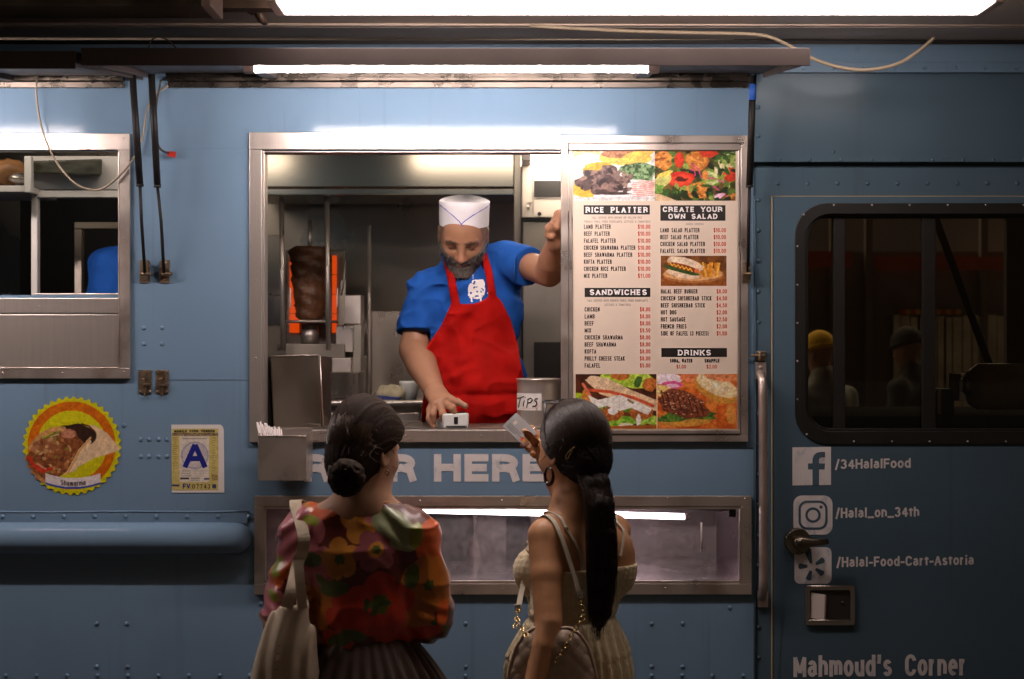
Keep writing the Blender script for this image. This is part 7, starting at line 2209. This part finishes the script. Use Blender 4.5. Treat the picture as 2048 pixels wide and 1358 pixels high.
    w_ = q(1142, 1232, .70)
    Dr.Fd = np.where(GZ > w_.z - .10, Dr.Fd, .3).astype(np.float32)
    Dr.fcap(w_, q(1138, 1335, .71), .104, .152, .088, .118, L2, .03)
    Dr.fcap(q(1138, 1335, .71), Vector((q(1138, 0, .71).x, -.71, .34)), .154, .27, .122, .24, L2, .05)
    def fold(X, Y, Z):
        o = 0 * (X + Y + Z)
        a = np.arctan2((Y + .70) + o, (X - cx) + o)
        low = np.clip((w_.z - Z) / .12, 0, 1); hi_ = np.clip((Z - w_.z) / .02, 0, 1)
        sm = np.sin(Z * 420 + 1.5 * np.sin(a * 9)) * .0010 * hi_ + np.sin(a * 60) * .0012 * hi_
        g = np.sin(a * 24 + .9 * np.sin(a * 5 + Z * 6)) * (.002 + .007 * low) * np.clip((w_.z + .01 - Z) / .03, 0, 1)
        band = .006 * np.exp(-((Z - w_.z) / .008) ** 2)
        return sm + g + band + (vnoise3(X * 22 + o, Y * 22 + o, Z * 14 + o, 3) - .5) * .007
    Dr.disp(fold)
    def topcut(X, Y, Z):
        a = (X - ch.x) * F2.x + (Y - ch.y) * F2.y
        return Z - (zt + .055 * np.clip((a + .02) / .1, 0, 1)) + 0 * X
    Dr.inter(topcut)
    Dr.inter(lambda X, Y, Z: .34 - Z + 0 * X + 0 * Y)
    dvx, dq = Dr.mesh(); dress = npmesh('dress', dvx, dq, 'dress_cream', th)
    # ruffle at the top edge and a shoulder frill
    mb = MB(); pts = []
    for k in range(61):
        a = 2 * math.pi * k / 60
        w = ch + L2 * (.138 * math.cos(a)) + F2 * (.10 * math.sin(a) + .01)
        z = zt + .055 * min(1, max(0, (.10 * math.sin(a) + .03) / .1))
        pts.append(Dr.snap((w.x, w.y, z - .006), .003))
    vs = []
    for k, p in enumerate(pts):
        o = Vector((p.x - ch.x, p.y - ch.y, 0)).normalized(); wv = .006 * math.sin(k * 1.9)
        vs += [p, p + o * (.008 + wv) + Vector((0, 0, .013))]
    mb.add(vs, [(2 * k, 2 * k + 2, 2 * k + 3, 2 * k + 1) for k in range(60)], True); mb.build('ruffle', 'dress_cream', dress)
    mb = MB(); vs = []
    for k in range(13):
        t = k / 12; p = q(1236 + 6 * math.sin(t * 3.1), 1092 + 40 * t, .66)
        o = Vector((1, -.3, 0)).normalized()
        vs += [p, p + o * (.010 + .006 * math.sin(k * 2.1)) + Vector((0, -.004, .004 * math.sin(k * 1.4)))]
    mb.add(vs, [(2 * k, 2 * k + 1, 2 * k + 3, 2 * k + 2) for k in range(12)], True); mb.build('frill', 'dress_cream', dress)
    # dress straps
    def over(pts, off=.003): return [S.snap(p, off) for p in pts]
    lpt = over([q(1085, 1100, .64), q(1090, 1050, .68), q(1104, 1032, .74), q(1118, 1030, .80), q(1136, 1050, .83), q(1154, 1085, .83), q(1164, 1115, .82)]) + [q(1163, 1146, .812)]
    ribbon3(lpt, .008, lambda t: (.8, .55, 0), .0012).build('dress_strap', 'strap_cream', dress)
    rpt = over([q(1205, 1035, .60), q(1222, 1030, .66), q(1234, 1046, .70), q(1238, 1075, .71), q(1232, 1110, .73)])
    ribbon3(rpt, .008, lambda t: (.8, .55, 0), .0012).build('dress_strap', 'strap_cream', dress)
    sl_ = MB(); p = lpt[4]; sl_.box(p.x - .006, p.x + .006, p.y - .004, p.y, p.z - .004, p.z + .005); sl_.build('strap_slider', 'strap_cream', dress, .001)

    # hair: smooth cap drawn back to a low ponytail
    Hs = Sculpt(V3(hc) - (.16, .18, .17), V3(hc) + (.16, .16, .14), .0032)
    rad = (.105, .083, .106)
    hcc = hc + u * .004 - f * .006
    Hs.ell(hcc, rad, fr, .02)
    tb = q(1176, 932, .768)
    Hs.ell(hc - f * .055 - u * .045, (.055, .060, .058), fr, .03); Hs.cap(hc - f * .06 - u * .06, tb, .040, .034, .04)
    def facecut(X, Y, Z):
        a = (X - hc.x) * f.x + (Y - hc.y) * f.y + (Z - hc.z) * f.z; c = (X - hc.x) * u.x + (Y - hc.y) * u.y + (Z - hc.z) * u.z
        return a - (-.010 + np.clip((c + .034) * 1.35, 0, .088))
    Hs.inter(facecut)
    def gro(X, Y, Z):
        o = 0 * (X + Y + Z)
        b = (X - hc.x) * l.x + (Y - hc.y) * l.y + o; c = (Z - hc.z) + o; a = (X - hc.x) * f.x + (Y - hc.y) * f.y + o
        an = np.arctan2(b, c + .08)
        return (vnoise3(an * 30, a * 6, o, 3) - .5) * .004 + (vnoise3(an * 70, a * 9, o, 5) - .5) * .002
    Hs.disp(gro)
    hair = npmesh('hair', *Hs.mesh(), 'hair_dark', th)
    # the tail
    ax = [tb, q(1190, 968, .80), q(1198, 1010, .825), q(1203, 1070, .835), q(1204, 1130, .835), q(1203, 1180, .83), q(1200, 1225, .825), q(1196, 1258, .82)]
    wd = [.035, .034, .034, .034, .033, .030, .024, .008]
    Tl = Sculpt(V3(tb) - (.12, .15, .50), V3(tb) + (.14, .12, .06), .0035)
    for i in range(len(ax) - 1):
        Tl.fcap(ax[i], ax[i + 1], wd[i], wd[i + 1], wd[i] * .62, wd[i + 1] * .62, (1, .2, 0), .012)
    Tl.disp(lambda X, Y, Z: (vnoise3(X * 210 + .6 * np.sin(Z * 14) + 0 * Y, Y * 150 + 0 * X + 0 * Z, Z * 5 + 0 * X + 0 * Y, 6) - .5) * .007)
    tail = npmesh('ponytail', *Tl.mesh(), 'hair_dark', hair)
    rs = np.random.RandomState(8)
    bl = tb - hcc; end = (bl.dot(f), bl.dot(l), bl.dot(u))
    def st(rs):
        a = rs.uniform(-1.95, 1.95)
        return (rs.uniform(.2, .75) * math.cos(a * .5), math.sin(a), max(-.2, math.cos(a)) + .05)
    paths = scalp_strands(hcc, rad, fr, st, end, 2400, rs, lift=.016, jit=.09)
    def along(t):
        t = t * (len(ax) - 1); i = min(int(t), len(ax) - 2); s = t - i
        p0, p1, p2, p3 = ax[max(i - 1, 0)], ax[i], ax[i + 1], ax[min(i + 2, len(ax) - 1)]
        return V3(0.5 * (2 * p1 + (p2 - p0) * s + (2 * p0 - 5 * p1 + 4 * p2 - p3) * s * s + (3 * p1 - p0 - 3 * p2 + p3) * s ** 3)), wd[i] * (1 - s) + wd[i + 1] * s
    for k in range(900):
        a0 = rs.uniform(0, 6.28); rr_ = rs.uniform(.75, 1.08); ph = rs.uniform(0, 6.28); e = rs.uniform(.72, 1.03); fl = rs.normal(0, .006)
        pts = []
        for t in np.linspace(0, e, 20):
            c, w = along(min(t, .999)); w = max(w, .010 * (1 - t) + .006)
            dx = math.cos(a0 + .5 * t) * w * rr_ + .003 * math.sin(6 * t + ph) + fl * t * t; dy = math.sin(a0 + .5 * t) * w * .64 * rr_
            pts.append(c + V3(dx, dy + .2 * dx, -max(0, t - .999)))
        paths.append(pts)
    for k in range(60):
        p0 = ell_pt(hcc, rad, fr, (rs.uniform(-.6, .6), rs.uniform(.2, 1), rs.uniform(-.5, .9)))
        dv_ = (p0 - V3(hcc)); dv_ /= np.linalg.norm(dv_); sd = rs.normal(0, 1, 3)
        paths.append([p0 + dv_ * (.003 * t + .008 * t * t) * rs.uniform(.4, 1.3) + sd * .007 * t * t - V3(0, 0, .010) * t for t in np.linspace(0, 1.2, 7)])
    sv, sq = strand_mesh(paths, .0009)
    npmesh('hair_strands', sv, sq, 'hair_strand', hair, strand_cols(paths, (.026, .015, .010)))
    mb = MB(); c0 = [Hs.snap(q(x, y, .79), .003) for x, y in ((1133, 918), (1134, 910), (1142, 902), (1152, 896), (1148, 904), (1139, 916), (1133, 918))]
    mb.tube(c0, .0014, 6); mb.build('hair_clip', 'gold', hair)
    # hoop earring
    e0 = at(-.004, .083, -.064)
    mb = MB(); mb.tube([e0 + f * (.017 * math.sin(a)) + l * (.004) + Vector((0, 0, -.020 + .021 * math.cos(a))) for a in np.linspace(0, 6.283, 30)], [.0042 + .0012 * math.cos(a) * -1 for a in np.linspace(0, 6.283, 30)], 10); mb.build('earring', 'tortoise', th)

    # sunglasses pushed up on her hair
    g = thing('sunglasses', tuple(at(.06, 0, .10)), 'dark sunglasses pushed up on top of the ponytailed head', 'sunglasses')
    def hs(a, b, c, o=.004): return Hs.snap(hcc + f * a + l * b + u * c, o)
    mb = MB()
    for sg in (1, -1):
        cc = hs(.036, sg * .036, .098, .009)
        rim = []
        for k in range(25):
            a = 2 * math.pi * k / 24
            rim.append(cc + l * (.027 * math.cos(a)) + (u * .45 + f * .75).normalized() * (0) + (u * .22 + f * .97).normalized() * (.018 * math.sin(a)) + f * .010 + u * .002)
        mb.tube(rim, .0022, 8)
    mb.tube([hs(.044, .012, .10, .010), hs(.046, 0, .10, .011), hs(.044, -.012, .10, .010)], .0022, 8)
    fm = mb.build('frame', 'black_plastic', g)
    for sg in (1, -1):
        cc = hs(.036, sg * .036, .098, .009)
        vs = [cc + l * (.026 * math.cos(2 * math.pi * k / 24)) + (u * .22 + f * .97).normalized() * (.017 * math.sin(2 * math.pi * k / 24)) + f * .010 + u * .002 for k in range(24)]
        MB().add(vs + [v_ + f * .0012 for v_ in vs], [tuple(range(24)), tuple(reversed(range(24, 48)))]).build('lens', 'lens_dark', g)
        arm = [cc + l * (sg * .027) + f * .004, hs(.038, sg * .080, .060, .005), hs(.022, sg * .085, .030, .005), hs(.010, sg * .086, .002, .004), hs(.002, sg * .084, -.02, .003)]
        MB().tube(arm, [.0032, .0032, .003, .0028, .002], 8).build('temple_arm', 'black_plastic', g)

    # payment card between thumb and fingers
    k = thing('payment_card', tuple(cardc), 'grey bank card held up between thumb and fingers', 'card')
    TLc, TRc, BRc, BLc = q(1010, 849, .365), q(1034, 833, .358), q(1071, 866, .382), q(1046, 885, .386)
    # square the corners to a true card 85 x 54 mm
    c = (TLc + TRc + BRc + BLc) / 4
    ex = (BRc + BLc - TLc - TRc).normalized(); ey = (TRc + BRc - TLc - BLc); ey = (ey - ex * ey.dot(ex)).normalized(); ez = ex.cross(ey)
    if ez.y > 0: ez = -ez
    def cp(a, b, z=0): return c + ex * a + ey * b + ez * z
    rr = [(x, y) for x, y in rrect(-.0425, .0425, -.027, .027, .003, 5)]
    n = len(rr)
    MB().add([cp(a, b, .0004) for a, b in rr] + [cp(a, b, -.0004) for a, b in rr], [tuple(range(n)), tuple(reversed(range(n, 2 * n)))] + [((i + 1) % n, i, i + n, (i + 1) % n + n) for i in range(n)]).build('card', mat('card_grey', (.30, .285, .285), .3, var=.06, vscale=60), k)
    def patch(x0, x1, y0, y1, name, m, z=.0007):
        MB().add([cp(x0, y0, z), cp(x1, y0, z), cp(x1, y1, z), cp(x0, y1, z)], [(0, 1, 2, 3)]).build(name, m, k)
    patch(-.028, -.018, -.002, .010, 'chip', mat('chip_gold', (.72, .60, .52), .3, .5))
    mb = MB()
    for yy, xs_ in ((-.010, 9), (-.016, 12), (-.021, 7)):
        for i in range(xs_): mb.add([cp(-.034 + .0052 * i, yy, .0007), cp(-.0305 + .0052 * i, yy, .0007), cp(-.0305 + .0052 * i, yy + .0028, .0007), cp(-.034 + .0052 * i, yy + .0028, .0007)], [(0, 1, 2, 3)])
    mb.build('card_digits', 'print_dark', k)
    for dx, col, z in ((0, (.62, .10, .05), .0007), (.008, (.75, .33, .08), .0010)):
        MB().add([cp(.026 + dx + .0062 * math.cos(a), -.016 + .0062 * math.sin(a), z) for a in np.linspace(0, 6.283, 19)[:-1]], [tuple(range(18))]).build('card_emblem', mat('card_red' if dx == 0 else 'card_orange', col, .35), k)

    # quilted shoulder bag on her left side
    bg = thing('handbag', tuple(q(1100, 1380, .77)), 'quilted beige shoulder bag on chain straps at the hip of the cream dress', 'bag')
    bc = q(1104, 1340, .885)
    Bg = Sculpt(V3(bc) - (.18, .10, .16), V3(bc) + (.18, .10, .13), .004)
    e1 = (q(1200, 0, .87) - q(1005, 0, .87)).normalized(); e1.z = 0; e2 = Vector((e1.y, -e1.x, 0))
    def fn(X, Y, Z):
        a = (X - bc.x) * e1.x + (Y - bc.y) * e1.y; b = (X - bc.x) * e2.x + (Y - bc.y) * e2.y; c_ = (Z - bc.z) + 0 * a
        w = .106 - .036 * (c_ / .12)
        q_ = np.sqrt((np.abs(a) / w) ** 3 + (np.abs(c_) / (.118 - .012 * np.cos(a * 20))) ** 4 + (np.abs(b) / .036) ** 2.2 + 1e-9) - 1
        quilt = (np.abs(np.sin((a + c_ * 1.0) * 75)) ** .5 + np.abs(np.sin((a - c_ * 1.0) * 75)) ** .5) * -.0022
        return q_ * .034 + quilt + .003
    Bg.union(fn, V3(bc) - .17, V3(bc) + .17, .001)
    bagm = npmesh('bag_body', *Bg.mesh(), 'leather_beige', bg)
    pp = [bc + e1 * ((.106 - .036 * math.sin(a)) * abs(math.cos(a)) ** .6 * math.copysign(1, math.cos(a))) + Vector((0, 0, .110 * math.copysign(abs(math.sin(a)) ** .6, math.sin(a)))) + e2 * .012 for a in np.linspace(-.5, 3.64, 40)]
    MB().tube([Bg.snap(p, .001) for p in pp], .0042, 8).build('piping', 'leather_beige', bagm)
    stp = over([q(1062, 1100, .70), q(1072, 1060, .735), q(1088, 1034, .78), q(1106, 1034, .815), q(1122, 1062, .84)], .004)
    fa = q(1036, 1218, .80); ba = q(1160, 1192, .862)
    ribbon3([fa, q(1048, 1160, .715)] + stp + [q(1140, 1125, .842), ba], .013, lambda t: (.75, .6, 0), .0015).build('shoulder_strap', 'strap_cream', bg)
    def chain(p0, p1, sag, n, name):
        m = MB()
        for i in range(n):
            t = (i + .5) / n; c0_ = p0 + (p1 - p0) * t + Vector((0, -.004, -sag * math.sin(math.pi * t)))
            dv_ = (p1 - p0).normalized(); s2 = Vector((0, -1, .2)) if i % 2 else dv_.cross(Vector((0, -1, .2)))
            s2 = (s2 - dv_ * s2.dot(dv_)).normalized()
            m.tube([c0_ + dv_ * (.0078 * math.cos(a)) + s2 * (.0048 * math.sin(a)) for a in np.linspace(0, 6.283, 13)], .0014, 5)
        m.build(name, 'gold', bg)
    chain(fa, q(1030, 1256, .86), 0, 5, 'chain'); chain(q(1034, 1236, .87), q(1054, 1272, .925), .004, 5, 'chain')
    chain(ba, q(1170, 1248, .885), 0, 6, 'chain'); chain(q(1164, 1232, .90), q(1106, 1330, .93), .006, 12, 'chain')
    for p in (fa, ba):
        b_ = MB(); b_.box(p.x - .008, p.x + .008, p.y - .004, p.y + .003, p.z - .006, p.z + .012); b_.build('clasp', 'silver', bg, .001)
woman_dress()
